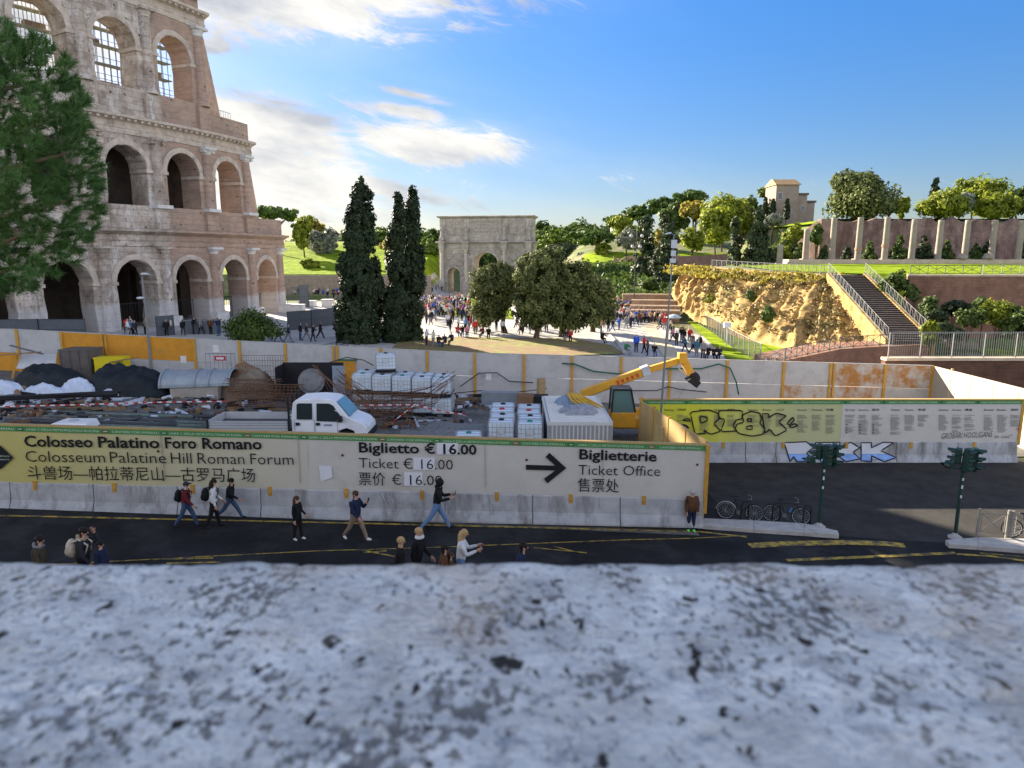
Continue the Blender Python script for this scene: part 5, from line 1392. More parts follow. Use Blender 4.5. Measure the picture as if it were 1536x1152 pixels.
# along the top of the cliff
rail_fence('railing', [(28.6, 101.5, 8.05), (33.0, 88.6, 7.65), (36.4, 81.6, 7.5)], 1.0, 'pale crossed metal railing along the top of the tufa cliff', M_RAILW, 'X', 1.1, r=0.028)
rail_fence('railing', [(43.4, 77.2, 7.6), (50, 75.6, 7.6)], 1.0, 'dark crossed railing at the stair head on the terrace lawn', M_RAILD, 'X', 1.8)
rail_fence('railing', [(50.2, 75.5, 7.6), (95, 72.4, 7.75)], 1.05, 'grey crossed railing along the brick terrace wall', M_RAILW, 'X', 1.9)
rail_fence('railing', [(27.9, 51.45, 2.13), (75, 51.45, 2.13)], 1.85, 'tall grey bar railing on the dark brick wall', M_RAILW, 'S', 2.4, bars=0.16, r=0.035)
rail_fence('railing', [(16.3, 53.5, 0.0), (27.6, 52.4, 0.0)], 0.9, 'low dark spiked fence on the grass behind the hoarding', M_RAILD, 'S', 2.2, bars=0.2, r=0.03)
# glass-and-steel queue fence below the cliff
QF = [ground(1014, 473), ground(1040, 482), ground(1075, 505), ground(1100, 525), ground(1140, 548)]
rail_fence('mesh_fence', [tuple(p) for p in QF], 1.9, 'tall grey mesh fence between the queue path and the grass strip', M_RAILW, 'V', 2.0, 'fence', 0.22, 0.03)

def stairs():
    T0, B0 = Vector((37.4, 79.2, 7.5)), Vector((35.6, 62.2, 1.95))
    t = thing('staircase', 'long flight of dark steps climbing beside the tufa cliff', 'staircase', tuple(B0))
    u = (T0 - B0); n = 34; side = Vector((u.y, -u.x, 0)).normalized() * 1.75
    up = u.z / n; fw = Vector((u.x, u.y, 0)) / n
    tr, ri = MB(), MB()
    for i in range(n):
        a = B0 + fw * i; z = B0.z + up * (i + 1)
        flat = fw * (2.0 if i == 17 else 1.0)
        p = [a - side, a + side, a + side + fw * 1.02, a - side + fw * 1.02]
        ri.hexa([Vector((v.x, v.y, B0.z - 2.5 if False else z - up - 0.9)) for v in p] + [Vector((v.x, v.y, z - 0.03)) for v in p])
        q = [a - side - fw * 0.12, a + side - fw * 0.12, a + side + fw * 1.0, a - side + fw * 1.0]
        tr.hexa([Vector((v.x, v.y, z - 0.028)) for v in q] + [Vector((v.x, v.y, z)) for v in q])
    ri.build('riser', mat('step_dark', (0.06, 0.05, 0.045), 0.9), t); tr.build('tread', mat('step_tread', (0.17, 0.135, 0.11), 0.9, 0.25, 2), t)
    mb = MB()
    for sg in (-1, 1):
        s2 = side * (1.12 * sg); w = side.normalized() * 0.18
        a, b = B0 + s2, T0 + s2
        mb.hexa([a - w - Zu * 2.0, a + w - Zu * 2.0, b + w - Zu * 2.5, b - w - Zu * 2.5, a - w + Zu * 0.25, a + w + Zu * 0.25, b + w + Zu * 0.25, b - w + Zu * 0.25])
    mb.build('stringer', M_TUFA, t)
    for sg, lab in ((-1, 'pale zigzag railing on the cliff side of the stairs'), (1, 'pale zigzag railing on the bush side of the stairs')):
        s2 = side * (1.12 * sg)
        A, Bm, Bm2, Bq = B0 + s2 + Zu * 0.25, B0.lerp(T0, 0.48) + s2 + Zu * 0.25, B0.lerp(T0, 0.53) + s2 + Zu * 0.25, T0 + s2 + Zu * 0.25
        rail_fence('railing', [tuple(A), tuple(Bm), tuple(Bm2), tuple(Bq)], 1.05, lab, M_RAILW, 'X', 1.05, r=0.02)
    # landing and its low wall
    C0 = B0 - side * 1.2
    lw = [(ground(1172, 545).x, 57.0), (30.2, 58.6), (B0.x - 1.6, B0.y - 1.2)]
    q = [at(1180, 527, 58.5), at(1262, 515, 60.5), at(1395, 502, 61.5)]
    z = [0.9, 1.6, 1.9]
    wall_run('landing_wall', [(q[0].x, q[0].y), (q[1].x, q[1].y), (q[2].x, q[2].y)], -0.4, z, 4.0, M_BRK, 'low brick landing at the foot of the stairs', cope=None)
    rail_fence('railing', [(q[0].x, q[0].y + .2, z[0]), (q[1].x, q[1].y + .2, z[1]), (B0.x - 1.9, q[2].y + 0.1, z[1] + 0.2)], 1.0, 'dark crossed railing on the landing below the stairs', M_RAILD, 'X', 1.2)
    rail_fence('railing', [(B0.x + 1.9, B0.y - 0.6, z[2]), (q[2].x + 1.6, q[2].y + 0.3, z[2])], 1.0, 'short pale railing returning from the stair foot', M_RAILW, 'X', 0.9)
    rail_fence('railing', [(q[0].x - 2.6, q[0].y - 0.5, -0.2), (q[0].x - 0.1, q[0].y + .2, z[0])], 1.0, 'short sloping pale railing before the landing', M_RAILW, 'X', 0.9)
stairs()

def tower_house():
    Y = 190.0; a = at(1153, 322, Y); b = at(1196, 322, Y); zt = at(1170, 277, Y).z; zb = at(1170, 330, Y).z
    t = thing('tower_house', 'square plaster tower house with tiled roof and lower wings on the hilltop', 'house', ((a.x + b.x) / 2, Y + 4, zb - 3))
    x0, x1 = a.x + 0.4, b.x
    MB().box(x0 + 1.2, x1, Y, Y + 8, zb - 4, zt).build('wall', M_PLASTER, t)
    xm = (x0 + 1.2 + x1) / 2; mb = MB(); e = 0.5
    mb.hexa([(x0 + 0.9, Y - e, zt), (x1 + e, Y - e, zt), (x1 + e, Y + 8 + e, zt), (x0 + 0.9, Y + 8 + e, zt), (x0 + 1.2, Y + 3.4, zt + 1.7), (x1 + e - 0.3, Y + 3.4, zt + 1.7), (x1 + e - 0.3, Y + 4.6, zt + 1.7), (x0 + 1.2, Y + 4.6, zt + 1.7)])
    mb.build('roof', M_TILE, t)
    def win(x, z, w, h, y=Y):
        f = MB().box(x - w / 2 - 0.1, x + w / 2 + 0.1, y - 0.06, y - 0.003, z - h / 2 - 0.1, z + h / 2 + 0.1).build('window', mat('window_frame', (0.45, 0.44, 0.42)), t)
        MB().box(x - w / 2, x + w / 2, y - 0.075, y - 0.062, z - h / 2, z + h / 2).build('pane', glassmat('pane_dark'), f)
    win(at(1170, 294, Y).x, at(1170, 294, Y).z, 1.0, 1.6); win(at(1184, 318, Y).x, at(1184, 318, Y).z, 0.9, 1.2)
    c = at(1213, 300, Y); z1 = at(1205, 292, Y).z
    MB().box(x1 + 0.003, c.x, Y + 1, Y + 8, zb - 4, z1).build('wing', M_PLASTER, t)
    MB().box(x1 + 0.003, c.x + 0.3, Y + 0.7, Y + 8.3, z1, z1 + 0.5).build('wing_roof', mat('dark_tile', (0.12, 0.09, 0.08), 0.9), t)
    d = at(1227, 305, Y); z2 = at(1220, 303, Y).z
    MB().box(c.x + 0.003, d.x, Y + 2, Y + 8, zb - 4, z2).build('wing', M_PLASTER, t)
    MB().box(c.x + 0.003 + 0.3, d.x + 0.3, Y + 1.7, Y + 8.3, z2, z2 + 0.5).build('wing_roof', mat('dark_tile', (0.12, 0.09, 0.08), 0.9), t)
    win(at(1204, 312, Y + 1).x, at(1204, 312, Y + 1).z, 0.8, 1.0, Y + 1)
tower_house()
# ------------------------------------------------------------------ trees and bushes
M_BARK = mat('bark', (0.10, 0.07, 0.05), 0.95, 0.35, 4, 0.8, 12)
M_BARKP = mat('bark_pine', (0.20, 0.13, 0.085), 0.95, 0.35, 3, 0.8, 10)
L_CYP = leafmat('cypress_leaf', (0.012, 0.022, 0.010), (0.04, 0.062, 0.022), 0.12)
L_ILEX = leafmat('ilex_leaf', (0.026, 0.04, 0.013), (0.19, 0.215, 0.075), 0.16, 0.75, 0.08)
L_PINE = leafmat('umbrella_leaf', (0.03, 0.065, 0.013), (0.12, 0.19, 0.03), 0.28)
L_PINEY = leafmat('umbrella_leaf_bright', (0.05, 0.10, 0.012), (0.18, 0.25, 0.03), 0.3)
L_LIME = leafmat('lime_leaf', (0.09, 0.13, 0.012), (0.30, 0.33, 0.03), 0.4)
L_YEL = leafmat('autumn_leaf', (0.14, 0.13, 0.02), (0.36, 0.29, 0.05), 0.4)
L_GRY = leafmat('olive_leaf', (0.10, 0.115, 0.075), (0.30, 0.32, 0.24), 0.25)
L_DARK = leafmat('dark_leaf', (0.015, 0.028, 0.012), (0.06, 0.085, 0.03), 0.2)
L_DRY = leafmat('scrub_leaf', (0.10, 0.075, 0.025), (0.27, 0.21, 0.09), 0.2)
L_MID = leafmat('mid_leaf', (0.03, 0.06, 0.014), (0.12, 0.17, 0.035), 0.3)
L_NEED = leafmat('pine_needle', (0.035, 0.09, 0.022), (0.13, 0.24, 0.06), 0.35, 0.55)
def leaf_arrays(c, nrm, size, asp, g):
    n = len(c)
    r = g.normal(size=(n, 3)); t = np.cross(nrm, r); t /= np.linalg.norm(t, axis=1, keepdims=True) + 1e-9
    b = np.cross(nrm, t)
    s = size[:, None]
    V = np.stack([c - t * s * asp, c - b * s, c + t * s * asp + nrm * s * 0.25, c + b * s], axis=1).reshape(-1, 3)
    F = np.arange(n * 4).reshape(-1, 4)
    return V, F
def crown_mesh(blobs, nclump, cr, per, size, g, shell=0.55, asp=1.4, flat=1.0, out=0.7, rnd=0.42):
    """blobs: ellipsoids (cx, cy, cz, rx, ry, rz). Clumps of leaves spread over their outer volume."""
    vol = np.array([b[3] * b[4] + b[3] * b[5] for b in blobs]); vol = vol / vol.sum()
    Cs, Ns = [], []
    for b, w in zip(blobs, vol):
        k = max(2, int(round(nclump * w)))
        d = g.normal(size=(k, 3)); d /= np.linalg.norm(d, axis=1, keepdims=True)
        rad = (shell + (1 - shell) * g.random(k) ** 0.6)[:, None] * (0.90 + 0.16 * g.random((k, 1)))
        cc = np.array(b[:3]) + d * rad * np.array(b[3:6])
        crr = cr * (0.6 + 0.8 * g.random(k))
        for c0, rr, dd in zip(cc, crr, d):
            m = int(per * (rr / cr) ** 1.5) + 3
            q = g.normal(size=(m, 3)); q /= np.linalg.norm(q, axis=1, keepdims=True)
            q = q * (g.random((m, 1)) ** 0.45)
            p = c0 + q * rr * np.array((1, 1, flat))
            nn = q * 0.5 + dd * 0.7 * out + g.normal(size=(m, 3)) * rnd + np.array((0, 0, 0.25))
            Cs.append(p); Ns.append(nn)
    C_ = np.concatenate(Cs); N_ = np.concatenate(Ns); N_ /= np.linalg.norm(N_, axis=1, keepdims=True) + 1e-9
    sz = size * (0.6 + 0.8 * g.random(len(C_)))
    return leaf_arrays(C_, N_, sz, asp, g)
def trunk(mb, base, tops, r, z_split, g, n=7):
    """A bole rising from base to the split and limbs running to the given points."""
    base = Vector(base); sp = Vector((base.x + (tops[0][0] - base.x) * 0.25, base.y + (tops[0][1] - base.y) * 0.25, z_split))
    mb.tube([base - Zu * 0.3, base + Zu * 0.15, base.lerp(sp, 0.5) + Vector((g.normal() * r * 0.4, g.normal() * r * 0.4, 0)), sp], [r * 1.7, r * 1.25, r, r * 0.85], n)
    for t in tops:
        t = Vector(t); m = sp.lerp(t, 0.5) + Vector((0, 0, (t.z - sp.z) * 0.12)) + Vector((g.normal(), g.normal(), 0)) * (t - sp).length * 0.05
        mb.tube([sp - Zu * r * 0.5, m, t], [r * 0.7, r * 0.42, r * 0.15], 6)
def tree(name, label, cat, base, blobs, nclump, cr, per, size, leaf, seed, r=0.25, z_split=None, tops=None, bark=None, group=None, shell=0.55, asp=1.4, flat=1.0, out=0.7, with_trunk=True):
    g = np.random.default_rng(seed)
    t = thing(name, label, cat, tuple(base), 0, group)
    V, F = crown_mesh(blobs, nclump, cr, per, size, g, shell, asp, flat, out)
    fastmesh('crown' if with_trunk else 'foliage', V, F, leaf, t)
    mb = MB()
    zs = z_split if z_split is not None else base[2] + 0.35 * (max(b[2] for b in blobs) - base[2])
    tops = tops or [(b[0] + g.normal() * b[3] * 0.2, b[1] + g.normal() * b[4] * 0.2, b[2] + b[5] * 0.3) for b in blobs]
    trunk(mb, base, tops, r, zs, g)
    mb.build('trunk' if with_trunk else 'stem', bark or M_BARK, t, True)
    return t
def pxblob(px, py, rpx, rpy, Y, depth=1.0):
    """Ellipsoid seen at a pixel with pixel radii at depth Y."""
    c = at(px, py, Y); rx = abs(at(px + rpx, py, Y).x - c.x); rz = abs(at(px, py - rpy, Y).z - c.z)
    return (c.x, c.y, c.z, rx, rx * depth, rz)
def gbase(px, Y):
    c = at(px, 450, Y); return (c.x, Y, Zg(c.x, Y))

# three cypresses
for k, (px, yb, prof, lab, Y) in enumerate(((541, 520, [(512, 30), (495, 34), (465, 36), (430, 34), (400, 31), (360, 26), (330, 22), (305, 16), (288, 9), (279, 4)], 'broad dark cypress with a rounded top, standing by itself', 66.5),
                                   (596, 520, [(508, 16), (490, 19), (450, 20), (400, 17), (360, 12), (330, 7), (312, 4), (298, 1.5)], 'slim dark cypress with a thin spike top', 67.5),
                                   (619, 518, [(510, 15), (470, 17), (430, 18), (390, 16), (350, 13), (325, 10), (305, 7), (295, 3)], 'dark cypress close behind the spike topped one', 69.5))):
    g = np.random.default_rng(40 + k); bl = []
    for (y, w) in prof:
        off = 0 if k != 1 else (y - 400) * -0.02
        bl.append(pxblob(px + off + g.normal() * w * 0.08, y, w * 0.98, 24 if y > 300 else 12, Y))
    base = gbase(px, Y)
    tree('cypress_tree', lab, 'cypress', base, bl, 760 if k == 0 else 420, 0.34, 60, 0.10, L_CYP, 50 + k, 0.22, base[2] + 2, tops=[(base[0], base[1], bl[-1][2] - 1)], shell=0.75, group='tall dark cypresses by the plaza', flat=1.5, out=0.9)
# the holm oaks on the island
for k, (px, yb, bl, lab, Y) in enumerate((
        (757, 508, [(740, 434, 32, 36), (733, 464, 25, 22), (752, 414, 20, 18)], 'smaller round holm oak at the cypress end of the island', 79),
        (805, 516, [(812, 416, 40, 44), (799, 462, 30, 28), (822, 392, 24, 18), (826, 463, 26, 24)], 'tallest holm oak in the middle of the island', 75.5),
        (843, 512, [(860, 428, 34, 38), (870, 460, 34, 30), (850, 478, 24, 16)], 'holm oak on the queue side of the island', 77.5),
        (890, 500, [(893, 445, 26, 32), (898, 468, 22, 20)], 'pale holm oak behind the island beside the crowd', 84))):
    base = gbase(px, Y); base = (base[0], base[1], base[2] + 0.1)
    B_ = [pxblob(x, y, a, b, Y) for x, y, a, b in bl]
    tree('holm_oak', lab, 'oak tree', base, B_, int(110 + 6.2 * sum(b[3] * b[5] for b in B_)), 0.62, 84, 0.11, L_ILEX, 60 + k, 0.26, base[2] + 2.0, group='holm oaks on the plaza island', shell=0.55)
# the near pine, top of its long-needled crown reaching into view
def near_pine():
    g = np.random.default_rng(5); Y0 = 13.0
    base = at(-95, 500, Y0); base = (base.x, Y0, Zg(base.x, Y0))
    t = thing('pine_tree', 'near pine with long soft green needles overlapping the amphitheatre', 'pine', base)
    spots = []
    while len(spots) < 2000:
        px, py = g.uniform(-240, 175), g.uniform(20, 446)
        # outline of the visible side
        lim = np.interp(py, [20, 50, 90, 150, 200, 250, 300, 340, 380, 410, 432], [-20, 50, 118, 138, 146, 158, 164, 160, 136, 104, 62])
        if px > lim - 6 - 6 * g.random(): continue
        if px < 80 and py > 440 - 0.05 * px: continue
        spots.append((px, py, Y0 + g.normal() * 1.0))
    Vs = []; mb = MB()
    for px, py, Y in spots:
        p = np.array(at(px, py, Y)); d = np.array([p[0] - base[0], (p[1] - Y0) * 0.7, (p[2] - (base[2] + 8.5)) * 0.6 + 0.5]); d = d / (np.linalg.norm(d) + 1e-6)
        d = d + g.normal(size=3) * 0.45; d /= np.linalg.norm(d)
        n = 90
        w = d * (0.3 + 0.9 * g.random((n, 1))) + g.normal(size=(n, 3)) * 0.42; w /= np.linalg.norm(w, axis=1, keepdims=True)
        o = p - d * 0.13 * g.random((n, 1)) + d * 0.1 * g.random((n, 1))
        L = (0.11 + 0.07 * g.random((n, 1)))
        s = np.cross(w, g.normal(size=(n, 3))); s /= np.linalg.norm(s, axis=1, keepdims=True)
        Vs.append(np.stack([o - s * 0.0055, o + s * 0.0055, o + w * L + s * 0.0010 - np.array((0, 0, 0.012)), o + w * L - s * 0.0010 - np.array((0, 0, 0.012))], axis=1).reshape(-1, 3))
    V = np.concatenate(Vs); F = np.arange(len(V)).reshape(-1, 4)
    fastmesh('crown', V, F, L_NEED, t)
    mb = MB(); tops = [tuple(at(x, y, Y0 + dy)) for x, y, dy in ((100, 230, 0), (60, 120, .5), (40, 350, -.5), (110, 300, .4), (-50, 60, 0), (-150, 200, .3), (20, 400, 0), (80, 180, -.6))]
    b0 = Vector(base); mb.tube([b0 - Zu * 0.3, b0 + Zu * 3, b0 + Zu * 7, b0 + Zu * 12.5], [0.3, 0.24, 0.2, 0.07], 8)
    for tp in tops:
        tp = Vector(tp); s = Vector((b0.x, b0.y, max(b0.z + 5, tp.z - 1.2))); mb.tube([s, s.lerp(tp, 0.5) + Zu * 0.25, tp], [0.09, 0.06, 0.02], 6)
    mb.build('trunk', M_BARKP, t, True)
near_pine()

# umbrella pines: (px, crown y, half width, half height, D, foot py or None, leaf, label)
UMB = [(415, 318, 34, 13, 215, L_PINE, 'umbrella pine beyond the end of the amphitheatre'), (640, 368, 28, 18, 215, L_PINEY, 'umbrella pine beside the triumphal arch, nearer the cypresses'),
       (655, 352, 22, 16, 235, L_PINE, 'umbrella pine tucked behind the edge of the triumphal arch'),
       (835, 352, 36, 18, 235, L_PINEY, 'bright umbrella pine just past the triumphal arch'), (885, 352, 38, 18, 200, L_PINE, 'umbrella pine with a bare leaning trunk above the crowd'), (860, 346, 30, 12, 255, L_PINE, 'umbrella pine between the two pines past the arch'),
       (925, 328, 20, 9, 245, L_PINE, 'lowest umbrella pine on the hill ridge'), (955, 317, 24, 15, 240, L_PINE, 'second umbrella pine up the hill ridge'), (988, 306, 28, 17, 238, L_PINE, 'third umbrella pine up the hill ridge'),
       (1036, 293, 32, 14, 236, L_PINE, 'highest umbrella pine on the hill ridge'), (1150, 287, 9, 9, 205, L_PINE, 'small umbrella pine beside the tower house'), (590, 350, 34, 14, 240, L_PINEY, 'umbrella pine seen between the cypresses')]
for k, (px, py, rw, rh, Y, lf, lab) in enumerate(UMB):
    g = np.random.default_rng(100 + k)
    c = pxblob(px, py + rh * 0.3, rw, rh * 0.9, Y); base = gbase(px + (8 if k == 4 else g.normal() * 4), Y)
    B_ = []
    for j in range(7):
        an = 2 * math.pi * j / 7 + g.random(); f_ = 0.58
        B_.append((c[0] + math.cos(an) * c[3] * f_, c[1] + math.sin(an) * c[3] * f_, c[2] + g.normal() * c[5] * 0.12, c[3] * 0.42, c[3] * 0.42, c[5] * 0.62))
    B_.append((c[0], c[1], c[2] + c[5] * 0.35, c[3] * 0.62, c[3] * 0.62, c[5] * 0.62))
    zs = base[2] + (c[2] - base[2]) * 0.55
    tops = [(b[0], b[1], b[2] - b[5] * 0.3) for b in B_]
    tree('umbrella_pine', lab, 'pine', base, B_, 110, 0.95, 44, 0.26, lf, 120 + k, 0.32, zs, tops, M_BARKP, 'umbrella pines on the far hills', shell=0.5, flat=0.6)

# broadleaf trees and shrubs of the far hills: (kind, px, py, half width, half height, D, leaf, label, leaf size)
FAR = [('lime_tree', 455, 345, 17, 28, 205, L_LIME, 'yellow-green tree beyond the end of the amphitheatre'), ('ash_tree', 488, 358, 24, 26, 215, L_GRY, 'bluish grey tree on the slope before the broad cypress'), ('autumn_tree', 470, 350, 20, 18, 225, L_YEL, 'golden autumn tree behind the grey tree'),
       ('autumn_tree', 590, 385, 24, 24, 225, L_YEL, 'golden tree low between the cypresses'), ('evergreen_oak', 572, 365, 26, 22, 240, L_MID, 'green tree between the broad cypress and the spike topped one'), ('evergreen_oak', 650, 392, 18, 30, 230, L_DARK, 'dark tree under the umbrella pine by the arch'),
       ('autumn_tree', 632, 392, 14, 16, 222, L_YEL, 'yellow tree under the umbrella pine by the arch'),
       ('evergreen_oak', 850, 392, 38, 24, 225, L_DARK, 'dark tree under the bright umbrella pine past the arch'), ('olive_tree', 872, 398, 16, 18, 205, L_GRY, 'grey olive tree under the leaning umbrella pine'), ('lime_tree', 908, 382, 14, 17, 195, L_LIME, 'lime green tree beside the masonry mound'),
       ('lime_tree', 932, 340, 20, 16, 215, L_LIME, 'lime tree below the lowest ridge pines'), ('olive_tree', 940, 358, 20, 18, 190, L_GRY, 'silvery olive above the masonry mound'), ('lime_tree', 1040, 318, 22, 18, 215, L_YEL, 'yellowish tree under the highest ridge pine'),
       ('plane_tree', 1085, 328, 40, 36, 200, L_LIME, 'big rounded yellow-green tree on the hill'), ('plane_tree', 1075, 338, 30, 26, 185, L_LIME, 'rounded lime tree standing before the big yellow-green one'), ('lime_tree', 1038, 355, 20, 20, 175, L_LIME, 'small bright lime tree beside the dark conifers'), ('evergreen_oak', 1120, 322, 26, 28, 205, L_MID, 'mid green tree behind the topiary yews'),
       ('evergreen_oak', 1010, 330, 24, 24, 225, L_MID, 'dull green tree between ridge pines and conifers'),
       ('yew_tree', 1104, 362, 13, 32, 128, L_DARK, 'narrow dark yew on the temple platform'), ('yew_tree', 1140, 360, 22, 34, 126, L_DARK, 'broad dark conifer on the temple platform'), ('fig_tree', 1188, 362, 17, 30, 133, L_LIME, 'yellow-green shrubby tree by the short broken column'), ('laurel_tree', 1178, 380, 24, 18, 134, L_MID, 'low green shrub mass behind the short broken column'),
       ('laurel_tree', 1226, 352, 10, 18, 139, L_MID, 'ivy green shrub on the broken end of the ruined wall'), ('olive_tree', 1160, 330, 14, 8, 170, L_GRY, 'low silvery shrub below the tower house'),
       ('pine_fir', 965, 382, 22, 45, 150, L_DARK, 'dark shaggy conifer behind the double globe lamp'), ('pine_fir', 1000, 380, 24, 48, 142, L_DARK, 'dark bushy conifer behind the floodlight pole'), ('autumn_tree', 985, 372, 14, 32, 160, L_YEL, 'yellowing tree between the two dark conifers'),
       ('great_oak', 1290, 294, 58, 33, 150, L_ILEX, 'great dark holm oak above the ruined wall'), ('great_oak', 1285, 274, 34, 20, 152, L_ILEX, 'upper dome of foliage behind the great holm oak'),
       ('lime_tree', 1410, 308, 34, 19, 152, L_LIME, 'spreading lime yellow tree above the ruined wall'), ('olive_tree', 1440, 304, 20, 17, 156, L_GRY, 'silvery olive beside the spreading lime tree'), ('lime_tree', 1462, 290, 42, 22, 165, L_LIME, 'yellow-green tree on the mound behind the olive'), ('plane_tree', 1492, 307, 30, 20, 153, L_LIME, 'yellow-green tree past the silvery olive'), ('evergreen_oak', 1528, 304, 28, 26, 156, L_MID, 'mid green tree at the end of the wall-top row'),
       ('lime_tree', 1352, 308, 12, 18, 158, L_LIME, 'small green tree right under the great oak canopy'), ('evergreen_oak', 1335, 312, 12, 9, 158, L_DARK, 'dark shrub below the great holm oak'),
       ('laurel_bush', 1342, 424, 20, 19, 73.5, L_MID, 'leafy green bush beside the head of the stairs'), ('laurel_bush', 1368, 440, 10, 14, 72, L_MID, 'small bush against the brick terrace wall'), ('laurel_bush', 1405, 475, 16, 14, 66, L_DARK, 'dark green bush behind the iron railing'),
       ('laurel_bush', 1455, 480, 18, 20, 66, L_MID, 'rounded green bush below the terrace wall'), ('ivy_bush', 1500, 472, 30, 20, 67, L_LIME, 'large pale ivy bush below the terrace wall'), ('ivy_bush', 1395, 500, 12, 20, 60, L_LIME, 'spiky light green plant behind the iron railing'), ('laurel_bush', 1392, 462, 14, 20, 67, L_MID, 'leafy bush filling the gap beside the stairs'), ('laurel_bush', 1432, 462, 18, 14, 69, L_DARK, 'dark bush in the shade of the terrace wall'), ('ivy_bush', 1478, 456, 16, 9, 70, L_MID, 'ivy mound creeping up the terrace wall'), ('ivy_bush', 1528, 486, 26, 22, 65, L_MID, 'bulky ivy mound at the end of the iron railing'), ('laurel_bush', 1425, 496, 18, 14, 60, L_DARK, 'low dark bush just behind the bars of the iron railing'),
       ('ivy_bush', 1128, 442, 7, 8, 86, L_MID, 'small round bush growing high on the cliff face'), ('ivy_bush', 1152, 470, 9, 14, 76, L_MID, 'long bush growing low on the cliff face'), ('ivy_bush', 1094, 418, 9, 6, 95, L_LIME, 'tuft of green near the cliff railing'), ('ivy_bush', 1066, 448, 5, 8, 95, L_LIME, 'small tuft on the cliff end'),
       ('laurel_bush', 1030, 425, 22, 10, 125, L_DARK, 'dark clipped bushes on the garden terraces behind the foundations'), ('laurel_bush', 975, 425, 18, 8, 128, L_MID, 'green bushes on the garden terraces by the globe lamp'),
       ('oleander_bush', 380, 492, 44, 22, 62, L_MID, 'loose green bush growing before the amphitheatre fence'), ('laurel_bush', 466, 396, 14, 6, 182, L_LIME, 'round bush on the sunny grass slope')]
for k, (nm, px, py, rw, rh, Y, lf, lab) in enumerate(FAR):
    g = np.random.default_rng(300 + k); c = pxblob(px, py, rw, rh, Y); B_ = []
    nb = 5 if rw < 25 else 9
    for j in range(nb):
        d = g.normal(size=3); d /= np.linalg.norm(d); f_ = 0.5
        B_.append((c[0] + d[0] * c[3] * f_, c[1] + d[1] * c[4] * f_, c[2] + d[2] * c[5] * f_, c[3] * 0.55, c[4] * 0.55, c[5] * 0.55))
    if nm in ('yew_tree', 'pine_fir'):
        B_ = [(c[0] + g.normal() * c[3] * 0.1, c[1], c[2] - c[5] * 0.85 + 2 * c[5] * f_, c[3] * (1.0 - 0.72 * f_), c[4] * (1.0 - 0.72 * f_), c[5] * 0.28) for f_ in (0, 0.2, 0.4, 0.6, 0.78, 0.92)]
    zg = Zg(c[0], Y); onc = nm == 'ivy_bush' and Y > 70
    base = (c[0], Y, min(zg, c[2] - c[5] * 0.9) if not onc else c[2] - c[5] * 0.8)
    if onc: base = (c[0] + 0.6, Y + 0.6, c[2] - 0.3)
    ls = Y * 0.0017 if Y > 110 else max(0.075, Y * 0.0016)
    cr = max(0.28, c[3] * 0.26); ncl = int(44 + 1.6 * (rw * rh) ** 0.5)
    shrub = 'bush' in nm
    tree(nm, lab, 'bush' if shrub else 'tree', base, B_, ncl, cr, int(min(70, 16 + (cr / ls) ** 2 * 2.2)), ls, lf, 330 + k, 0.05 if shrub else 0.2, None, None, None, 'bushes on the slopes' if shrub else 'trees on the far hills', with_trunk=not shrub)
# thin cypress spires on the hill, and the clipped cones between the columns
for k, (px, yb, yt, w, Y, lab) in enumerate(((1385, 312, 265, 6, 158, 'single dark cypress spire above the ruined wall'), (1171, 326, 301, 3, 186, 'thin cypress against the tower house wall'), (1150, 322, 300, 3, 187, 'thin cypress at the corner of the tower house'), (1139, 325, 298, 2.5, 195, 'thin cypress left of the tower house'.replace('left of', 'just outside')))):
    base = gbase(px, Y); z0, z1 = at(px, yb, Y).z, at(px, yt, Y).z; rr = abs(at(px + w, 300, Y).x - at(px, 300, Y).x)
    B_ = [(base[0], Y, z0 + (z1 - z0) * f_, rr * s_, rr * s_, (z1 - z0) * 0.12) for f_, s_ in ((0.05, .9), (.2, 1), (.35, 1), (.5, .9), (.65, .75), (.8, .55), (.93, .3))]
    tree('cypress_tree', lab, 'cypress', (base[0], Y, min(base[2], z0)), B_, 90, 0.4, 26, 0.22, L_CYP, 500 + k, 0.12, z0, [(base[0], Y, z1 - 1)], group='cypress spires on the hill', shell=0.7)
CONE_X = (1155, 1194.5, 1231, 1265, 1298.5, 1341, 1378, 1413, 1456, 1472, 1534)
CONE_T = (376, 366, 370, 370, 360, 353, 354, 362, 365, 363, 350)
CONE_L = ['small clipped cone by the short broken column', 'leaning clipped cone beside the half height column', 'small rounded cone before the wall end', 'small rounded cone between two tall columns', 'clipped cone close to the person in white', 'large clipped cone behind the person in white', 'large dark clipped cone mid row', 'narrow clipped cone before the ruined wall', 'clipped cone close by the stone drum', 'clipped cone leaning toward a tall column', 'tall clipped cone at the open end of the row']
for k, (px, yt) in enumerate(zip(CONE_X, CONE_T)):
    Y = 130.0; base = gbase(px, Y); z1 = at(px, yt, Y).z; h = z1 - base[2]; rr = 0.3 * h + 0.25
    B_ = [(base[0], Y, base[2] + h * f_, rr * s_, rr * s_, h * 0.13) for f_, s_ in ((0.12, 1), (.26, .92), (.4, .76), (.54, .6), (.68, .43), (.8, .27), (.9, .12))]
    tree('topiary_cone', CONE_L[k], 'topiary', base, B_, 90, 0.34, 30, 0.16, L_MID if k % 3 else L_DARK, 540 + k, 0.1, base[2] + 0.3, [(base[0], Y, z1 - 0.6)], group='clipped cones between the columns', shell=0.8)
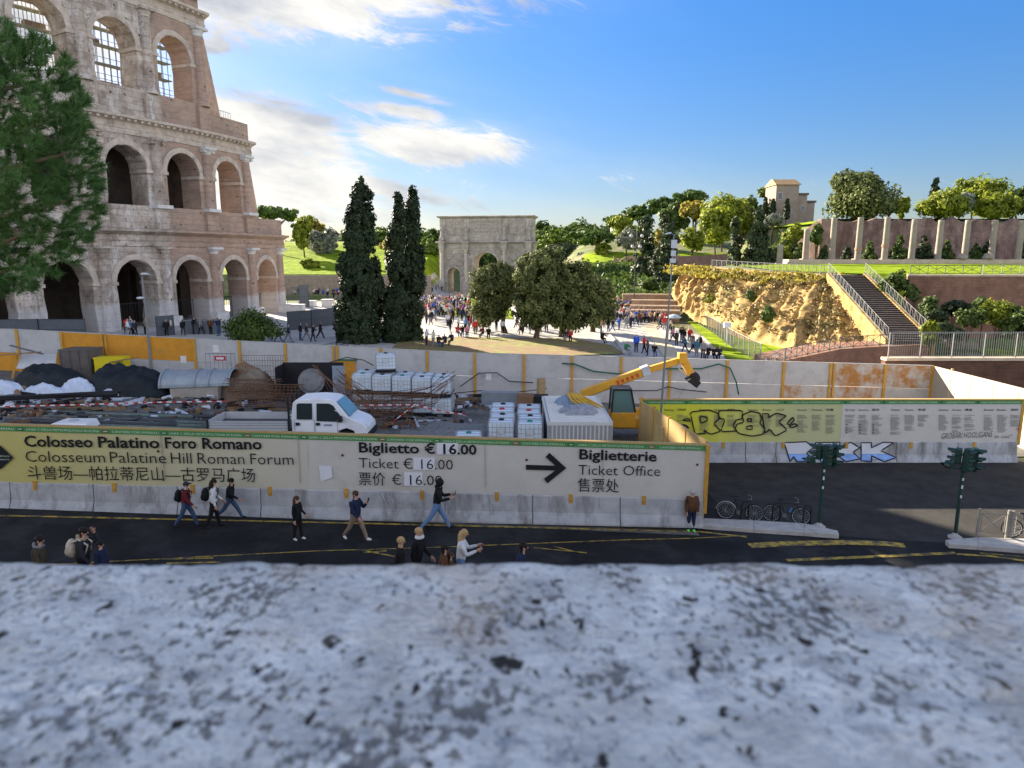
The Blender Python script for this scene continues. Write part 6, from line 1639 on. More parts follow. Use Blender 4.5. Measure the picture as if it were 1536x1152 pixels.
# tufts on cliff top, ground cover on the slopes, the distant wood
def tufts(name, label, pts, size, leaf, seed, per=26, rad=0.5):
    g = np.random.default_rng(seed); C_ = []
    for x, y, z in pts:
        q = g.normal(size=(per, 3)) * np.array((rad, rad, rad * 0.35)); C_.append(np.array((x, y, z)) + np.abs(q) * np.array((0, 0, 1)) + q * np.array((1, 1, 0)))
    C_ = np.concatenate(C_); N_ = g.normal(size=C_.shape) + np.array((0, 0, 0.6)); N_ /= np.linalg.norm(N_, axis=1, keepdims=True)
    V, F = leaf_arrays(C_, N_, size * (0.5 + g.random(len(C_))), 1.6, g)
    o = fastmesh(name, V, F, leaf); return tag(o, label, 'plants', None, 'stuff')
g = np.random.default_rng(9)
pts = []
for k in range(150):
    f_ = g.random() * 4.99; i = int(f_); P_ = [(26.6, 118, 8.2), (27.4, 108, 8.1), (28.4, 100, 8.0), (32.6, 88, 7.6), (35.8, 81.2, 7.45), (37.6, 79.3, 7.4)]
    a = Vector(P_[i]).lerp(Vector(P_[i + 1]), f_ - i); w = g.random(); pts.append((a.x - 1.3 * w, a.y - 0.9 * w, a.z - 0.1 - 1.3 * w))
tufts('dry_grass', 'dry yellowish grass hanging over the cliff edge', pts, 0.14, L_YEL, 3, 26, 0.5)
pts = []
for k in range(300):
    r_ = CLIFF[int(g.integers(6, 62))]; p_ = r_[int(len(r_) * (0.25 + 0.74 * g.random() ** 0.7))]; pts.append((p_.x - 0.1, p_.y - 0.15, p_.z - 0.05))
tufts('dry_grass', 'scrubby dry grass clinging to the face of the cliff', pts, 0.10, L_DRY, 6, 22, 0.42)
pts = []
for k in range(420):
    x, y = g.uniform(8, 34), g.uniform(114, 175); pts.append((x, y, Zg(x, y) + 0.05))
tufts('undergrowth', 'low mixed undergrowth on the garden slope behind the foundations', pts, 0.3, L_MID, 4, 16, 1.3)
def wood():
    g = np.random.default_rng(77); blobs = []
    for k in range(190):
        px = g.uniform(330, 1560); Y = g.uniform(300, 420)
        ytop = g.uniform(336, 352) if px > 945 else g.uniform(350, 370)
        if k % 3 == 0: px = g.uniform(425, 700); Y = g.uniform(265, 300); ytop = g.uniform(348, 368)
        elif k % 3 == 1: px = g.uniform(800, 960); Y = g.uniform(262, 300); ytop = g.uniform(336, 356)
        c = at(px, ytop, Y); r = g.uniform(5, 9); blobs.append((c.x, Y, c.z - r * 0.7, r, r, r * 0.8))
        blobs.append((c.x + g.normal() * 4, Y - 4, c.z - r * 2.0, r * 1.2, r, r))
    V, F = crown_mesh(blobs, 3400, 2.0, 26, 0.75, g, 0.6)
    o = fastmesh('distant_woods', V, F, L_MID); tag(o, 'far-off green wood along the horizon', 'woods', None, 'stuff')
wood()
# ------------------------------------------------------------------ things on the building site
M_WHITE = mat('vehicle_white', (0.72, 0.73, 0.74), 0.35, 0.03, 1.0, spec=0.5, stain=(0.6, 0.6, 0.59), stain_scale=1.5, stain_pos=(0.5, 0.8))
M_RUB = mat('rubber', (0.02, 0.02, 0.02), 0.85, 0.2)
M_GLASS = glassmat('dark_glass'); M_WSCR = glassmat('windscreen_glass', (0.10, 0.22, 0.27))
M_ALU = mat('dropside_alloy', (0.50, 0.51, 0.52), 0.45, 0.06, metallic=0.3)
M_BLK = mat('black_trim', (0.022, 0.022, 0.024), 0.6, 0.1)
M_RUST = mat('rusted_bar', (0.11, 0.065, 0.045), 0.9, 0.35, 8, col2=(0.17, 0.09, 0.055))
M_DSTEEL = mat('dull_steel', (0.17, 0.175, 0.18), 0.55, 0.25, 3, metallic=0.3, stain=(0.15, 0.09, 0.06), stain_scale=2)
M_FORM = mat('formwork_steel', (0.27, 0.31, 0.34), 0.5, 0.15, 2, metallic=0.3, stain=(0.36, 0.35, 0.33), stain_scale=1.5)
M_TARP = mat('dark_tarpaulin', (0.010, 0.015, 0.019), 0.6, 0.4, 2, 0.8, 5, spec=0.25)
M_SACK = mat('pale_sack', (0.52, 0.58, 0.68), 0.7, 0.12, 3, 0.5, 8)
M_WOOD = mat('site_timber', (0.24, 0.16, 0.09), 0.9, 0.3, 5)
M_MACH = mat('machine_yellow', (0.62, 0.31, 0.02), 0.45, 0.1, 2, spec=0.5, stain=(0.35, 0.22, 0.08), stain_scale=2.5, stain_pos=(0.55, 0.75))
M_HOSE = mat('green_hose', (0.02, 0.12, 0.07), 0.5, 0.1)
def truck():
    o = at(322, 600, 34.5); z = Zg(-10, 34.5) + 0.06; t = thing('pickup_truck', 'white crew cab dropside lorry parked behind the ticket banner', 'truck', (0, 0, 0))
    # body side outline (x forward, z up), pressed to the width of the cab
    cab = [(4.15, 0.55), (4.15, 1.45), (4.22, 2.1), (4.40, 2.26), (5.4, 2.32), (6.15, 2.26), (6.35, 2.15), (7.0, 1.38), (7.62, 1.12), (7.86, 0.86), (7.9, 0.45), (7.3, 0.42), (7.22, 0.72), (6.85, 0.86), (6.45, 0.72), (6.37, 0.42), (4.2, 0.42)]
    def side(y0, y1, poly, inset):
        mb = MB(); a = [(x, y0 + (0.0 if z < 1.4 else inset * (z - 1.4)), z) for x, z in poly]; b = [(x, y1 - (0.0 if z < 1.4 else inset * (z - 1.4)), z) for x, z in poly]; n = len(poly)
        mb.add(a + b, [tuple(range(n)), tuple(range(2 * n - 1, n - 1, -1))] + [(i, n + i, n + (i + 1) % n, (i + 1) % n) for i in range(n)]); return mb
    cb = side(-0.98, 0.98, cab, 0.16).build('cab', M_WHITE, t, bevel=0.04)
    ins = lambda z: 0.16 * max(0, z - 1.4)
    for sg, nm in ((-1, 'near'), (1, 'far')):
        Y = lambda zz: sg * (0.985 - ins(zz))
        for poly, pn in (([(4.42, 1.30), (4.42, 2.02), (4.52, 2.08), (5.18, 2.08), (5.18, 1.30)], 'rear'), ([(5.40, 1.22), (5.40, 2.08), (6.02, 2.08), (6.22, 1.98), (6.72, 1.28), (6.6, 1.18)], 'front')):
            d = MB(); n = len(poly)
            p = [(x, Y(zz) + sg * 0.004, zz) for x, zz in poly]; q = [(x, Y(zz) - sg * 0.01, zz) for x, zz in poly]
            d.add(p + q, [tuple(range(n)), tuple(range(2 * n - 1, n - 1, -1))] + [(i, n + i, n + (i + 1) % n, (i + 1) % n) for i in range(n)])
            d.build('side_window', M_GLASS, cb)
        for x0, x1 in ((4.30, 5.28), (5.30, 6.42)):
            dr = MB(); y = sg * 0.986
            for a, b, c, e in ((x0, x0 + 0.015, 0.55, 1.3), (x1 - 0.015, x1, 0.55, 1.3), (x0, x1, 0.55, 0.565)): dr.box(a, b, min(y, y + sg * 0.004), max(y, y + sg * 0.004), c, e)
            door = dr.build('door', mat('panel_gap', (0.25, 0.25, 0.26)), t)
            MB().box(x0 + 0.06, x0 + 0.26, min(y, y + sg * 0.03), max(y, y + sg * 0.03), 1.0, 1.14).build('handle', M_BLK, door)
        m = MB(); m.box(6.52, 6.68, min(sg * 1.0, sg * 1.22), max(sg * 1.0, sg * 1.22), 1.2, 1.5); m.build('mirror', M_BLK, t, bevel=0.03)
        MB().box(5.75, 6.15, min(sg * 0.986, sg * 0.992), max(sg * 0.986, sg * 0.992), 0.98, 1.06).build('company_mark', mat('mark_blue', (0.2, 0.25, 0.36)), t)
        h = MB(); h.ball((7.72, sg * 0.72, 0.92), (0.16, 0.18, 0.10)); h.build('headlight', mat('lamp_clear', (0.6, 0.62, 0.62), 0.15), t)
        for wx in (6.83, 1.7):
            w = MB(); w.tube([(wx, sg * 0.68, 0.36), (wx, sg * 0.95, 0.36)], 0.36, 18); wh = w.build('wheel', M_RUB, t)
            w = MB(); w.lathe((wx, sg * 0.955, 0.36), [(0.22, -0.02), (0.22, 0.01), (0.1, 0.03), (0, 0.03)], 14, axis=(0, sg, 0)); w.build('rim', M_ALU, wh)
    y0 = 0.985 - ins(2.12); y1 = 0.985 - ins(1.42)
    MB().add([(6.37, -y0 + 0.1, 2.14), (6.37, y0 - 0.1, 2.14), (6.99, y1 - 0.1, 1.42), (6.99, -y1 + 0.1, 1.42), (6.41, -y0 + 0.1, 2.17), (6.41, y0 - 0.1, 2.17), (7.03, y1 - 0.1, 1.44), (7.03, -y1 + 0.1, 1.44)], [(0, 1, 2, 3), (7, 6, 5, 4), (0, 4, 5, 1), (1, 5, 6, 2), (2, 6, 7, 3), (3, 7, 4, 0)]).build('windscreen', M_WSCR, t)
    MB().box(7.80, 7.96, -0.95, 0.95, 0.3, 0.62).build('bumper', M_BLK, t, bevel=0.04)
    MB().box(0.05, 4.1, -1.02, 1.02, 0.78, 0.86).build('load_bed', mat('bed_boards', (0.10, 0.09, 0.085), 0.9, 0.3), t)
    for nm, a in (('dropside', (0.02, 4.1, -1.08, -1.04, 0.74, 1.22)), ('dropside', (0.02, 4.1, 1.04, 1.08, 0.74, 1.22)), ('tailboard', (-0.03, 0.01, -1.08, 1.08, 0.74, 1.22))):
        d = MB().box(*a).build(nm, M_ALU, t)
        if nm == 'dropside':
            mb = MB()
            for zz in (0.86, 1.0, 1.12): mb.box(0.1, 4.05, a[2] - 0.008 if a[2] < 0 else a[3] + 0.001, a[2] - 0.001 if a[2] < 0 else a[3] + 0.008, zz, zz + 0.02)
            mb.build('rib', M_DSTEEL, d)
    for x in (0.05, 4.06):
        for y in (-1.1, 1.1): MB().box(x - 0.05, x + 0.05, y - 0.035, y + 0.035, 0.5, 1.3).build('corner_post', M_BLK, t)
    mb = MB()
    for zz in (1.35, 1.55, 1.75, 1.95, 2.15, 2.35): mb.box(4.02, 4.07, -1.0, 1.0, zz, zz + 0.04)
    for y in (-1.0, -0.35, 0.35, 1.0): mb.box(4.0, 4.09, y - 0.03, y + 0.03, 0.86, 2.42)
    mb.build('headboard_rack', M_BLK, t)
    MB().box(0.1, 7.0, -0.4, 0.4, 0.4, 0.7).build('chassis', M_BLK, t)
    place(t, (o.x, 34.5, z), R(-1.0))
truck()

# intermediate bulk tanks
M_TANK = mat('tank_plastic', (0.60, 0.67, 0.72), 0.4, 0.05, 2, spec=0.4)
M_CAGE = mat('tank_cage', (0.36, 0.38, 0.40), 0.5, 0.1, metallic=0.4)
def tank(cap):
    t = thing('liquid_tank', 'white caged tank', 'tank')
    MB().box(-0.56, 0.56, -0.46, 0.46, 0.16, 1.10).build('bottle', M_TANK, t, bevel=0.09)
    mb = MB(); mb.lathe((0, 0, 1.09), [(0.13, 0), (0.13, 0.05), (0.11, 0.07), (0, 0.07)], 12); mb.build('cap', mat('cap_' + cap[0], cap[1]), t)
    mb = MB()
    for zz in (0.2, 0.42, 0.64, 0.86, 1.08):
        mb.tube([(-0.59, -0.49, zz), (0.59, -0.49, zz), (0.59, 0.49, zz), (-0.59, 0.49, zz)], 0.011, 4, closed=True)
    for k in range(7):
        x = -0.59 + k * 1.18 / 6
        for y in (-0.49, 0.49): mb.tube([(x, y, 0.14), (x, y, 1.09)], 0.009, 4)
    for k in range(1, 5):
        y = -0.49 + k * 0.98 / 5
        for x in (-0.59, 0.59): mb.tube([(x, y, 0.14), (x, y, 1.09)], 0.009, 4)
    for y in (-0.2, 0.2): mb.box(-0.59, 0.59, y - 0.03, y + 0.03, 1.10, 1.115)
    mb.build('cage_frame', M_CAGE, t)
    mb = MB()
    for y in (-0.45, 0, 0.45): mb.box(-0.6, 0.6, y - 0.05, y + 0.05, 0, 0.05)
    mb.box(-0.6, 0.6, -0.5, 0.5, 0.10, 0.14)
    for x in (-0.5, 0, 0.5):
        for y in (-0.45, 0, 0.45): mb.box(x - 0.06, x + 0.06, y - 0.05, y + 0.05, 0.05, 0.10)
    mb.build('pallet', M_BLK, t)
    MB().box(-0.16, 0.16, -0.505, -0.495, 0.55, 0.8).build('label_plate', mat('plate_grey', (0.5, 0.52, 0.53)), t)
    return t
TK = [tank(('green', (0.02, 0.22, 0.16))), tank(('black', (0.02, 0.02, 0.02))), tank(('red', (0.4, 0.03, 0.03)))]
TK_USED = [False] * 3
def put_tank(k, x, y, z, rz, label, group):
    t = TK[k] if not TK_USED[k] else copy_tree(TK[k]); TK_USED[k] = True
    place(t, (x, y, z), rz, label, group)
# front block: two by four, two high
rowl = ['nearest row', 'second row', 'third row', 'rear row']
for j in range(4):
    for i in range(2):
        for h in range(2):
            a = at(752 if i == 0 else 795, 640, 31.4)
            x, y = a.x + 0.04 * (j % 2), 31.5 + j * 1.17; z = Zg(x, y) + 0.06 + h * 1.16
            put_tank((0 if j == 0 and i == 1 else (2 if j == 2 else 1)), x, y, z, R(90 + rng.uniform(-2, 2)) if False else R(rng.uniform(-2, 2)),
                     ('white caged tank in the %s of the front block, %s' % (rowl[j], 'on the container side' if i else 'on the gravel side')) if h else 'white caged tank in the bottom layer of the front block', 'white caged tanks, front block' if h else 'white caged tanks in the bottom layer of the front block')
a = at(703, 645, 30.6); put_tank(0, a.x, 30.6, Zg(a.x, 30.6) + 0.75, R(3), 'single white tank with green cap beside the front block', 'white caged tanks, front block')
b = Zg(a.x, 30.6); tag(MB().box(a.x - 0.6, a.x + 0.6, 30.1, 31.1, b + 0.05, b + 0.745).build('timber_crib', M_WOOD, bevel=0.02), 'timber crib under the single white tank', 'crib')
names = ['first', 'second', 'third', 'fourth', 'fifth']
for j in range(2):
    for i in range(5):
        for h in range(2):
            a = at(545 + i * 29.5, 590, 41.5); x, y = a.x, 41.5 + j * 1.25; z = Zg(x, y) + 0.06 + h * 1.2
            if j == 0: lab = 'white caged tank in the %s layer of the rear stack, %s from the orange door' % ('top' if h else 'bottom', names[i])
            else: lab = 'white caged tank in the back row of the rear stack, %s layer' % ('top' if h else 'bottom')
            put_tank((i + j) % 2, x, y, z, R(rng.uniform(-3, 3)), lab, 'white caged tanks, rear stack' if j == 0 else 'back row of the rear tank stack, %s layer' % ('top' if h else 'bottom'))
a = at(578, 545, 42.2); put_tank(1, a.x, 42.4, Zg(a.x, 42) + 0.06 + 2.36, R(8), 'single white tank sitting on top of the rear stack', 'white caged tanks, rear stack')

def container():
    a, b = at(822, 640, 31.0), at(918, 640, 31.0); x0, x1 = a.x, b.x; z0 = Zg(2.5, 33) + 0.06; z1 = 2.05; y0, y1 = 31.0, 37.0
    t = thing('site_container', 'weathered white steel site container with ribbed roof beside the tanks', 'container', ((x0 + x1) / 2, 34, z0))
    M_CT = mat('container_paint', (0.33, 0.335, 0.33), 0.6, 0.06, 1.5, stain=(0.26, 0.22, 0.19), stain_scale=1.6, stain_pos=(0.58, 0.75), stain_vec=(1, 1, 0.3))  # body darker than the ribs, so the gaps read as shaded
    MB().box(x0, x1, y0, y1, z0, z1).build('body', M_CT, t)
    mb = MB(); n = 15
    for i in range(n):
        y = y0 + 0.25 + (y1 - y0 - 0.5) * i / (n - 1); mb.hexa([(x0 + 0.1, y - 0.11, z1 + 0.002), (x1 - 0.1, y - 0.11, z1 + 0.002), (x1 - 0.1, y + 0.11, z1 + 0.002), (x0 + 0.1, y + 0.11, z1 + 0.002), (x0 + 0.1, y - 0.04, z1 + 0.12), (x1 - 0.1, y - 0.04, z1 + 0.12), (x1 - 0.1, y + 0.04, z1 + 0.12), (x0 + 0.1, y + 0.04, z1 + 0.12)])
    mb.build('roof_rib', mat('container_rib', (0.56, 0.565, 0.55), 0.6, 0.06), t)  # ribs lighter than the body; their relief is put into the colour
    mb = MB()
    for a_ in ((x0 - 0.03, x1 + 0.03, y0 - 0.04, y0 + 0.06), (x0 - 0.03, x1 + 0.03, y1 - 0.06, y1 + 0.04), (x0 - 0.04, x0 + 0.06, y0 + 0.062, y1 - 0.062), (x1 - 0.06, x1 + 0.04, y0 + 0.062, y1 - 0.062)): mb.box(*a_, z1 - 0.1, z1 + 0.06)
    mb.build('roof_frame', mat('container_rib', (0.5, 0.5, 0.48)), t)
    for x in (x0, x1): MB().box(x - 0.035, x + 0.035, y0 - 0.045, y0 - 0.002, z0, z1 - 0.1).build('corner_post', M_CT, t)
    mb = MB()
    for k in range(14): x = x0 + 0.2 + (x1 - x0 - 0.4) * k / 13; mb.box(x - 0.03, x + 0.03, y0 - 0.035, y0 - 0.001, z0 + 0.1, z1 - 0.12)
    mb.build('wall_rib', mat('container_rib', (0.5, 0.5, 0.48)), t)
    # what lies on its roof
    rr = random.Random(4)
    def drift(name, label, c, rx, ry, h, m, seed, cat, fold=1.0):
        nx, ny = 34, 24; rows = []
        for j in range(ny + 1):
            row = []
            for i in range(nx + 1):
                u, v = i / nx * 2 - 1, j / ny * 2 - 1
                d = (u * u + v * v); e = max(0, 1 - d) ** 0.55
                f = noise.fractal(Vector((u * 2.6 + seed, v * 2.6, seed)), 1, 2.1, 4); rg = abs(noise.noise(Vector((u * 5 * fold + seed, v * 2.2, 1 + seed))))
                s = 1 + 0.18 * noise.noise(Vector((u * 1.5 + seed, v * 1.5, 9))); f = noise.noise(Vector((u * 1.5 + seed, v * 1.5, seed))) + 0.25 * noise.noise(Vector((u * 5 + seed, v * 3, seed)))
                row.append((c[0] + u * rx * s, c[1] + v * ry * s, c[2] + max(0.0, h * e * (0.88 + 0.28 * f) + 0.16 * h * rg * min(1, e * 3))))
            rows.append(row)
        mb = MB(); mb.sheet(rows); o = mb.build(name, m, None, True); return tag(o, label, cat)
    globals()['drift'] = drift
    M_BT = mat('blue_tarp', (0.20, 0.27, 0.36), 0.5, 0.25, 4, 0.6, 8); M_GT = mat('grey_sheeting', (0.27, 0.285, 0.31), 0.55, 0.3, 5, 0.6, 10)
    p = at(866, 608, 33.6); drift('tarpaulin', 'crumpled grey sheeting in front on the container roof', (p.x, 32.9, z1 + 0.05), 0.95, 0.7, 0.5, M_GT, 3.3, 'tarpaulin', 2.0)
    p = at(858, 590, 35.2); drift('tarpaulin', 'crumpled bluish tarpaulin at the back of the container roof', (p.x, 35.0, z1 + 0.05), 0.9, 0.8, 0.55, M_BT, 7.1, 'tarpaulin', 1.6)
    mb = MB(); p = at(856, 600, 34)
    for k in range(5):
        q = Vector((p.x - 0.1 + 0.12 * k, 35.2, z1 + 0.5)); mb.tube([q, q + Vector((0.05, -0.5, 0.12)), q + Vector((0.15 + 0.1 * k, -1.2, -0.05)), q + Vector((0.6 + 0.15 * k, -1.7, -0.3))], [0.05, 0.08, 0.06, 0.04], 6)
    tag(mb.build('lifting_sling', mat('sling_yellow', (0.55, 0.34, 0.05)), None, True), 'yellow lifting sling lying over the sheeting on the container', 'sling')
container()

def telehandler():
    Y = 38.2; z = Zg(4, Y) + 0.06
    P = lambda px, py, dy=0.0: at(px, py, Y + dy)
    t = thing('telehandler', 'orange-yellow telescopic handler with raised bent boom and grab', 'telehandler', (P(925, 640).x, Y, z))
    x0, x1 = P(880, 640).x, P(1000, 640).x
    mb = MB(); mb.box(x0, x1, Y - 0.6, Y + 0.6, z + 0.55, z + 1.15); mb.box(x0 - 0.3, x0 + 1.0, Y - 0.9, Y + 0.9, z + 0.7, z + 1.5); mb.build('chassis', M_MACH, t, bevel=0.05)
    mb = MB(); mb.box(x0 + 1.4, x1 - 0.9, Y + 0.55, Y + 1.1, z + 0.6, z + 1.45); mb.build('engine_cover', M_MACH, t, bevel=0.08)
    for wx in (x0 + 0.45, x1 - 0.6):
        for sg in (-1, 1):
            w = MB(); w.tube([(wx, Y + sg * 0.7, z + 0.6), (wx, Y + sg * 1.15, z + 0.6)], 0.6, 18); wh = w.build('wheel', M_RUB, t)
            w = MB(); w.lathe((wx, Y + sg * 1.155, z + 0.6), [(0.3, -0.05), (0.3, 0.0), (0.12, 0.03), (0, 0.03)], 12, axis=(0, sg, 0)); w.build('rim', M_MACH, wh)
    ca, cb = P(915, 636, -0.8), P(949, 584, -0.8); yc0, yc1 = Y - 1.15, Y - 0.15
    zc0, zc1 = z + 0.75, at(930, 583, Y - 0.8).z
    mb = MB(); mb.hexa([(ca.x, yc0, zc0), (cb.x + 0.15, yc0, zc0), (cb.x + 0.15, yc1, zc0), (ca.x, yc1, zc0), (ca.x, yc0, zc0 + 0.85), (cb.x + 0.15, yc0, zc0 + 0.85), (cb.x + 0.15, yc1, zc0 + 0.85), (ca.x, yc1, zc0 + 0.85)])
    c = mb.build('cab', M_MACH, t, bevel=0.04)
    mb = MB(); mb.hexa([(ca.x + 0.03, yc0 + 0.03, zc0 + 0.852), (cb.x + 0.12, yc0 + 0.03, zc0 + 0.852), (cb.x + 0.12, yc1 - 0.03, zc0 + 0.852), (ca.x + 0.03, yc1 - 0.03, zc0 + 0.852), (ca.x + 0.1, yc0 + 0.08, zc1), (cb.x - 0.15, yc0 + 0.08, zc1), (cb.x - 0.15, yc1 - 0.08, zc1), (ca.x + 0.1, yc1 - 0.08, zc1)])
    mb.build('cab_glass', glassmat('cab_glass', (0.10, 0.18, 0.17)), c)
    for y in (yc0 + 0.03, yc1 - 0.03):
      mb = MB()
      for (xa, za), (xb, zb) in (((ca.x + 0.02, zc0 + 0.85), (ca.x + 0.09, zc1)), ((cb.x + 0.13, zc0 + 0.85), (cb.x - 0.13, zc1)), ((ca.x + 0.08, zc1), (cb.x - 0.13, zc1))):
        mb.tube([(xa, y, za), (xb, y, zb)], 0.05, 6)
      mb.build('cab_frame', M_BLK, c)
    mb = MB(); mb.box(ca.x + 0.05, cb.x - 0.08, yc0 + 0.02, yc1 - 0.02, zc1 + 0.005, zc1 + 0.09); mb.build('cab_roof', M_DSTEEL, c, bevel=0.03)
    def beam(name, a, b, w, h, m, par=t):
        a, b = Vector(a), Vector(b); u = (b - a).normalized(); v = Vector((0, 1, 0)); n = u.cross(v)
        return MB().obox((a + b) / 2, (b - a) / 2, v * w, n * h).build(name, m, par, bevel=0.03)
    A, Bp, Cp = P(872, 591), P(968, 556), P(1018, 541)
    beam('boom', A, Bp, 0.22, 0.23, M_MACH); beam('boom_extension', Bp - (Cp - Bp) * 0.2, Cp, 0.16, 0.17, M_MACH)
    u = (Bp - A).normalized(); n = u.cross(Vector((0, 1, 0)))
    for off, tx, f0, f1 in ((0.0, 'TELESCOPIC', 0.56, 0.86),):
        pa, pb = A.lerp(Bp, f0) - Vector((0, 0.245, 0)) + n * 0.05 * -1, A.lerp(Bp, f1) - Vector((0, 0.245, 0)) - n * 0.05
        mb = MB()
        for k in range(5):
            q = pa.lerp(pb, k / 4.0); mb.obox(q, u * 0.07, Vector((0, 0.004, 0)), n * (0.10 if k else 0.13))
        mb.build('boom_marking', mat('marking_red', (0.5, 0.07, 0.03)), t)
    beam('boom_slide', A + n * -0.24 + Vector((0, -0.1, 0)), Bp + n * -0.24 + Vector((0, -0.1, 0)), 0.04, 0.025, M_BLK)
    mb = MB(); mb.obox(Bp, u * 0.22, Vector((0, 0.27, 0)), n * 0.27); mb.build('boom_collar', mat('collar_grey', (0.45, 0.47, 0.5)), t, bevel=0.03)
    D, E_ = P(1024, 537), P(1038, 565)
    beam('jib_head', D - Vector((0.25, 0, 0)), D + Vector((0.2, 0, 0)), 0.26, 0.30, M_MACH); beam('jib', D, E_, 0.2, 0.2, M_MACH)
    mb = MB(); F = P(1040, 567); mb.lathe(F, [(0.1, -0.28), (0.34, -0.2), (0.36, 0.2), (0.1, 0.28)], 12, axis=(0, 1, 0)); mb.hexa([F + Vector(v) for v in ((-0.4, -0.4, -0.1), (0.1, -0.4, -0.5), (0.1, 0.4, -0.5), (-0.4, 0.4, -0.1), (-0.1, -0.4, 0.15), (0.35, -0.4, -0.2), (0.35, 0.4, -0.2), (-0.1, 0.4, 0.15))])
    mb.build('grab', M_BLK, t)
    mb = MB(); mb.tube([P(1043, 560), P(1047, 566), P(1046, 574)], [0.06, 0.09, 0.05], 5); mb.build('grab_rag', mat('rag_pale', (0.55, 0.55, 0.52)), t)
    mb = MB(); mb.tube([P(1014, 548), P(1025, 560), P(1034, 568)], 0.035, 6); mb.build('hydraulic_ram', M_ALU, t)
telehandler()

# tarpaulins, sacks and formwork at the open side of the yard
p = at(75, 575, 43.8); drift('tarpaulin_heap', 'long low heap under a black tarpaulin behind the white sacks', (p.x, 43.8, Zg(p.x, 44) + 0.05), 2.5, 1.0, 1.45, M_TARP, 1.7, 'tarpaulin', 0.8)
p = at(190, 578, 42.6); drift('tarpaulin_heap', 'tallest heap under a dark blue-black tarpaulin beside the steel tub', (p.x, 42.8, Zg(p.x, 43) + 0.0), 2.75, 1.3, 2.0, M_TARP, 5.2, 'tarpaulin', 0.8)
for k, (px, py, rx, h, m, lab) in enumerate(((8, 590, 1.1, 0.9, M_SACK, 'pale blue-white sacking at the edge of the yard'), (68, 592, 1.35, 0.75, M_SACK, 'long pale blue-white sack before the black tarpaulin'), (118, 592, 1.1, 1.05, M_SACK, 'bulging pale sack between two tarpaulin heaps'),
                                             (172, 593, 0.75, 0.75, mat('lilac_sack', (0.42, 0.42, 0.52), 0.7, 0.15, 3, 0.5, 8), 'lilac grey sack lying before the tallest tarpaulin'), (30, 590, 0.45, 0.6, M_WOOD, 'brown crumpled bag between the pale sacks'))):
    p = ground(px, py + 2); drift('sack', lab, (p.x, p.y, Zg(p.x, p.y) + 0.05), rx, 0.6, h, m, 11 + k * 2.3, 'sack', 1.3)
def site_box(name, label, cat, px0, px1, py0, Y, dep, m, h=None, rz=0, ribs=0, lid=None):
    a, b = at(px0, py0, Y), at(px1, py0, Y); z = Zg((a.x + b.x) / 2, Y) + 0.06; top = a.z if h is None else z + h
    t = thing(name, label, cat, ((a.x + b.x) / 2, Y, z))
    MB().box(a.x, b.x, Y, Y + dep, z, top).build('body', m, t, bevel=0.02)
    mb = MB(); mb.box(a.x - 0.03, b.x + 0.03, Y - 0.03, Y + dep + 0.03, top - 0.08, top + 0.02); mb.build('rim', lid or m, t)
    if ribs:
        mb = MB()
        for i in range(ribs): x = a.x + 0.1 + (b.x - a.x - 0.2) * i / (ribs - 1); mb.box(x - 0.03, x + 0.03, Y - 0.05, Y - 0.002, z, top - 0.09)
        mb.build('rib', m, t)
    return t
site_box('skip_container', 'brown-grey steel skip by the hoarding behind the black tarpaulin', 'skip', 87, 133, 525, 45.6, 1.6, mat('skip_brown', (0.115, 0.10, 0.09), 0.7, 0.2, 2, stain=(0.16, 0.1, 0.06)), ribs=4)
site_box('tool_chest', 'bright yellow chest showing above the tarpaulin heap', 'chest', 140, 184, 537, 45.6, 0.9, mat('chest_yellow', (0.62, 0.5, 0.02), 0.5, 0.05))
site_box('concrete_block', 'pair of beige concrete blocks supporting the steel tub', 'block', 254, 326, 578, 42.0, 1.0, mat('block_beige', (0.33, 0.30, 0.26), 0.9, 0.15), lid=mat('block_beige2', (0.37, 0.34, 0.3), 0.9))
def white_board():
    Y = 45.6; t = thing('notice_board', 'blank whitish board between two ochre posts at the back of the yard', 'board', at(52, 552, Y))
    a, b, c, d = at(24, 553, Y), at(82, 553, Y), at(85, 531, Y + 0.4), at(32, 531, Y + 0.4); o = Vector((0, 0.06, 0))
    MB().hexa([a, b, b + o, a + o, d, c, c + o, d + o]).build('panel', mat('board_white', (0.5, 0.51, 0.53), 0.6, 0.15, 1.2), t)
    for p0, p1 in (((17, 560), (27, 530)), ((80, 556), (87, 529))):
        a, b = at(*p0, Y - 0.15), at(*p1, Y + 0.2); a.z = Zg(a.x, a.y); mb = MB(); mb.tube([a, b], 0.08, 4); mb.build('post', M_POST, t)
white_board()
for k, (p0, p1, lab) in enumerate((((15, 518), (64, 531), 'grey plank leaning on the hoarding above the white board'), ((0, 533), (60, 528), 'long brown plank lying level above the white board'), ((165, 543), (205, 537), 'ochre plank lying on the tarpaulin heap'))):
    a, b = at(*p0, 45.5), at(*p1, 45.2); mb = MB(); u = (b - a); n = u.cross(Vector((0, 1, 0))).normalized(); mb.obox((a + b) / 2, u / 2, Vector((0, 0.12, 0)), n * 0.03); tag(mb.build('plank', M_WOOD if k else M_DSTEEL), lab, 'plank')
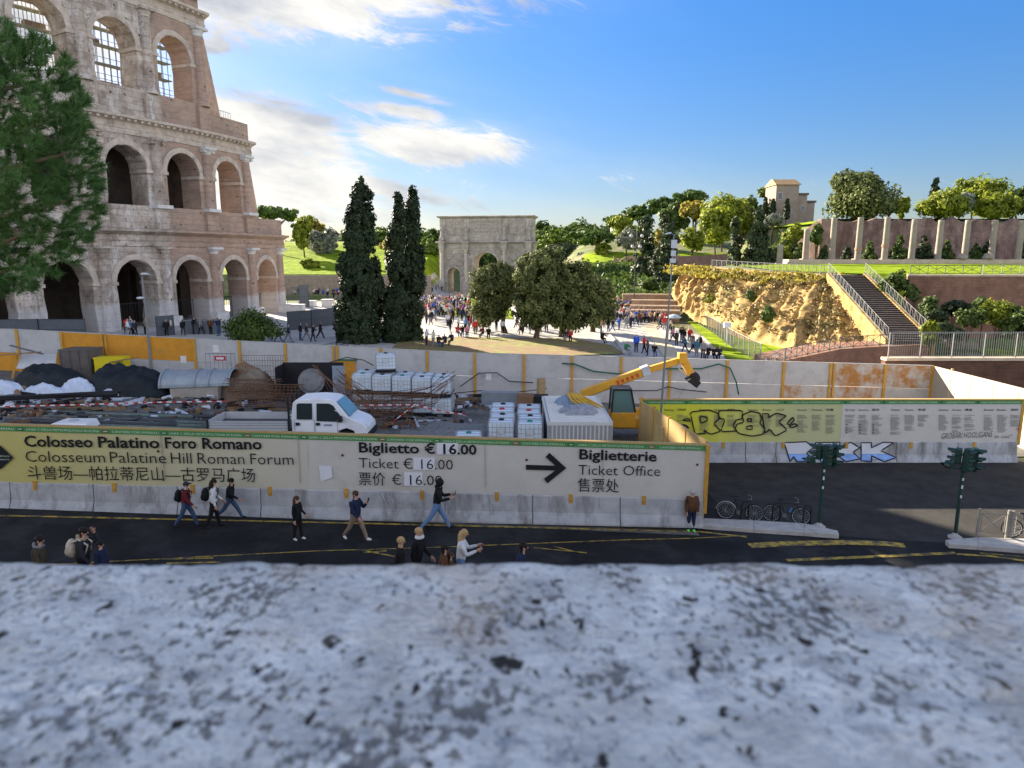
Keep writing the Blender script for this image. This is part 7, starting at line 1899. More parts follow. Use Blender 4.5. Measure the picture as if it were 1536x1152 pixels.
def steel_tub():
    Y = 42.9; a, b = at(250, 570, Y), at(352, 566, Y); t = thing('formwork_tub', 'big grey steel half-round formwork lying on concrete blocks', 'formwork', ((a.x + b.x) / 2, Y, a.z - 0.6))
    ax = (b - a); L = ax.length; ax.normalize(); mb = MB(); c = a + Zu * -0.35
    R0 = 0.98; rows = []
    for i in range(17):
        an = math.pi * i / 16; rows.append([c + ax * s + Vector((0, math.cos(an) * R0, math.sin(an) * R0 * (1 - 0.12 * s / L))) for s in (0, L * 0.34, L * 0.68, L)])
    mb.sheet(rows); mb.add(rows[0][:0] + [r[0] for r in rows], [tuple(range(17))]); mb.build('shell', M_FORM, t, False)
    for s in (0.0, L * 0.5, L * 0.7, L):
        mb = MB(); mb.tube([c + ax * s + Vector((0, math.cos(math.pi * i / 16) * (R0 + 0.04), math.sin(math.pi * i / 16) * (R0 + 0.04) * (1 - 0.12 * s / L))) for i in range(17)], 0.06, 5); mb.build('stiffener', M_FORM, t)
steel_tub()
p = at(362, 556, 43.0); drift('spoil_heap', 'heap of rusty brown spoil with grey sheeting behind the bar cages', (p.x, 43.6, Zg(p.x, 43)), 1.9, 1.4, 2.1, mat('spoil_rust', (0.20, 0.165, 0.12), 0.95, 0.35, 1.0, 0.6, 5, stain=(0.18, 0.09, 0.045), stain_scale=0.8, stain_pos=(0.45, 0.6)), 2.2, 'heap', 0.7)
p = at(664, 628, 36.5); drift('gravel_heap', 'low grey mound of wet gravel beside the lone tank', (p.x - 0.2, 37.2, Zg(p.x, 37)), 2.4, 2.6, 0.42, mat('wet_gravel', (0.20, 0.20, 0.195), 0.9, 0.25, 6, 0.8, 20), 8.8, 'heap', 0.4)
def dark_box():
    Y = 43.0; a, b = at(414, 548, Y), at(508, 548, Y); z = Zg(a.x, Y) + 0.06
    t = thing('steel_trough', 'black open steel trough behind the round steel lid', 'trough', ((a.x + b.x) / 2, Y, z))
    for nm, q in (('back_plate', (a.x, b.x, Y + 1.2, Y + 1.26, z, a.z)), ('end_plate', (a.x, a.x + 0.06, Y - 0.3, Y + 1.198, z, a.z - 0.1)), ('end_plate', (b.x - 0.06, b.x, Y - 0.3, Y + 1.198, z, a.z - 0.1)), ('floor_plate', (a.x + 0.062, b.x - 0.062, Y - 0.3, Y + 1.198, z, z + 0.06))): MB().box(*q).build(nm, M_BLK, t)
    t = thing('steel_disc', 'round galvanised steel lid propped before the black trough', 'lid', at(467, 572, 41.5))
    c = at(467, 572, 41.5); mb = MB(); mb.lathe(c, [(0.0, 0.1), (0.55, 0.08), (0.72, 0.0), (0.74, -0.06), (0.0, -0.08)], 22, axis=(0.15, -1, 0.25)); mb.build('disc', M_DSTEEL, t)
    mb = MB(); mb.lathe(c, [(0.70, 0.02), (0.78, 0.03), (0.78, -0.05), (0.70, -0.06)], 22, axis=(0.15, -1, 0.25)); mb.build('rim', M_DSTEEL, t)
    a, b = at(500, 592, 41.8), at(516, 549, 41.8); a.z = Zg(a.x, 41.8); tag(MB().box(a.x, b.x, 41.8, 41.9, a.z, b.z).build('steel_plate', mat('plate_blue', (0.24, 0.28, 0.33), 0.5, 0.15)), 'upright blue-grey steel plate beside the tank stack', 'steel plate')
dark_box()
def bars(name, label, cat, segs, r, m, seed, jit, group=None):
    """One bundle: rods lying loosely side by side."""
    mb = MB(); rr = random.Random(seed)
    for a, b, n, spread in segs:
        for k in range(n):
            o = Vector((rr.uniform(-jit, jit) * 2, rr.uniform(-spread, spread), rr.uniform(0, jit))); q = Vector((rr.uniform(-jit, jit) * 3, rr.uniform(-spread, spread), rr.uniform(0, jit)))
            m_ = (a + b) / 2 + (o + q) / 2 + Vector((0, 0, rr.uniform(-0.1, 0.25) * jit)); mb.tube([a + o, m_, b + q], r, 5)
    return tag(mb.build(name, m), label, cat, group)
def cage(label, c, rz, L, rad, seed):
    t = thing('reinforcement_cage', label, 'rebar cage', c, rz, 'rusty reinforcement cages'); mb = MB(); rr = random.Random(seed)
    U, V_ = Vector((math.cos(rz), math.sin(rz), 0)), Vector((-math.sin(rz), math.cos(rz), 0)); c = Vector(c)
    n = 14
    for k in range(n):
        an = 2 * math.pi * k / n; o = V_ * math.cos(an) * rad + Zu * (math.sin(an) * rad + rad)
        mb.tube([c - U * L / 2 + o, c + U * 0 + o + Zu * rr.uniform(-0.03, 0.03), c + U * L / 2 + o], 0.014, 4)
    mb.build('long_bar', M_RUST, t); mb = MB(); s = -L / 2 + 0.1
    while s < L / 2:
        e = rr.uniform(-0.05, 0.05); mb.tube([c + U * (s + e * math.cos(2 * math.pi * k / 14)) + V_ * math.cos(2 * math.pi * k / 14) * (rad + 0.015) + Zu * (math.sin(2 * math.pi * k / 14) * (rad + 0.015) + rad) for k in range(14)], 0.010, 4, closed=True); s += 0.22
    mb.build('hoop', M_RUST, t)
for k, (px, py, Y, L, rad, lab) in enumerate(((395, 600, 39.5, 4.2, 0.42, 'lower rusty bar cage behind the lorry'), (410, 588, 40.2, 3.6, 0.45, 'middle rusty bar cage resting above the others'), (380, 578, 41.2, 3.4, 0.4, 'rear rusty bar cage by the spoil heap'),
                                               (560, 612, 39.2, 4.6, 0.42, 'long rusty bar cage in front of the tank stack'), (585, 598, 40.2, 4.2, 0.4, 'rusty bar cage leaning at the tank stack'))):
    p = at(px, py, Y); cage(lab, (p.x, Y, max(Zg(p.x, Y) + 0.06, p.z - rad)), R(-4 + 6 * k % 11), L, rad, k)
def sprung_bars():
    for k, (pts, lab) in enumerate((([(505, 560), (560, 600), (640, 585), (676, 562)], 'long curved rusty rods sweeping across the tank stack'), ([(512, 570), (575, 622), (650, 600), (672, 580)], 'lower curved rusty rods before the tank stack'), ([(470, 548), (500, 580), (545, 612), (600, 640)], 'springy rods falling from the steel trough to the gravel'),
                                   ([(600, 612), (622, 640), (660, 650), (684, 652)], 'bent rusty mesh arch lying on the gravel'))):
        mb = MB(); rr = random.Random(k)
        for j in range(7 if k < 3 else 4):
            mb.tube([at(x + rr.uniform(-9, 9), y + rr.uniform(-9, 9), 38.8 - 0.6 * k + rr.uniform(-0.4, 0.4)) for x, y in pts], 0.018, 4)
        if k == 3:
            for j in range(8):
                f_ = j / 7; x, y = table([(0, 600), (.33, 622), (.66, 660), (1, 684)], f_), table([(0, 612), (.33, 640), (.66, 650), (1, 652)], f_); mb.tube([at(x, y, 37), at(x + 10, y - 9, 36.6)], 0.014, 4)
        tag(mb.build('steel_rod', M_RUST), lab, 'steel rods')
sprung_bars()
bars('steel_pipe', 'bundle of black flexible pipes strapped before the pale sacks', 'pipes', [(at(-20, 600, 37.5), at(170, 592, 38.2), 7, 0.25)], 0.09, M_BLK, 5, 0.14)
PIPE_L = [('dark', 'row of dark drill rods nearest the lorry bed'), ('green', 'pale green drill pipes lying along the yard')]
M_GPIPE = mat('green_pipe', (0.13, 0.17, 0.145), 0.6, 0.25, 3); M_DPIPE = mat('dark_pipe', (0.06, 0.065, 0.07), 0.6, 0.3, 3)
rr = random.Random(12); proto = {}
for k in range(30):
    y = 33.6 + 3.9 * (k / 30) + rr.uniform(-0.1, 0.1); x0 = -24.5 + rr.uniform(-1.5, 1.5); L = 8.6
    kind = 'green' if k % 3 == 1 else 'dark'
    if kind not in proto:
        mb = MB(); mb.tube([(0, 0, 0), (L, 0, 0)], 0.10, 8); o = mb.build('steel_pipe', M_GPIPE if kind == 'green' else M_DPIPE, None, True); proto[kind] = o
    else: o = proto[kind].copy(); COL.objects.link(o)
    o.location = (x0, y, Zg(x0 + 4, y) + 0.18 + 0.16 * (k % 2)); o.rotation_euler = (0, R(2.4 + rr.uniform(-0.4, 0.4)), R(rr.uniform(-2.5, 2.5)))
    tag(o, 'pale green steel pipe in the row between the sacks and the banner' if kind == 'green' else 'dark steel pipe in the row between the sacks and the banner', 'pipe', 'pale green pipes of the row behind the banner' if kind == 'green' else 'dark pipes of the row behind the banner')
p = at(105, 634, 33.0); t = thing('plastic_cover', 'white moulded plastic cover lying behind the Colosseo lettering', 'cover', (p.x, 33.2, p.z - 0.3))
mb = MB(); mb.hexa([(p.x - 0.95, 32.7, p.z - 0.35), (p.x + 1.0, 32.7, p.z - 0.35), (p.x + 0.95, 33.9, p.z - 0.3), (p.x - 0.8, 33.9, p.z - 0.3), (p.x - 0.8, 32.8, p.z), (p.x + 0.9, 32.8, p.z), (p.x + 0.85, 33.8, p.z + 0.05), (p.x - 0.65, 33.8, p.z + 0.05)]); mb.build('shell', M_WHITE, t, bevel=0.05)
mb = MB(); mb.lathe((p.x, 33.3, p.z + 0.02), [(0.25, 0), (0.2, 0.05), (0, 0.06)], 12); mb.build('hatch', M_ALU, t)
M_SCRAP = mat('scrap_white', (0.55, 0.57, 0.62), 0.6)
rr = random.Random(31)
for k in range(12):
    p = ground(rr.uniform(5, 320), rr.uniform(600, 622)); mb = MB(); pts = []
    for i in range(5): pts.append((p.x + rr.uniform(-0.3, 0.3), p.y + rr.uniform(-0.2, 0.2), p.z + 0.35 + rr.uniform(0, 0.16)))
    mb.tube(pts, [0.03, 0.09, 0.06, 0.08, 0.02], 5); tag(mb.build('plastic_scrap', M_SCRAP), 'scrap of white plastic sheet on the pipes in the yard', 'plastic scrap', 'white plastic scraps on the pipes')
# warning tape, hoses, odds along the rear hoarding
mb = MB(); rr = random.Random(101)
for x0, x1, y0, y1, n in ((0, 330, 590, 640, 330), (330, 520, 572, 640, 200), (680, 820, 582, 618, 150), (480, 700, 596, 650, 200), (820, 1090, 585, 600, 60)):
    for i in range(n):
        p = ground(rr.uniform(x0, x1), rr.uniform(y0, y1)); a_ = rr.uniform(0, 6.28); q = rr.random(); l_, w_ = (rr.uniform(0.06, 0.18), rr.uniform(0.05, 0.14)) if q < 0.6 else (rr.uniform(0.3, 0.9), rr.uniform(0.02, 0.06))
        h_ = rr.uniform(0.03, 0.12); mb.obox(p + Zu * (0.06 + h_), Vector((math.cos(a_), math.sin(a_), rr.uniform(-0.1, 0.1))) * l_, Vector((-math.sin(a_), math.cos(a_), 0)) * w_, Zu * h_, rr.choice((0, 0, 1, 2, 2, 3, 4)))
tag(mb.build('rubble', [M_DSTEEL, M_WOOD, M_BLK, M_SACK, M_RUST]), 'scattered rubble and scrap over the gravel of the yard', 'rubble', None, 'stuff')
def tape(pts, label):
    a_, b_ = MB(), MB(); k = 0
    for p, q in zip(pts, pts[1:]):
        n = max(1, int((q - p).length / 0.25))
        for i in range(n):
            u, v = p.lerp(q, i / n), p.lerp(q, (i + 1) / n); mb = (a_ if k % 2 else b_); k += 1
            mb.hexa([u - Zu * 0.035, v - Zu * 0.035, v - Zu * 0.035 + Vector((0, .01, 0)), u - Zu * 0.035 + Vector((0, .01, 0)), u + Zu * 0.035, v + Zu * 0.035, v + Zu * 0.035 + Vector((0, .01, 0)), u + Zu * 0.035 + Vector((0, .01, 0))])
    t = thing('barrier_tape', label, 'tape', pts[0]); a_.build('red_stripe', mat('tape_red', (0.45, 0.04, 0.04)), t); b_.build('white_stripe', mat('tape_white', (0.62, 0.62, 0.62)), t)
tape([at(0, 610, 36.2), at(120, 607, 36.4), at(250, 603, 36.6), at(340, 602, 36.8)], 'red and white tape stretched over the pipes behind the banner')
tape([at(540, 608, 37.6), at(622, 607, 37.6), at(590, 632, 36.4)], 'red and white tape sagging before the rear tank stack')
tape([at(622, 607, 37.6), at(668, 618, 37), at(700, 622, 36.5)], 'red and white tape trailing over the gravel mound')
def hose(name, label, pts, r, m): mb = MB(); mb.tube(pts, r, 6); tag(mb.build(name, m, None, True), label, 'hose')
hose('water_hose', 'green hose sagging along the rear hoarding behind the boom', [at(843, 545, 47.7), at(862, 546, 47.6), at(890, 557, 47.6), at(930, 561, 47.6), at(985, 553, 47.6), at(1020, 553, 47.6), at(1052, 553, 47.6), at(1078, 546, 47.6), at(1095, 552, 47.6), at(1104, 572, 47.6), at(1108, 592, 47.5)], 0.055, M_HOSE)
hose('cable', 'black cable looping against the rear hoarding beside the small notice', [at(690, 580, 47.6), at(718, 560, 47.6), at(745, 559, 47.6), at(764, 572, 47.6), at(800, 574, 47.6)], 0.035, M_BLK)
hose('cable', 'black cable drooping low along the rear hoarding behind the container', [at(930, 586, 47.5), at(985, 586, 47.5), at(1003, 580, 47.5), at(1020, 584, 47.5), at(1060, 588, 47.5)], 0.035, M_BLK)
hose('cable', 'black cable on the ground between rear tanks and container', [at(680, 590, 46), at(720, 586, 46), at(760, 590, 46.5), at(820, 583, 46.5)], 0.03, M_BLK)
hose('cable', 'black cable arching over the orange door in the rear hoarding', [at(465, 552, 46), at(490, 545, 46), at(520, 536, 46.8), at(545, 540, 47), at(560, 548, 46)], 0.03, M_BLK)
for k, (x0, x1, py, Y, dep, m, lab, ct) in enumerate(((722, 776, 589, 44.5, 0.5, M_FORM, 'grey planks stacked low by the rear hoarding', 'planks'), (776, 800, 594, 43, 0.8, mat('crate_brown', (0.2, 0.12, 0.07), 0.9), 'brown crate on the ground left of the stump'.replace('left of', 'next to'), 'crate'), (800, 822, 595, 43.2, 0.8, M_BLK, 'black crate behind the site container', 'crate'))):
    site_box('site_crate' if k else 'plank_stack', lab, ct, x0, x1, py, Y, dep, m)
a, b = at(805, 592, 44.2), at(818, 568, 44.2); mb = MB(); mb.lathe(((a.x + b.x) / 2, 44.2, Zg(a.x, 44)), [(0.30, 0), (0.28, 0.5), (0.29, b.z - Zg(a.x, 44)), (0, b.z - Zg(a.x, 44) + 0.02)], 9); tag(mb.build('timber_stump', mat('stump_wood', (0.33, 0.24, 0.13), 0.9, 0.3, 4)), 'upright timber stump by the rear hoarding', 'stump')
t = thing('warning_sign', 'red and white warning board on a mesh panel behind the steel tub', 'sign', at(330, 545, 44.5)); a, b = at(322, 541, 44.5), at(338, 534, 44.5)
MB().box(a.x, b.x, 44.5, 44.53, a.z, b.z).build('board', mat('sign_red', (0.42, 0.04, 0.05)), t); MB().box(a.x + 0.12, b.x - 0.12, 44.48, 44.497, a.z + 0.08, b.z - 0.08).build('board_text', mat('sign_white', (0.6, 0.6, 0.6)), t)
mb = MB()
for k in range(8): x = a.x - 0.6 + 0.27 * k; mb.tube([(x, 44.56, Zg(x, 44.5)), (x, 44.56, b.z + 0.15)], 0.015, 4)
mb.tube([(a.x - 0.6, 44.56, b.z + 0.15), (a.x + 1.3, 44.56, b.z + 0.15)], 0.02, 4); mb.build('mesh_panel', M_DSTEEL, t)
t = thing('mesh_panel_stack', 'rusty mesh panels standing beside the spoil heap', 'mesh panels', at(395, 545, 44.8)); mb = MB(); a, b = at(362, 550, 44.8), at(428, 533, 44.8); zl = Zg(a.x, 44.8)
for k in range(18): x = mixf(a.x, b.x, k / 17); mb.tube([(x, 44.8, zl), (x, 44.85, b.z)], 0.012, 4)
for k in range(8): z_ = mixf(zl + 0.1, b.z, k / 7); mb.tube([(a.x, 44.81, z_), (b.x, 44.81, z_)], 0.012, 4)
mb.build('mesh', M_RUST, t)
rr = random.Random(77)
for k, (x0, x1, y0, y1, n, lab) in enumerate(((680, 820, 586, 610, 10, 'loose offcut of timber on the ground beyond the front tanks'), (340, 520, 600, 632, 8, 'loose offcut of timber beside the lorry'), (10, 330, 596, 616, 22, 'loose offcut of timber lying over the pipes of the yard'))):
    for i in range(n):
        p = ground(rr.uniform(x0, x1), rr.uniform(y0, y1)); an = rr.uniform(-0.5, 0.5); mb = MB(); mb.obox(p + Zu * 0.13, Vector((math.cos(an), math.sin(an), 0)) * rr.uniform(0.3, 0.8), Vector((-math.sin(an), math.cos(an), 0)) * 0.07, Zu * 0.05)
        tag(mb.build('timber_offcut', M_WOOD if i % 3 else M_DSTEEL), lab, 'timber', ['timber offcuts beyond the front tanks', 'timber offcuts beside the lorry', 'timber offcuts by the pipes'][k])
# ------------------------------------------------------------------ street furniture
M_TLG = mat('signal_green', (0.008, 0.038, 0.028), 0.45, 0.15, 3, spec=0.5)
M_POLE = mat('pole_grey', (0.20, 0.21, 0.215), 0.5, 0.1, metallic=0.3)
M_LAMPH = mat('lamp_grey', (0.50, 0.52, 0.54), 0.4, 0.06)
def traffic_light(px, py, ptop, label, heads):
    b = ground(px, py); b.z += 0.055; t = thing('traffic_light', label, 'traffic light', b, 0, 'dark green traffic lights')
    h = at(ptop[0], ptop[1], b.y).z - b.z
    mb = MB(); mb.tube([b, b + Zu * (h - 0.25)], 0.065, 10); mb.build('pole', M_TLG, t)
    mb = MB(); mb.lathe(b, [(0.24, 0), (0.24, 0.05), (0.10, 0.14), (0.07, 0.2)], 12); mb.build('base', M_KERB, t)
    for k, z in enumerate((1.55, 1.9, 2.2)):
      mb = MB(); mb.box(b.x - 0.03, b.x + 0.03, b.y - 0.075, b.y - 0.064, b.z + z, b.z + z + 0.1 + 0.03 * (k % 2))
      mb.build('sticker', mat('sticker_white', (0.6, 0.6, 0.58)), t)
    for hx, hy, hz, ang, n in heads:
        d = Vector((math.cos(ang), math.sin(ang), 0)); s = Vector((-d.y, d.x, 0)); c = b + Vector((hx, hy, h - hz))
        mb = MB(); mb.obox(c, d * 0.10, s * 0.14, Zu * (0.145 * n)); hd = mb.build('signal_head', M_TLG, t, bevel=0.03)
        for k in range(n):
            q = c + d * 0.10 + Zu * (0.145 * (n - 1) - 0.29 * k)
            vs = MB(); rows = []
            for i in range(11):
                an = math.pi * (-0.12 + 1.24 * i / 10); o = s * math.cos(an) * 0.115 + Zu * math.sin(an) * 0.115
                rows.append([q + o, q + o + d * (0.24 if 1 < i < 9 else 0.12)])
            vs.sheet(rows); vs.build('visor', M_TLG, hd)
            ln = MB(); ln.lathe(q, [(0.105, 0.004), (0.06, 0.018), (0, 0.022)], 12, axis=d); ln.build('lens', glassmat(('lens_red', 'lens_amber', 'lens_green')[k % 3], ((0.10, 0.012, 0.01), (0.12, 0.06, 0.01), (0.01, 0.07, 0.05))[k % 3]), hd)
    for k in range(2):
        mb = MB(); z = h - 0.35 - 0.5 * k; mb.tube([b + Vector((-0.45, 0, z)), b + Vector((0.34, 0, z))], 0.03, 6); mb.build('bracket', M_TLG, t)
HD = [(0.02, -0.18, 0.50, R(-70), 3), (0.33, -0.05, 0.52, R(-25), 3), (-0.50, 0.0, 0.72, R(195), 1), (-0.16, 0.10, 0.42, R(140), 2)]
traffic_light(1228, 793, (1244, 662), 'dark green traffic light in shade beside the bicycles, against silver graffiti', HD)
traffic_light(1432, 809, (1448, 668), 'dark green traffic light in the sun patch beside the metal barrier', HD)

def bicycle():
    t = thing('bicycle', 'bicycle', 'bicycle'); r = 0.34; W0, W1 = Vector((-0.53, 0, r)), Vector((0.53, 0, r))
    for w in (W0, W1):
        mb = MB(); mb.tube([w + Vector((math.cos(a) * r, 0, math.sin(a) * r)) for a in [2 * math.pi * k / 24 for k in range(24)]], 0.022, 6, closed=True); wh = mb.build('wheel', M_RUB, t)
        mb = MB(); mb.tube([w + Vector((math.cos(a) * (r - 0.03), 0, math.sin(a) * (r - 0.03))) for a in [2 * math.pi * k / 24 for k in range(24)]], 0.009, 4, closed=True)
        for k in range(14): a = 2 * math.pi * k / 14; mb.tube([w, w + Vector((math.cos(a) * (r - 0.03), 0, math.sin(a) * (r - 0.03)))], 0.003, 3, cap=False)
        mb.build('rim', M_ALU, wh)
    BB, ST, HT, HB = Vector((-0.05, 0, 0.30)), Vector((-0.20, 0, 0.78)), Vector((0.36, 0, 0.80)), Vector((0.40, 0, 0.66))
    mb = MB()
    for a, b, q in ((BB, ST, .017), (ST, HT, .016), (BB, HB, .02), (BB, W0, .011), (ST, W0, .010), (HT, HB, .02), (HB, W1, .014), (HT, HT + Vector((-0.03, 0, 0.12)), .014), (ST, ST + Vector((-0.03, 0, 0.13)), .013)): mb.tube([a, b], q, 6)
    mb.build('frame', M_BLK, t)
    mb = MB(); s = ST + Vector((-0.03, 0, 0.14)); mb.hexa([s + Vector(v) for v in ((-0.14, -0.08, 0), (0.16, -0.02, 0), (0.16, 0.02, 0), (-0.14, 0.08, 0), (-0.13, -0.07, 0.05), (0.14, -0.015, 0.04), (0.14, 0.015, 0.04), (-0.13, 0.07, 0.05))]); mb.build('saddle', M_BLK, t, bevel=0.015)
    mb = MB(); q = HT + Vector((-0.03, 0, 0.12)); mb.tube([q + Vector((-0.08, -0.3, 0.05)), q + Vector((0.06, -0.22, 0.02)), q + Vector((0.06, 0, 0)), q + Vector((0.06, 0.22, 0.02)), q + Vector((-0.08, 0.3, 0.05))], 0.013, 5); mb.build('handlebar', M_DSTEEL, t)
    mb = MB(); mb.lathe(BB, [(0, -0.03), (0.09, -0.03), (0.09, -0.02), (0, -0.02)], 14, axis=(0, 1, 0)); mb.tube([BB + Vector((0, -0.05, 0)), BB + Vector((0.12, -0.06, -0.12)), BB + Vector((0.12, -0.14, -0.12))], 0.012, 5); mb.tube([BB + Vector((0, 0.05, 0)), BB + Vector((-0.12, 0.06, 0.12)), BB + Vector((-0.12, 0.14, 0.12))], 0.012, 5); mb.build('crankset', M_DSTEEL, t)
    return t
bk = bicycle()
p0, p1 = ground(1089, 780), ground(1130, 784); q0, q1 = ground(1150, 783), ground(1207, 790)
def set_bike(o, a, b, lab):
    m = (a + b) / 2; m.z += 0.056; return place(o, m, math.atan2(b.y - a.y, b.x - a.x), lab)
b2 = copy_tree(bk); b3 = copy_tree(bk)
set_bike(bk, p0, p1, 'dark city bicycle with pale mudguard nearer the hoarding corner')
set_bike(b2, q0, q1, 'dark bicycle with a blue bottle nearer the traffic light')
r0, r1 = ground(1520, 808), ground(1562, 812); set_bike(b3, r0, r1, 'black bicycle locked behind the metal pedestrian barrier')
mb = MB(); c = bk.location + Vector((0, 0, 0)); 
mb = MB(); mb.tube([Vector((-0.53 + 0.37 * math.cos(a), 0, 0.34 + 0.37 * math.sin(a))) for a in [R(20 + 12 * k) for k in range(14)]], 0.018, 4); o = mb.build('mudguard', M_ALU); o.parent = bk
mb = MB(); mb.tube([(0.12, 0, 0.45), (0.18, 0, 0.62)], 0.035, 8); o = mb.build('bottle', mat('bottle_blue', (0.05, 0.2, 0.45))); o.parent = b2
for k, (px, py, lab) in enumerate(((1116, 785, 'black bollard rack between the wheels of the city bicycle'), (1163, 787, 'black bollard rack between the two parked bicycles'), (1209, 791, 'black bollard rack at the front wheel by the traffic light'))):
    p = ground(px, py); mb = MB(); mb.tube([p + Vector((-0.14, 0, 0)), p + Vector((-0.14, 0, 0.75)), p + Vector((-0.08, 0, 0.86)), p + Vector((0.08, 0, 0.86)), p + Vector((0.14, 0, 0.75)), p + Vector((0.14, 0, 0))], 0.03, 6); tag(mb.build('bicycle_rack', M_BLK, None, True), lab, 'bike rack')
def ped_barrier(pa, pb, label):
    a, b = ground(*pa), ground(*pb); a.z += 0.06; b.z += 0.06; h = 1.05; t = thing('pedestrian_barrier', label, 'barrier', a, 0); M_ = mat('barrier_paint', (0.23, 0.22, 0.19), 0.55, 0.12)
    for p in (a, b): mb = MB(); mb.tube([p, p + Zu * (h + 0.12)], 0.05, 8); mb.build('post', M_, t)
    u = (b - a); f0, f1 = 0.10, 0.90
    mb = MB()
    for z in (0.3, 1.0): mb.tube([a + Zu * z, b + Zu * z], 0.016, 5)
    for f_ in (f0, f1): mb.tube([a + u * f_ + Zu * 0.3, a + u * f_ + Zu], 0.016, 5)
    mb.build('frame', M_, t); mb = MB(); mb.tube([a + u * f0 + Zu * 0.3, a + u * f1 + Zu], 0.016, 5); mb.tube([a + u * f0 + Zu, a + u * f1 + Zu * 0.3], 0.016, 5); mb.build('cross_brace', M_, t)
ped_barrier((1464, 811), (1508, 814), 'grey metal barrier with crossed bars beside the sunlit traffic light')
ped_barrier((1514, 815), (1572, 819), 'grey metal barrier at the edge of view by the black bicycle')
def lamp_post(name, label, base, top, r, arms, lean=0.0):
    t = thing(name, label, 'lamp post', base); mb = MB(); mb.tube([base, base.lerp(top, 0.5), top], [r * 1.3, r, r * 0.7], 8); mb.build('pole', M_POLE, t); return t
# twin-headed lamp in the yard before the ochre panels
b = at(227, 550, 46.0); b.z = Zg(b.x, 46); tp = at(213, 413, 46.0)
t = lamp_post('street_lamp', 'grey street lamp with two tilted heads before the ochre panels', b, tp, 0.075, None)
for (px, py, nm) in ((217, 411, 'lamp_head'), (211, 447, 'lamp_head')):
    p = at(px, py, 46); mb = MB(); mb.ball(p, (0.30, 0.2, 0.09), 10, 6); o = mb.build(nm, M_LAMPH, t, True)
mb = MB(); q = at(216, 450, 46); mb.tube([q, at(212, 447, 46)], 0.04, 6); mb.build('arm', M_POLE, t)
# tall pole with floodlights and boxes
b = at(987, 668, 33.5); b.z = Zg(b.x, 33.5); tp = at(1011, 352, 33.5)
t = lamp_post('floodlight_pole', 'tall slightly leaning steel pole with floodlights and junction boxes', b, tp, 0.05, None)
u = (tp - b).normalized()
mb = MB()
for dx, dz in ((-0.28, 0.05), (0.3, 0.05)): mb.tube([tp, tp + Vector((dx, -0.05, dz))], 0.02, 5)
mb.build('arm', M_POLE, t)
for dx in (-0.3, 0.34):
    mb = MB(); mb.obox(tp + Vector((dx, -0.08, 0.06)), Vector((0.13, 0, 0.03)), Vector((0, 0.1, 0)), Vector((0, 0.02, 0.03))); mb.build('floodlight', M_LAMPH, t)
for py, w, h in ((366, 0.13, 0.19), (380, 0.11, 0.13), (391, 0.13, 0.1)):
    f_ = (655 - py) / (655 - 352); p = b.lerp(tp, (at(1000, py, 33.5).z - b.z) / (tp.z - b.z)); mb = MB(); mb.obox(p + Vector((0.02, -0.07, 0)), Vector((w, 0, 0)), Vector((0, 0.06, 0)), Zu * h); mb.build('junction_box', M_LAMPH, t)
# plaza lamps
def globe_lamp(px, py, ptx, pty, label):
    b = ground(px, py); tp = at(ptx, pty, b.y); tp.x = b.x + 0.15; t = thing('plaza_lamp', label, 'lamp post', b); mb = MB(); mb.tube([b, b + Zu * 1.0, tp], [0.13, 0.09, 0.06], 8); mb.build('pole', M_DARKM, t)
    mb = MB()
    for sg in (-1, 1):
        mb.tube([tp, tp + Vector((sg * 0.35, 0, 0.35)), tp + Vector((sg * 0.8, 0, 0.3)), tp + Vector((sg * 0.85, 0, 0.0))], 0.035, 5)
        mb.tube([tp - Zu * 1.6, tp + Vector((sg * 0.4, 0, -1.4)), tp + Vector((sg * 0.6, 0, -1.7))], 0.035, 5)
    mb.build('arm', M_DARKM, t)
    for sg in (-1, 1):
        for p in (tp + Vector((sg * 0.85, 0, -0.3)), tp + Vector((sg * 0.6, 0, -1.95))):
            mb = MB(); mb.lathe(p, [(0.02, 0.42), (0.16, 0.36), (0.30, 0.1), (0.30, 0.0), (0.2, -0.12), (0, -0.16)], 10); mb.build('lantern', mat('lantern_glass', (0.35, 0.36, 0.36), 0.3), t)
globe_lamp(950, 472, 957, 352, 'tall dark lamp with paired hanging lanterns at the head of the queue')
b = ground(1001, 518); tp = at(1005, 476, b.y); t = thing('plaza_lamp', 'lamp with one wide glass shade beside the sandy path', 'lamp post', b); mb = MB(); mb.tube([b, Vector((b.x + 0.1, b.y, tp.z))], 0.05, 8); mb.build('pole', M_POLE, t)
mb = MB(); mb.lathe((b.x + 0.55, b.y, tp.z), [(0.05, 0.35), (0.5, 0.22), (0.85, 0.0), (0.6, -0.1), (0, -0.12)], 14); mb.build('shade', mat('shade_glass', (0.42, 0.48, 0.48), 0.25), t)
b = ground(1089, 523); t = thing('information_post', 'white box sign on a slim post inside the mesh fence', 'sign', b); mb = MB(); mb.tube([b, b + Zu * 2.2], 0.05, 6); mb.build('post', M_LAMPH, t); MB().box(b.x - 0.35, b.x + 0.35, b.y - 0.15, b.y + 0.15, b.z + 2.2, b.z + 2.75).build('box', mat('box_white', (0.6, 0.62, 0.64), 0.5), t)
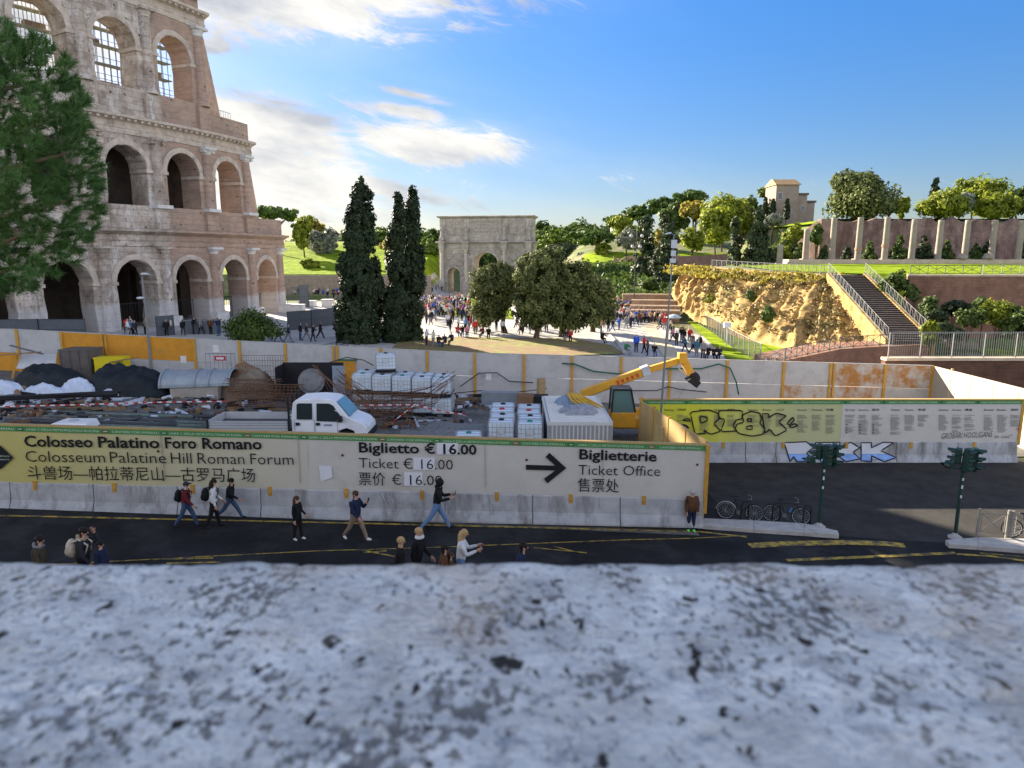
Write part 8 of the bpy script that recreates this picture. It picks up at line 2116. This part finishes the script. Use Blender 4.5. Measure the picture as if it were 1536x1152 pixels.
# dark mesh fences round the foot of the amphitheatre
M_MESHD = mat('fence_mesh_dark', (0.06, 0.07, 0.08), 0.6, 0.1)
M_SCREEN = mat('fence_screen', (0.13, 0.145, 0.16), 0.8, 0.1)
def colo_fence(pts, h, label, screen=True, group=None):
    P = [ground(*p) for p in pts]; t = thing('mesh_fence', label, 'fence', P[0]); mb, sc = MB(), MB()
    for a, b in zip(P, P[1:]):
        n = max(1, int((b - a).length / 2.4))
        for i in range(n + 1):
            p = a.lerp(b, i / n); q = MB(); q.tube([p, p + Zu * h], 0.045, 6); q.build('post', M_MESHD, t)
        k = max(2, int((b - a).length / 0.16))
        for i in range(k): p = a.lerp(b, i / k); mb.tube([p + Zu * 0.08, p + Zu * (h - 0.04)], 0.014, 3, cap=False)
        for z in (0.1, h * 0.5, h - 0.05): mb.tube([a + Zu * z, b + Zu * z], 0.02, 4)
        if screen: sc.hexa([a + Vector((0, .05, .1)), b + Vector((0, .05, .1)), b + Vector((0, .06, .1)), a + Vector((0, .06, .1)), a + Vector((0, .05, h * .97)), b + Vector((0, .05, h * .97)), b + Vector((0, .06, h * .97)), a + Vector((0, .06, h * .97))])
    mb.build('bar', M_MESHD, t)
    if screen: sc.build('screen', M_SCREEN, t)
colo_fence([(432, 497), (468, 493), (505, 488)], 2.1, 'grey screened fence behind the walkers near the broad cypress')
colo_fence([(-20, 512), (60, 511), (130, 511)], 2.0, 'grey fence before the open arch nearest the pine'); colo_fence([(236, 506), (262, 503)], 2.0, 'short grey fence panel between two ground arches')
colo_fence([(432, 462), (448, 460)], 3.0, 'tall barred gate panel past the last arch', False); colo_fence([(450, 462), (464, 461)], 3.4, 'dark screened gate panel past the last arch')
b = ground(300, 502); t = thing('ticket_kiosk', 'low grey cabin among the fences at the amphitheatre foot', 'kiosk', b); MB().box(b.x - 1.5, b.x + 1.5, b.y, b.y + 1.6, b.z, b.z + 1.3).build('body', M_SCREEN, t, bevel=0.05); MB().box(b.x - 1.6, b.x + 1.6, b.y - 0.1, b.y + 1.7, b.z + 1.303, b.z + 1.4).build('roof', M_POLE, t)
for k, (px, py, w, h_, lab) in enumerate(((440, 470, 2.6, 1.1, 'white low wall block past the last arch'), (460, 460, 2.4, 0.8, 'round pale ticket counter past the last arch'), (490, 462, 1.6, 1.2, 'white stall roof beside the broad cypress'))):
    b = ground(px, py); t = thing('stone_block', lab, 'block', b); MB().box(b.x - w / 2, b.x + w / 2, b.y, b.y + 1.4, b.z, b.z + h_).build('body', M_COLW, t, bevel=0.08); MB().box(b.x - w / 2 - 0.06, b.x + w / 2 + 0.06, b.y - 0.06, b.y + 1.46, b.z + h_ + 0.003, b.z + h_ + 0.08).build('top_slab', M_COLW, t)
colo_fence([(478, 530), (505, 524), (522, 521)], 0.7, 'low hoop fence along the pavement before the broad cypress', False)
# low kerb rail of the tree island
P = [ground(915, 505), ground(925, 515), ground(936, 530)]; mb = MB(); mb.tube([p + Zu * 0.12 for p in P], 0.16, 6); tag(mb.build('stone_kerb', M_KERB), 'pale kerb at the end of the tree island', 'kerb')
# ------------------------------------------------------------------ people
def skinmat(n, c): return mat(n, c, 0.6, 0.06, 6)
M_SK = skinmat('skin_light', (0.50, 0.29, 0.21)); M_SHOE = mat('shoe_dark', (0.025, 0.024, 0.024), 0.6, 0.1)
M_HAIRS = {'dark': mat('hair_dark', (0.018, 0.013, 0.011), 0.5, 0.3, 30), 'brown': mat('hair_brown', (0.07, 0.035, 0.018), 0.5, 0.3, 30), 'blond': mat('hair_blond', (0.42, 0.28, 0.13), 0.5, 0.3, 30), 'grey': mat('hair_grey', (0.38, 0.37, 0.36), 0.5, 0.2, 30)}
CLO = {}
def cloth(n, c):
    if n not in CLO: CLO[n] = mat('cloth_' + n, c, 0.85, 0.18, 5, 0.3, 25)
    return CLO[n]
for n, c in (('black', (0.014, 0.014, 0.016)), ('navy', (0.018, 0.026, 0.06)), ('maroon', (0.12, 0.018, 0.022)), ('white', (0.62, 0.62, 0.62)), ('brown', (0.105, 0.05, 0.025)), ('olive', (0.06, 0.05, 0.033)), ('jeans', (0.05, 0.085, 0.16)), ('lightjeans', (0.13, 0.22, 0.38)), ('beige', (0.22, 0.165, 0.12)), ('charcoal', (0.03, 0.032, 0.037)),
             ('red', (0.50, 0.035, 0.03)), ('blue', (0.03, 0.10, 0.50)), ('green', (0.03, 0.16, 0.07)), ('grey', (0.20, 0.20, 0.21)), ('orange', (0.5, 0.16, 0.03)), ('pink', (0.55, 0.25, 0.30)), ('tan', (0.36, 0.25, 0.16)), ('lime', (0.15, 0.75, 0.12)), ('teal', (0.04, 0.13, 0.20)), ('cream', (0.60, 0.53, 0.42))): cloth(n, c)
def figure(name, legs, arms, lean=0.0, bulk=1.0, sub=1, seat=False, head=0.0, fingers=False, coat=False):
    """One continuous skinned body facing +X. legs/arms: (swing, bend) of each limb in degrees."""
    ps, es, rs, seg = [], [], [], []
    def v(p, r): ps.append(Vector(p)); rs.append(r); return len(ps) - 1
    def e(a, b, s): es.append((a, b)); seg.append((a, b, s))
    dz = -0.70 if seat else 0.0
    ln = math.sin(R(lean))
    T = lambda z: Vector((ln * (z - 0.95), 0, z + dz))
    pel = v(T(0.95), 0.135 * bulk); bel = v(T(1.12), 0.135 * bulk); ch = v(T(1.31), 0.15 * bulk); co = v(T(1.45), 0.085); nk = v(T(1.535) + Vector((0.012, 0, 0)), 0.052)
    hd = v(T(1.63) + Vector((0.03 + head * 0.03, 0, -abs(head) * 0.01)), 0.088); tp = v(T(1.71) + Vector((0.025 + head * 0.06, 0, -abs(head) * 0.02)), 0.066)
    for a, b, s in ((pel, bel, 1), (bel, ch, 1), (ch, co, 1), (co, nk, 0), (nk, hd, 0), (hd, tp, 0)): e(a, b, s)
    hands = []
    for sg, (sw, bd) in zip((1, -1), legs):
        a = R(sw); h = v(T(0.90) + Vector((0, sg * 0.095, 0)), 0.108 if not coat else 0.12); d = Vector((math.sin(a), 0, -math.cos(a)))
        k = v(ps[h] + d * 0.42, 0.075 if not coat else 0.075); a2 = R(sw - bd); d2 = Vector((math.sin(a2), 0, -math.cos(a2))); an = v(ps[k] + d2 * 0.40, 0.055)
        pt = R(sw - bd) * 0.6; to = v(ps[an] + Vector((math.cos(pt) * 0.16, sg * 0.02, math.sin(pt) * 0.16 - 0.035)), 0.036)
        e(pel, h, 2 if not coat else 1); e(h, k, 2 if not coat else 1); e(k, an, 2); e(an, to, 3)
    for sg, (sw, bd) in zip((1, -1), arms):
        a = R(sw); s_ = v(T(1.40) + Vector((0, sg * 0.185, 0)), 0.068 * bulk); d = Vector((math.sin(a), sg * 0.12, -math.cos(a))); el = v(ps[s_] + d * 0.29, 0.052 * bulk)
        a2 = R(sw + bd); d2 = Vector((math.sin(a2), -sg * (0.25 if bd > 50 else 0.02), -math.cos(a2))).normalized(); w = v(ps[el] + d2 * 0.25, 0.036 * bulk); hn = v(ps[w] + d2 * (0.05 if fingers else 0.10), 0.028)
        e(ch, s_, 1); e(s_, el, 1); e(el, w, 1); e(w, hn, 0); hands.append((ps[hn], d2, sg))
    me = bpy.data.meshes.new(name); me.from_pydata([tuple(p) for p in ps], es, []); o = bpy.data.objects.new(name, me); COL.objects.link(o)
    o.modifiers.new('skin', 'SKIN')
    for i, r in enumerate(rs): me.skin_vertices[0].data[i].radius = (r, r); me.skin_vertices[0].data[i].use_root = (i == 0)
    ss = o.modifiers.new('sub', 'SUBSURF'); ss.levels = sub; ss.render_levels = sub
    ev = o.evaluated_get(bpy.context.evaluated_depsgraph_get()); m2 = bpy.data.meshes.new_from_object(ev)
    bpy.data.objects.remove(o)
    MBv = [tuple(x.co) for x in m2.vertices]; MBf = [tuple(p.vertices) for p in m2.polygons]; mi = []
    hc = ps[hd]
    for p in m2.polygons:
        c = p.center; best, bs = 1e9, 1
        for a, b, s in seg:
            A, B_ = ps[a], ps[b]; u = B_ - A; t = max(0, min(1, (c - A).dot(u) / u.length_squared)); d = (c - A - u * t).length - 0.5 * (rs[a] + (rs[b] - rs[a]) * t)
            if d < best: best, bs = d, s
        if bs == 0 and c.z > hc.z - 0.16 and (c.z > hc.z + 0.06 or c.x < hc.x - 0.02) and (c - hc).length < 0.25: bs = 4
        mi.append(bs)
    bpy.data.meshes.remove(m2)
    mb = MB(); mb.v, mb.f, mb.m = MBv, MBf, mi
    if fingers:
        for q, d, sg in hands:
            s_ = d.cross(Vector((0, 1, 0))).normalized() if abs(d.y) < 0.9 else Vector((1, 0, 0)); n_ = d.cross(s_)
            mb.obox(q + d * 0.035, d * 0.045, s_ * 0.038, n_ * 0.014, 0)
            for k, L in enumerate((0.068, 0.078, 0.072, 0.058)):
                b = q + d * 0.075 + s_ * (-0.03 + 0.02 * k); mb.tube([b, b + d * L * 0.55 + n_ * 0.008 * sg, b + d * L * 0.9 + n_ * 0.028 * sg], [0.009, 0.0085, 0.006], 5, 0)
            b = q + d * 0.02 - s_ * 0.035; mb.tube([b, b + d * 0.03 - s_ * 0.03, b + d * 0.06 - s_ * 0.035], [0.011, 0.01, 0.007], 5, 0)
        f = hc + Vector((0.088, 0, 0.0)); mb.ball(f + Vector((0.002, 0, -0.02)), (0.02, 0.013, 0.022), 6, 4, 0)
        for sg in (1, -1): mb.ball(f + Vector((-0.010, sg * 0.032, 0.012)), (0.008, 0.012, 0.007), 6, 4, 4); mb.ball(hc + Vector((0, sg * 0.088, -0.01)), (0.022, 0.01, 0.03), 6, 4, 0)
        mb.ball(f + Vector((-0.012, 0, -0.055)), (0.008, 0.022, 0.006), 6, 4, 1 if False else 0)
    return mb, dict(head=hc, top=ps[tp], hands=hands, chest=ps[ch], pel=ps[pel])

def near_person(px, pyf, ptop, face, legs, arms, top, bot, shoe, hair, label, lean=4, bulk=1.15, style='short', head=0.0, pack=None, phone=None, extra=None, coat=False, hood=None):
    b = ground(px, pyf); b.z += 0.052
    H_ = at(px, ptop - 2 - 4 * (pyf > 850), b.y).z - b.z; sc = H_ / 1.775
    mb, J = figure('person', legs, arms, lean, bulk, 2, False, head, True, coat)
    zmin = min(v[2] for v in mb.v)
    mb.v = [(x, y, z - zmin) for x, y, z in mb.v]
    t = mb.build('person', [M_SK, cloth(top, None), cloth(bot, None), cloth(shoe, None) if shoe in CLO else M_SHOE, M_HAIRS[hair]], None, True)
    tag(t, label, 'person'); off = Vector((0, 0, -zmin)); h = J['head'] + off
    def kid(m, nm, mt, lab=None):
        o = m.build(nm, mt, None, True); o.parent = t; return o
    if style in ('short', 'long', 'cap', 'beanie'):
        m = MB(); m.ball(h + Vector((-0.018, 0, 0.030)), (0.105, 0.098, 0.098), 12, 8)
        if style == 'beanie': m.ball(h + Vector((-0.005, 0, 0.055)), (0.106, 0.1, 0.085), 12, 8); kid(m, 'beanie', cloth('black', None))
        elif style == 'cap': m.box(h.x + 0.05, h.x + 0.17, h.y - 0.06, h.y + 0.06, h.z + 0.04, h.z + 0.055); kid(m, 'cap', cloth('charcoal', None))
        else:
            if style == 'long': m.tube([h + Vector((-0.055, 0, 0.05)), h + Vector((-0.085, 0, -0.06)), h + Vector((-0.10, 0, -0.2)), h + Vector((-0.11, 0, -0.36))], [0.08, 0.095, 0.09, 0.035], 10)
            kid(m, 'hair', M_HAIRS[hair])
    if hood:
        m = MB(); m.tube([h + Vector((-0.09, 0.10, -0.13)), h + Vector((-0.13, 0, -0.11)), h + Vector((-0.09, -0.10, -0.13)), h + Vector((0.03, -0.09, -0.17)), h + Vector((0.03, 0.09, -0.17))], [0.04, 0.065, 0.04, 0.03, 0.03], 8, closed=True)
        if hood[1]: m.ball(h + Vector((-0.03, 0, 0.02)), (0.125, 0.118, 0.135), 12, 8)
        kid(m, 'hood', hood[0])
    if extra == 'sunglasses':
        m = MB(); m.box(h.x + 0.085, h.x + 0.1, h.y - 0.065, h.y + 0.065, h.z - 0.004, h.z + 0.03); kid(m, 'sunglasses', M_BLK)
    if extra == 'scarf':
        m = MB(); m.tube([h + Vector((0.05 * math.cos(a) * 1.5, 0.085 * math.sin(a), -0.12)) for a in [2 * math.pi * k / 10 for k in range(10)]], 0.045, 8, closed=True); kid(m, 'scarf', cloth('white', None))
    place(t, b, R(face), None, None, sc)
    M = Matrix.Translation(b) @ Matrix.Rotation(R(face), 4, 'Z') @ Matrix.Scale(sc, 4)
    if pack:
        c = J['chest'] + off + Vector((-0.25, 0, -0.08)); m = MB(); m.ball(c, (0.13, 0.16, 0.24), 12, 8); m.ball(c + Vector((-0.09, 0, -0.08)), (0.07, 0.12, 0.12), 10, 6)
        for sg in (-1, 1): m.tube([c + Vector((0.05, sg * 0.12, 0.18)), c + Vector((0.22, sg * 0.13, 0.26)), c + Vector((0.41, sg * 0.12, 0.10)), c + Vector((0.35, sg * 0.15, -0.12))], 0.022, 5)
        m.v = [tuple(M @ Vector(v)) for v in m.v]; tag(m.build('backpack', cloth(pack[0], None), None, True), pack[1], 'backpack')
    if phone:
        q, d, sg = J['hands'][phone[1] if len(phone) > 1 else 0]; c = q + off + d * 0.09 + Vector((0.02, 0, 0.03)); m = MB(); m.obox(c, Vector((0.015, 0, 0.07)), Vector((0, 0.036, 0)), Vector((0.006, 0, -0.002))); m.v = [tuple(M @ Vector(v)) for v in m.v]
        tag(m.build('phone', M_BLK), phone[0], 'phone')
    return t
WALK, WALK2, STAND = ((26, 8), (-22, 16)), ((-24, 14), (24, 6)), ((3, 2), (-3, 2))
near_person(66, 900, 803, 5, WALK, ((-15, 15), (15, 20)), 'olive', 'charcoal', 'x', 'dark', 'man in an olive brown jacket with a grey hood collar walking past the parapet', hood=(cloth('grey', None), False))
near_person(131, 890, 790, 8, WALK2, ((70, 125), (10, 25)), 'charcoal', 'black', 'x', 'dark', 'person in dark padded jacket with fur hood holding one hand to the face', hood=(cloth('tan', None), False), pack=('cream', 'pale beige backpack on the person with the fur hood'))
near_person(157, 893, 815, 3, STAND, ((5, 15), (-5, 15)), 'navy', 'black', 'x', 'dark', 'child in a navy jacket beside the person with the fur hood', lean=1)
near_person(282, 792, 720, 3, WALK, ((-20, 12), (22, 25)), 'maroon', 'jeans', 'x', 'grey', 'walker in a maroon jacket and dark jeans with a grey cap', style='cap', pack=('black', 'black backpack on the maroon jacket walker'))
near_person(323, 793, 718, 20, ((12, 4), (-14, 10)), ((10, 35), (-5, 20)), 'white', 'black', 'x', 'dark', 'woman in a white jacket and black trousers with long dark hair', style='long', pack=('black', 'small black bag behind the woman in the white jacket'))
near_person(347, 780, 713, -3, ((34, 10), (-30, 22)), ((-25, 20), (28, 35)), 'black', 'jeans', 'x', 'dark', 'striding walker in a black coat and black knitted hat', style='beanie', lean=8)
near_person(448, 812, 744, -20, ((8, 4), (-8, 4)), ((8, 55), (-3, 12)), 'black', 'black', 'white', 'brown', 'girl in black with long brown hair and white shoes', style='long', lean=0, bulk=1.0)
near_person(535, 812, 732, -25, ((28, 6), (-26, 14)), ((30, 110), (10, 40)), 'navy', 'beige', 'white', 'brown', 'man in a navy jacket and beige trousers striding with white shoes', lean=2, phone=('phone held up by the man in the navy jacket', 0))
near_person(656, 796, 713, 4, ((30, 5), (-30, 14)), ((28, 75), (20, 80)), 'black', 'lightjeans', 'x', 'dark', 'hooded person in black with light jeans looking down while walking', lean=6, head=1.0, style='hood', hood=(cloth('black', None), True), phone=('phone in the hands of the hooded walker', 0))
near_person(1036, 799, 735, -84, STAND, ((4, 18), (-2, 18)), 'brown', 'navy', 'lime', 'grey', 'stout person in a brown jacket and bright green shoes leaning by the hoarding end', lean=0, bulk=1.6)
near_person(601, 900, 805, 10, WALK, ((-10, 15), (12, 20)), 'black', 'charcoal', 'x', 'blond', 'person with short blond hair in a dark coat seen over the parapet', style='short', coat=True, lean=3)
near_person(627, 888, 790, -12, WALK2, ((14, 30), (-12, 20)), 'black', 'black', 'x', 'blond', 'blonde woman in a long black coat with sunglasses and white scarf', style='short', coat=True, extra='scarf')
near_person(665, 908, 817, 8, WALK, ((20, 60), (-8, 20)), 'brown', 'charcoal', 'x', 'dark', 'dark haired person with sunglasses and a patterned brown top', extra='sunglasses')
near_person(676, 905, 832, 6, STAND, ((5, 15), (-5, 15)), 'brown', 'charcoal', 'x', 'brown', 'small child whose brown hair just shows over the parapet', lean=0)
near_person(692, 892, 797, 2, STAND, ((30, 80), (24, 85)), 'white', 'lightjeans', 'x', 'blond', 'woman in a white jacket with long fair hair looking at a phone', style='long', head=1.0, phone=('phone in the hands of the fair haired woman', 0))
near_person(779, 915, 812, 0, WALK, ((10, 20), (-10, 20)), 'navy', 'charcoal', 'x', 'dark', 'dark haired person alone at the parapet beneath the big arrow', lean=6)

POSES = []
for nm, args in (('a', (STAND, ((4, 12), (-4, 12)))), ('b', (WALK, ((-20, 15), (22, 20)))), ('c', (((14, 5), (-12, 10)), ((25, 70), (4, 10)))), ('d', (STAND, ((65, 100), (20, 60))))):
    mb, J = figure('person', *args, 3, 1.3, 1); zm = min(v[2] for v in mb.v); mb.v = [(x, y, z - zm) for x, y, z in mb.v]; POSES.append(mb)
mb, J = figure('person', ((95, 75), (85, 70)), ((45, 40), (40, 45)), 8, 1.3, 1, True); zm = min(v[2] for v in mb.v); mb.v = [(x, y, z - zm) for x, y, z in mb.v]; POSES.append(mb)
PMESH = {}
rp = random.Random(5)
def crowd_person(px, py, color, label, group, pose=None, face=None, dz=0.08, bottom=None):
    b = ground(px, py); b.z = Zg(b.x, b.y) + dz
    k = rp.choice((0, 1, 2, 3, 0, 1)) if pose is None else pose
    bot = bottom or rp.choice(('black', 'jeans', 'charcoal', 'navy', 'grey', 'black', 'jeans'))
    hr = rp.choice(('dark', 'dark', 'brown', 'brown', 'blond', 'grey'))
    key = (k, color, bot, hr)
    if key not in PMESH:
        if k not in PMESH:
            o = POSES[k].build('person', [M_SK, cloth('black', None), cloth('black', None), M_SHOE, M_HAIRS['dark']], None, True); PMESH[k] = o.data; bpy.data.objects.remove(o)
        PMESH[key] = PMESH[k].copy(); ms = PMESH[key].materials; ms[1] = cloth(color, None); ms[2] = cloth(bot, None); ms[4] = M_HAIRS[hr]
    o = bpy.data.objects.new('person', PMESH[key]); COL.objects.link(o)
    place(o, b, face if face is not None else rp.uniform(0, 6.28), None, None, rp.uniform(0.93, 1.06)); tag(o, label, 'person', group)
TOPS = ['black'] * 7 + ['navy'] * 3 + ['charcoal'] * 3 + ['grey'] * 3 + ['white'] * 3 + ['red'] * 2 + ['brown', 'tan', 'beige', 'blue', 'maroon', 'pink', 'teal', 'orange', 'cream', 'lightjeans', 'olive']
NICE = {'lightjeans': 'pale blue', 'jeans': 'denim', 'charcoal': 'dark grey'}
def cluster(n, region, where, weight=TOPS, pose=None):
    k = 0; tries = 0; used = []
    while k < n and tries < n * 60:
        tries += 1
        px, py = region(rp)
        g_ = ground(px, py)
        if any((g_.x - x) ** 2 + (g_.y - y) ** 2 < 0.30 for x, y in used): continue
        used.append((g_.x, g_.y)); c = rp.choice(weight); k += 1
        crowd_person(px, py, c, 'person in a %s top %s' % (NICE.get(c, c), where), 'people in %s tops %s' % (NICE.get(c, c), where), pose)
lin = lambda pts, y0, y1: (lambda r: (lambda f: (table([(i, p[0]) for i, p in enumerate(pts)], f) + r.uniform(-9, 9), table([(i, p[1]) for i, p in enumerate(pts)], f) + r.uniform(y0, y1)))(r.uniform(0, len(pts) - 1)))
cluster(84, lin([(905, 492), (935, 484), (962, 478), (985, 474), (1000, 490)], -16, 12), 'in the dense queue below the lantern lamp')
cluster(44, lin([(635, 486), (655, 470), (672, 480), (700, 490)], -16, 16), 'in the crowd between the cypresses and the oaks')
cluster(24, lin([(690, 498), (760, 498), (830, 502)], -8, 6), 'on the plaza behind the oak trunks')
cluster(34, lin([(455, 436), (500, 440), (540, 446)], -5, 9), 'in the distant crowd past the amphitheatre end')
cluster(16, lin([(545, 470), (585, 470), (588, 500)], -14, 8), 'in the gap between the cypresses')
cluster(13, lin([(165, 503), (240, 503), (330, 504)], -2, 3), 'at the fences below the amphitheatre arches')
cluster(9, lin([(655, 437), (700, 440), (790, 442)], -3, 3), 'walking near the foot of the triumphal arch')
cluster(10, lin([(1000, 508), (1035, 520), (1050, 535)], -10, 6), 'on the path beside the mesh fence')
for px, py, c, pose, where in ((418, 514, 'red', 1, 'walking past the loose green bush'), (433, 515, 'navy', 1, 'second from the loose green bush'), (451, 512, 'black', 0, 'first of the dark foursome by the grey fence'), (460, 512, 'charcoal', 1, 'second of the dark foursome by the grey fence'), (470, 514, 'black', 2, 'third of the dark foursome by the grey fence'), (481, 509, 'black', 1, 'last of the dark foursome by the grey fence'),
                               (640, 520, 'white', 3, 'standing beside the seated group near the cypresses'), (650, 522, 'cream', 0, 'standing behind the seated group near the cypresses'), (658, 522, 'black', 4, 'sitting on the kerb of the island, first'.replace(', first', ' closest to the cypresses')), (668, 522, 'charcoal', 4, 'sitting mid kerb of the tree island'), (678, 519, 'navy', 4, 'sitting at the end of the island kerb group'),
                               (686, 506, 'red', 4, 'sitting at the lawn edge of the island'), (694, 506, 'black', 4, 'sitting beside the one in red on the island edge'), (701, 507, 'pink', 4, 'sitting third on the island edge'), (713, 503, 'red', 0, 'standing alone before the smaller oak'), (724, 508, 'maroon', 4, 'sitting before the smaller oak'), (733, 509, 'black', 4, 'sitting next to the maroon top before the smaller oak'),
                               (855, 514, 'red', 4, 'sitting under the oak on the queue side'), (850, 514, 'charcoal', 4, 'sitting in oak shade next to the one in red'), (903, 516, 'black', 4, 'sitting alone on the pavement by the island tip'),
                               (939, 533, 'green', 4, 'sitting on the pavement behind the hoarding'), (954, 530, 'blue', 0, 'standing bent in a hooded raincoat behind the hoarding'), (966, 531, 'red', 2, 'standing with a rucksack behind the hoarding'), (971, 535, 'brown', 0, 'beside the red rucksack wearer'), (981, 536, 'black', 4, 'in a hooded cloak low behind the boom'),
                               (1009, 513, 'pink', 1, 'walking alone on the sandy path'), (1024, 514, 'black', 3, 'stooping by the mesh fence'), (1027, 530, 'teal', 1, 'walking in teal and denim toward the hoarding'), (1039, 531, 'grey', 1, 'walking next to the teal walker'), (1054, 540, 'grey', 0, 'standing at the near end of the mesh fence'), (1062, 540, 'black', 4, 'crouching at the near end of the mesh fence'), (1070, 541, 'black', 4, 'crouching second at the near end of the mesh fence'), (1079, 541, 'charcoal', 4, 'crouching third at the near end of the mesh fence')):
    lab = 'person in a %s top %s' % (NICE.get(c, c), where)
    crowd_person(px, py, c, lab, None, pose, R(rp.choice((0, 180, -90, 40))) if pose != 4 else R(rp.choice((-60, -90, -120))))
def far_crowd():
    V, F, MI, off = [], [], [], 0; cs = ['black', 'navy', 'grey', 'white', 'red', 'tan', 'jeans', 'charcoal', 'cream', 'blue']; rr = random.Random(9)
    arrs = [(np.array(m.v), [f for f in m.f], m.m) for m in POSES[:4]]
    for k in range(380):
        px, py = ((rr.uniform(890, 1000), rr.uniform(458, 486)) if k % 2 else (rr.uniform(632, 705), rr.uniform(450, 478))) if k % 5 else (rr.uniform(440, 560), rr.uniform(428, 448))
        b = ground(px, py); v, f, m = arrs[k % 4]; a = rr.uniform(0, 6.28); c_, s_ = math.cos(a), math.sin(a); top, bot = rr.randrange(10), rr.choice((0, 1, 6, 7))
        V += [(b.x + x * c_ - y * s_, b.y + x * s_ + y * c_, b.z + z + 0.08) for x, y, z in v]; F += [tuple(i + off for i in q) for q in f]; MI += [(10, 2 + 0 * top, 0, 0, 11)[0] if q == 0 else (top if q == 1 else (bot if q == 2 else (0 if q == 3 else 11))) for q in m]; off += len(v)
    mb = MB(); mb.v, mb.f, mb.m = V, F, MI
    tag(mb.build('crowd', [cloth(c, None) for c in cs] + [M_SK, M_HAIRS['brown']], None, True), 'mass of far people filling the queue and plaza', 'crowd', None, 'stuff')
far_crowd()
b = at(1301, 391, 112); o_ = None
crowd_person(1301, 394, 'white', 'person in white strolling on the temple terrace before the columns', None, 1, 0.5)
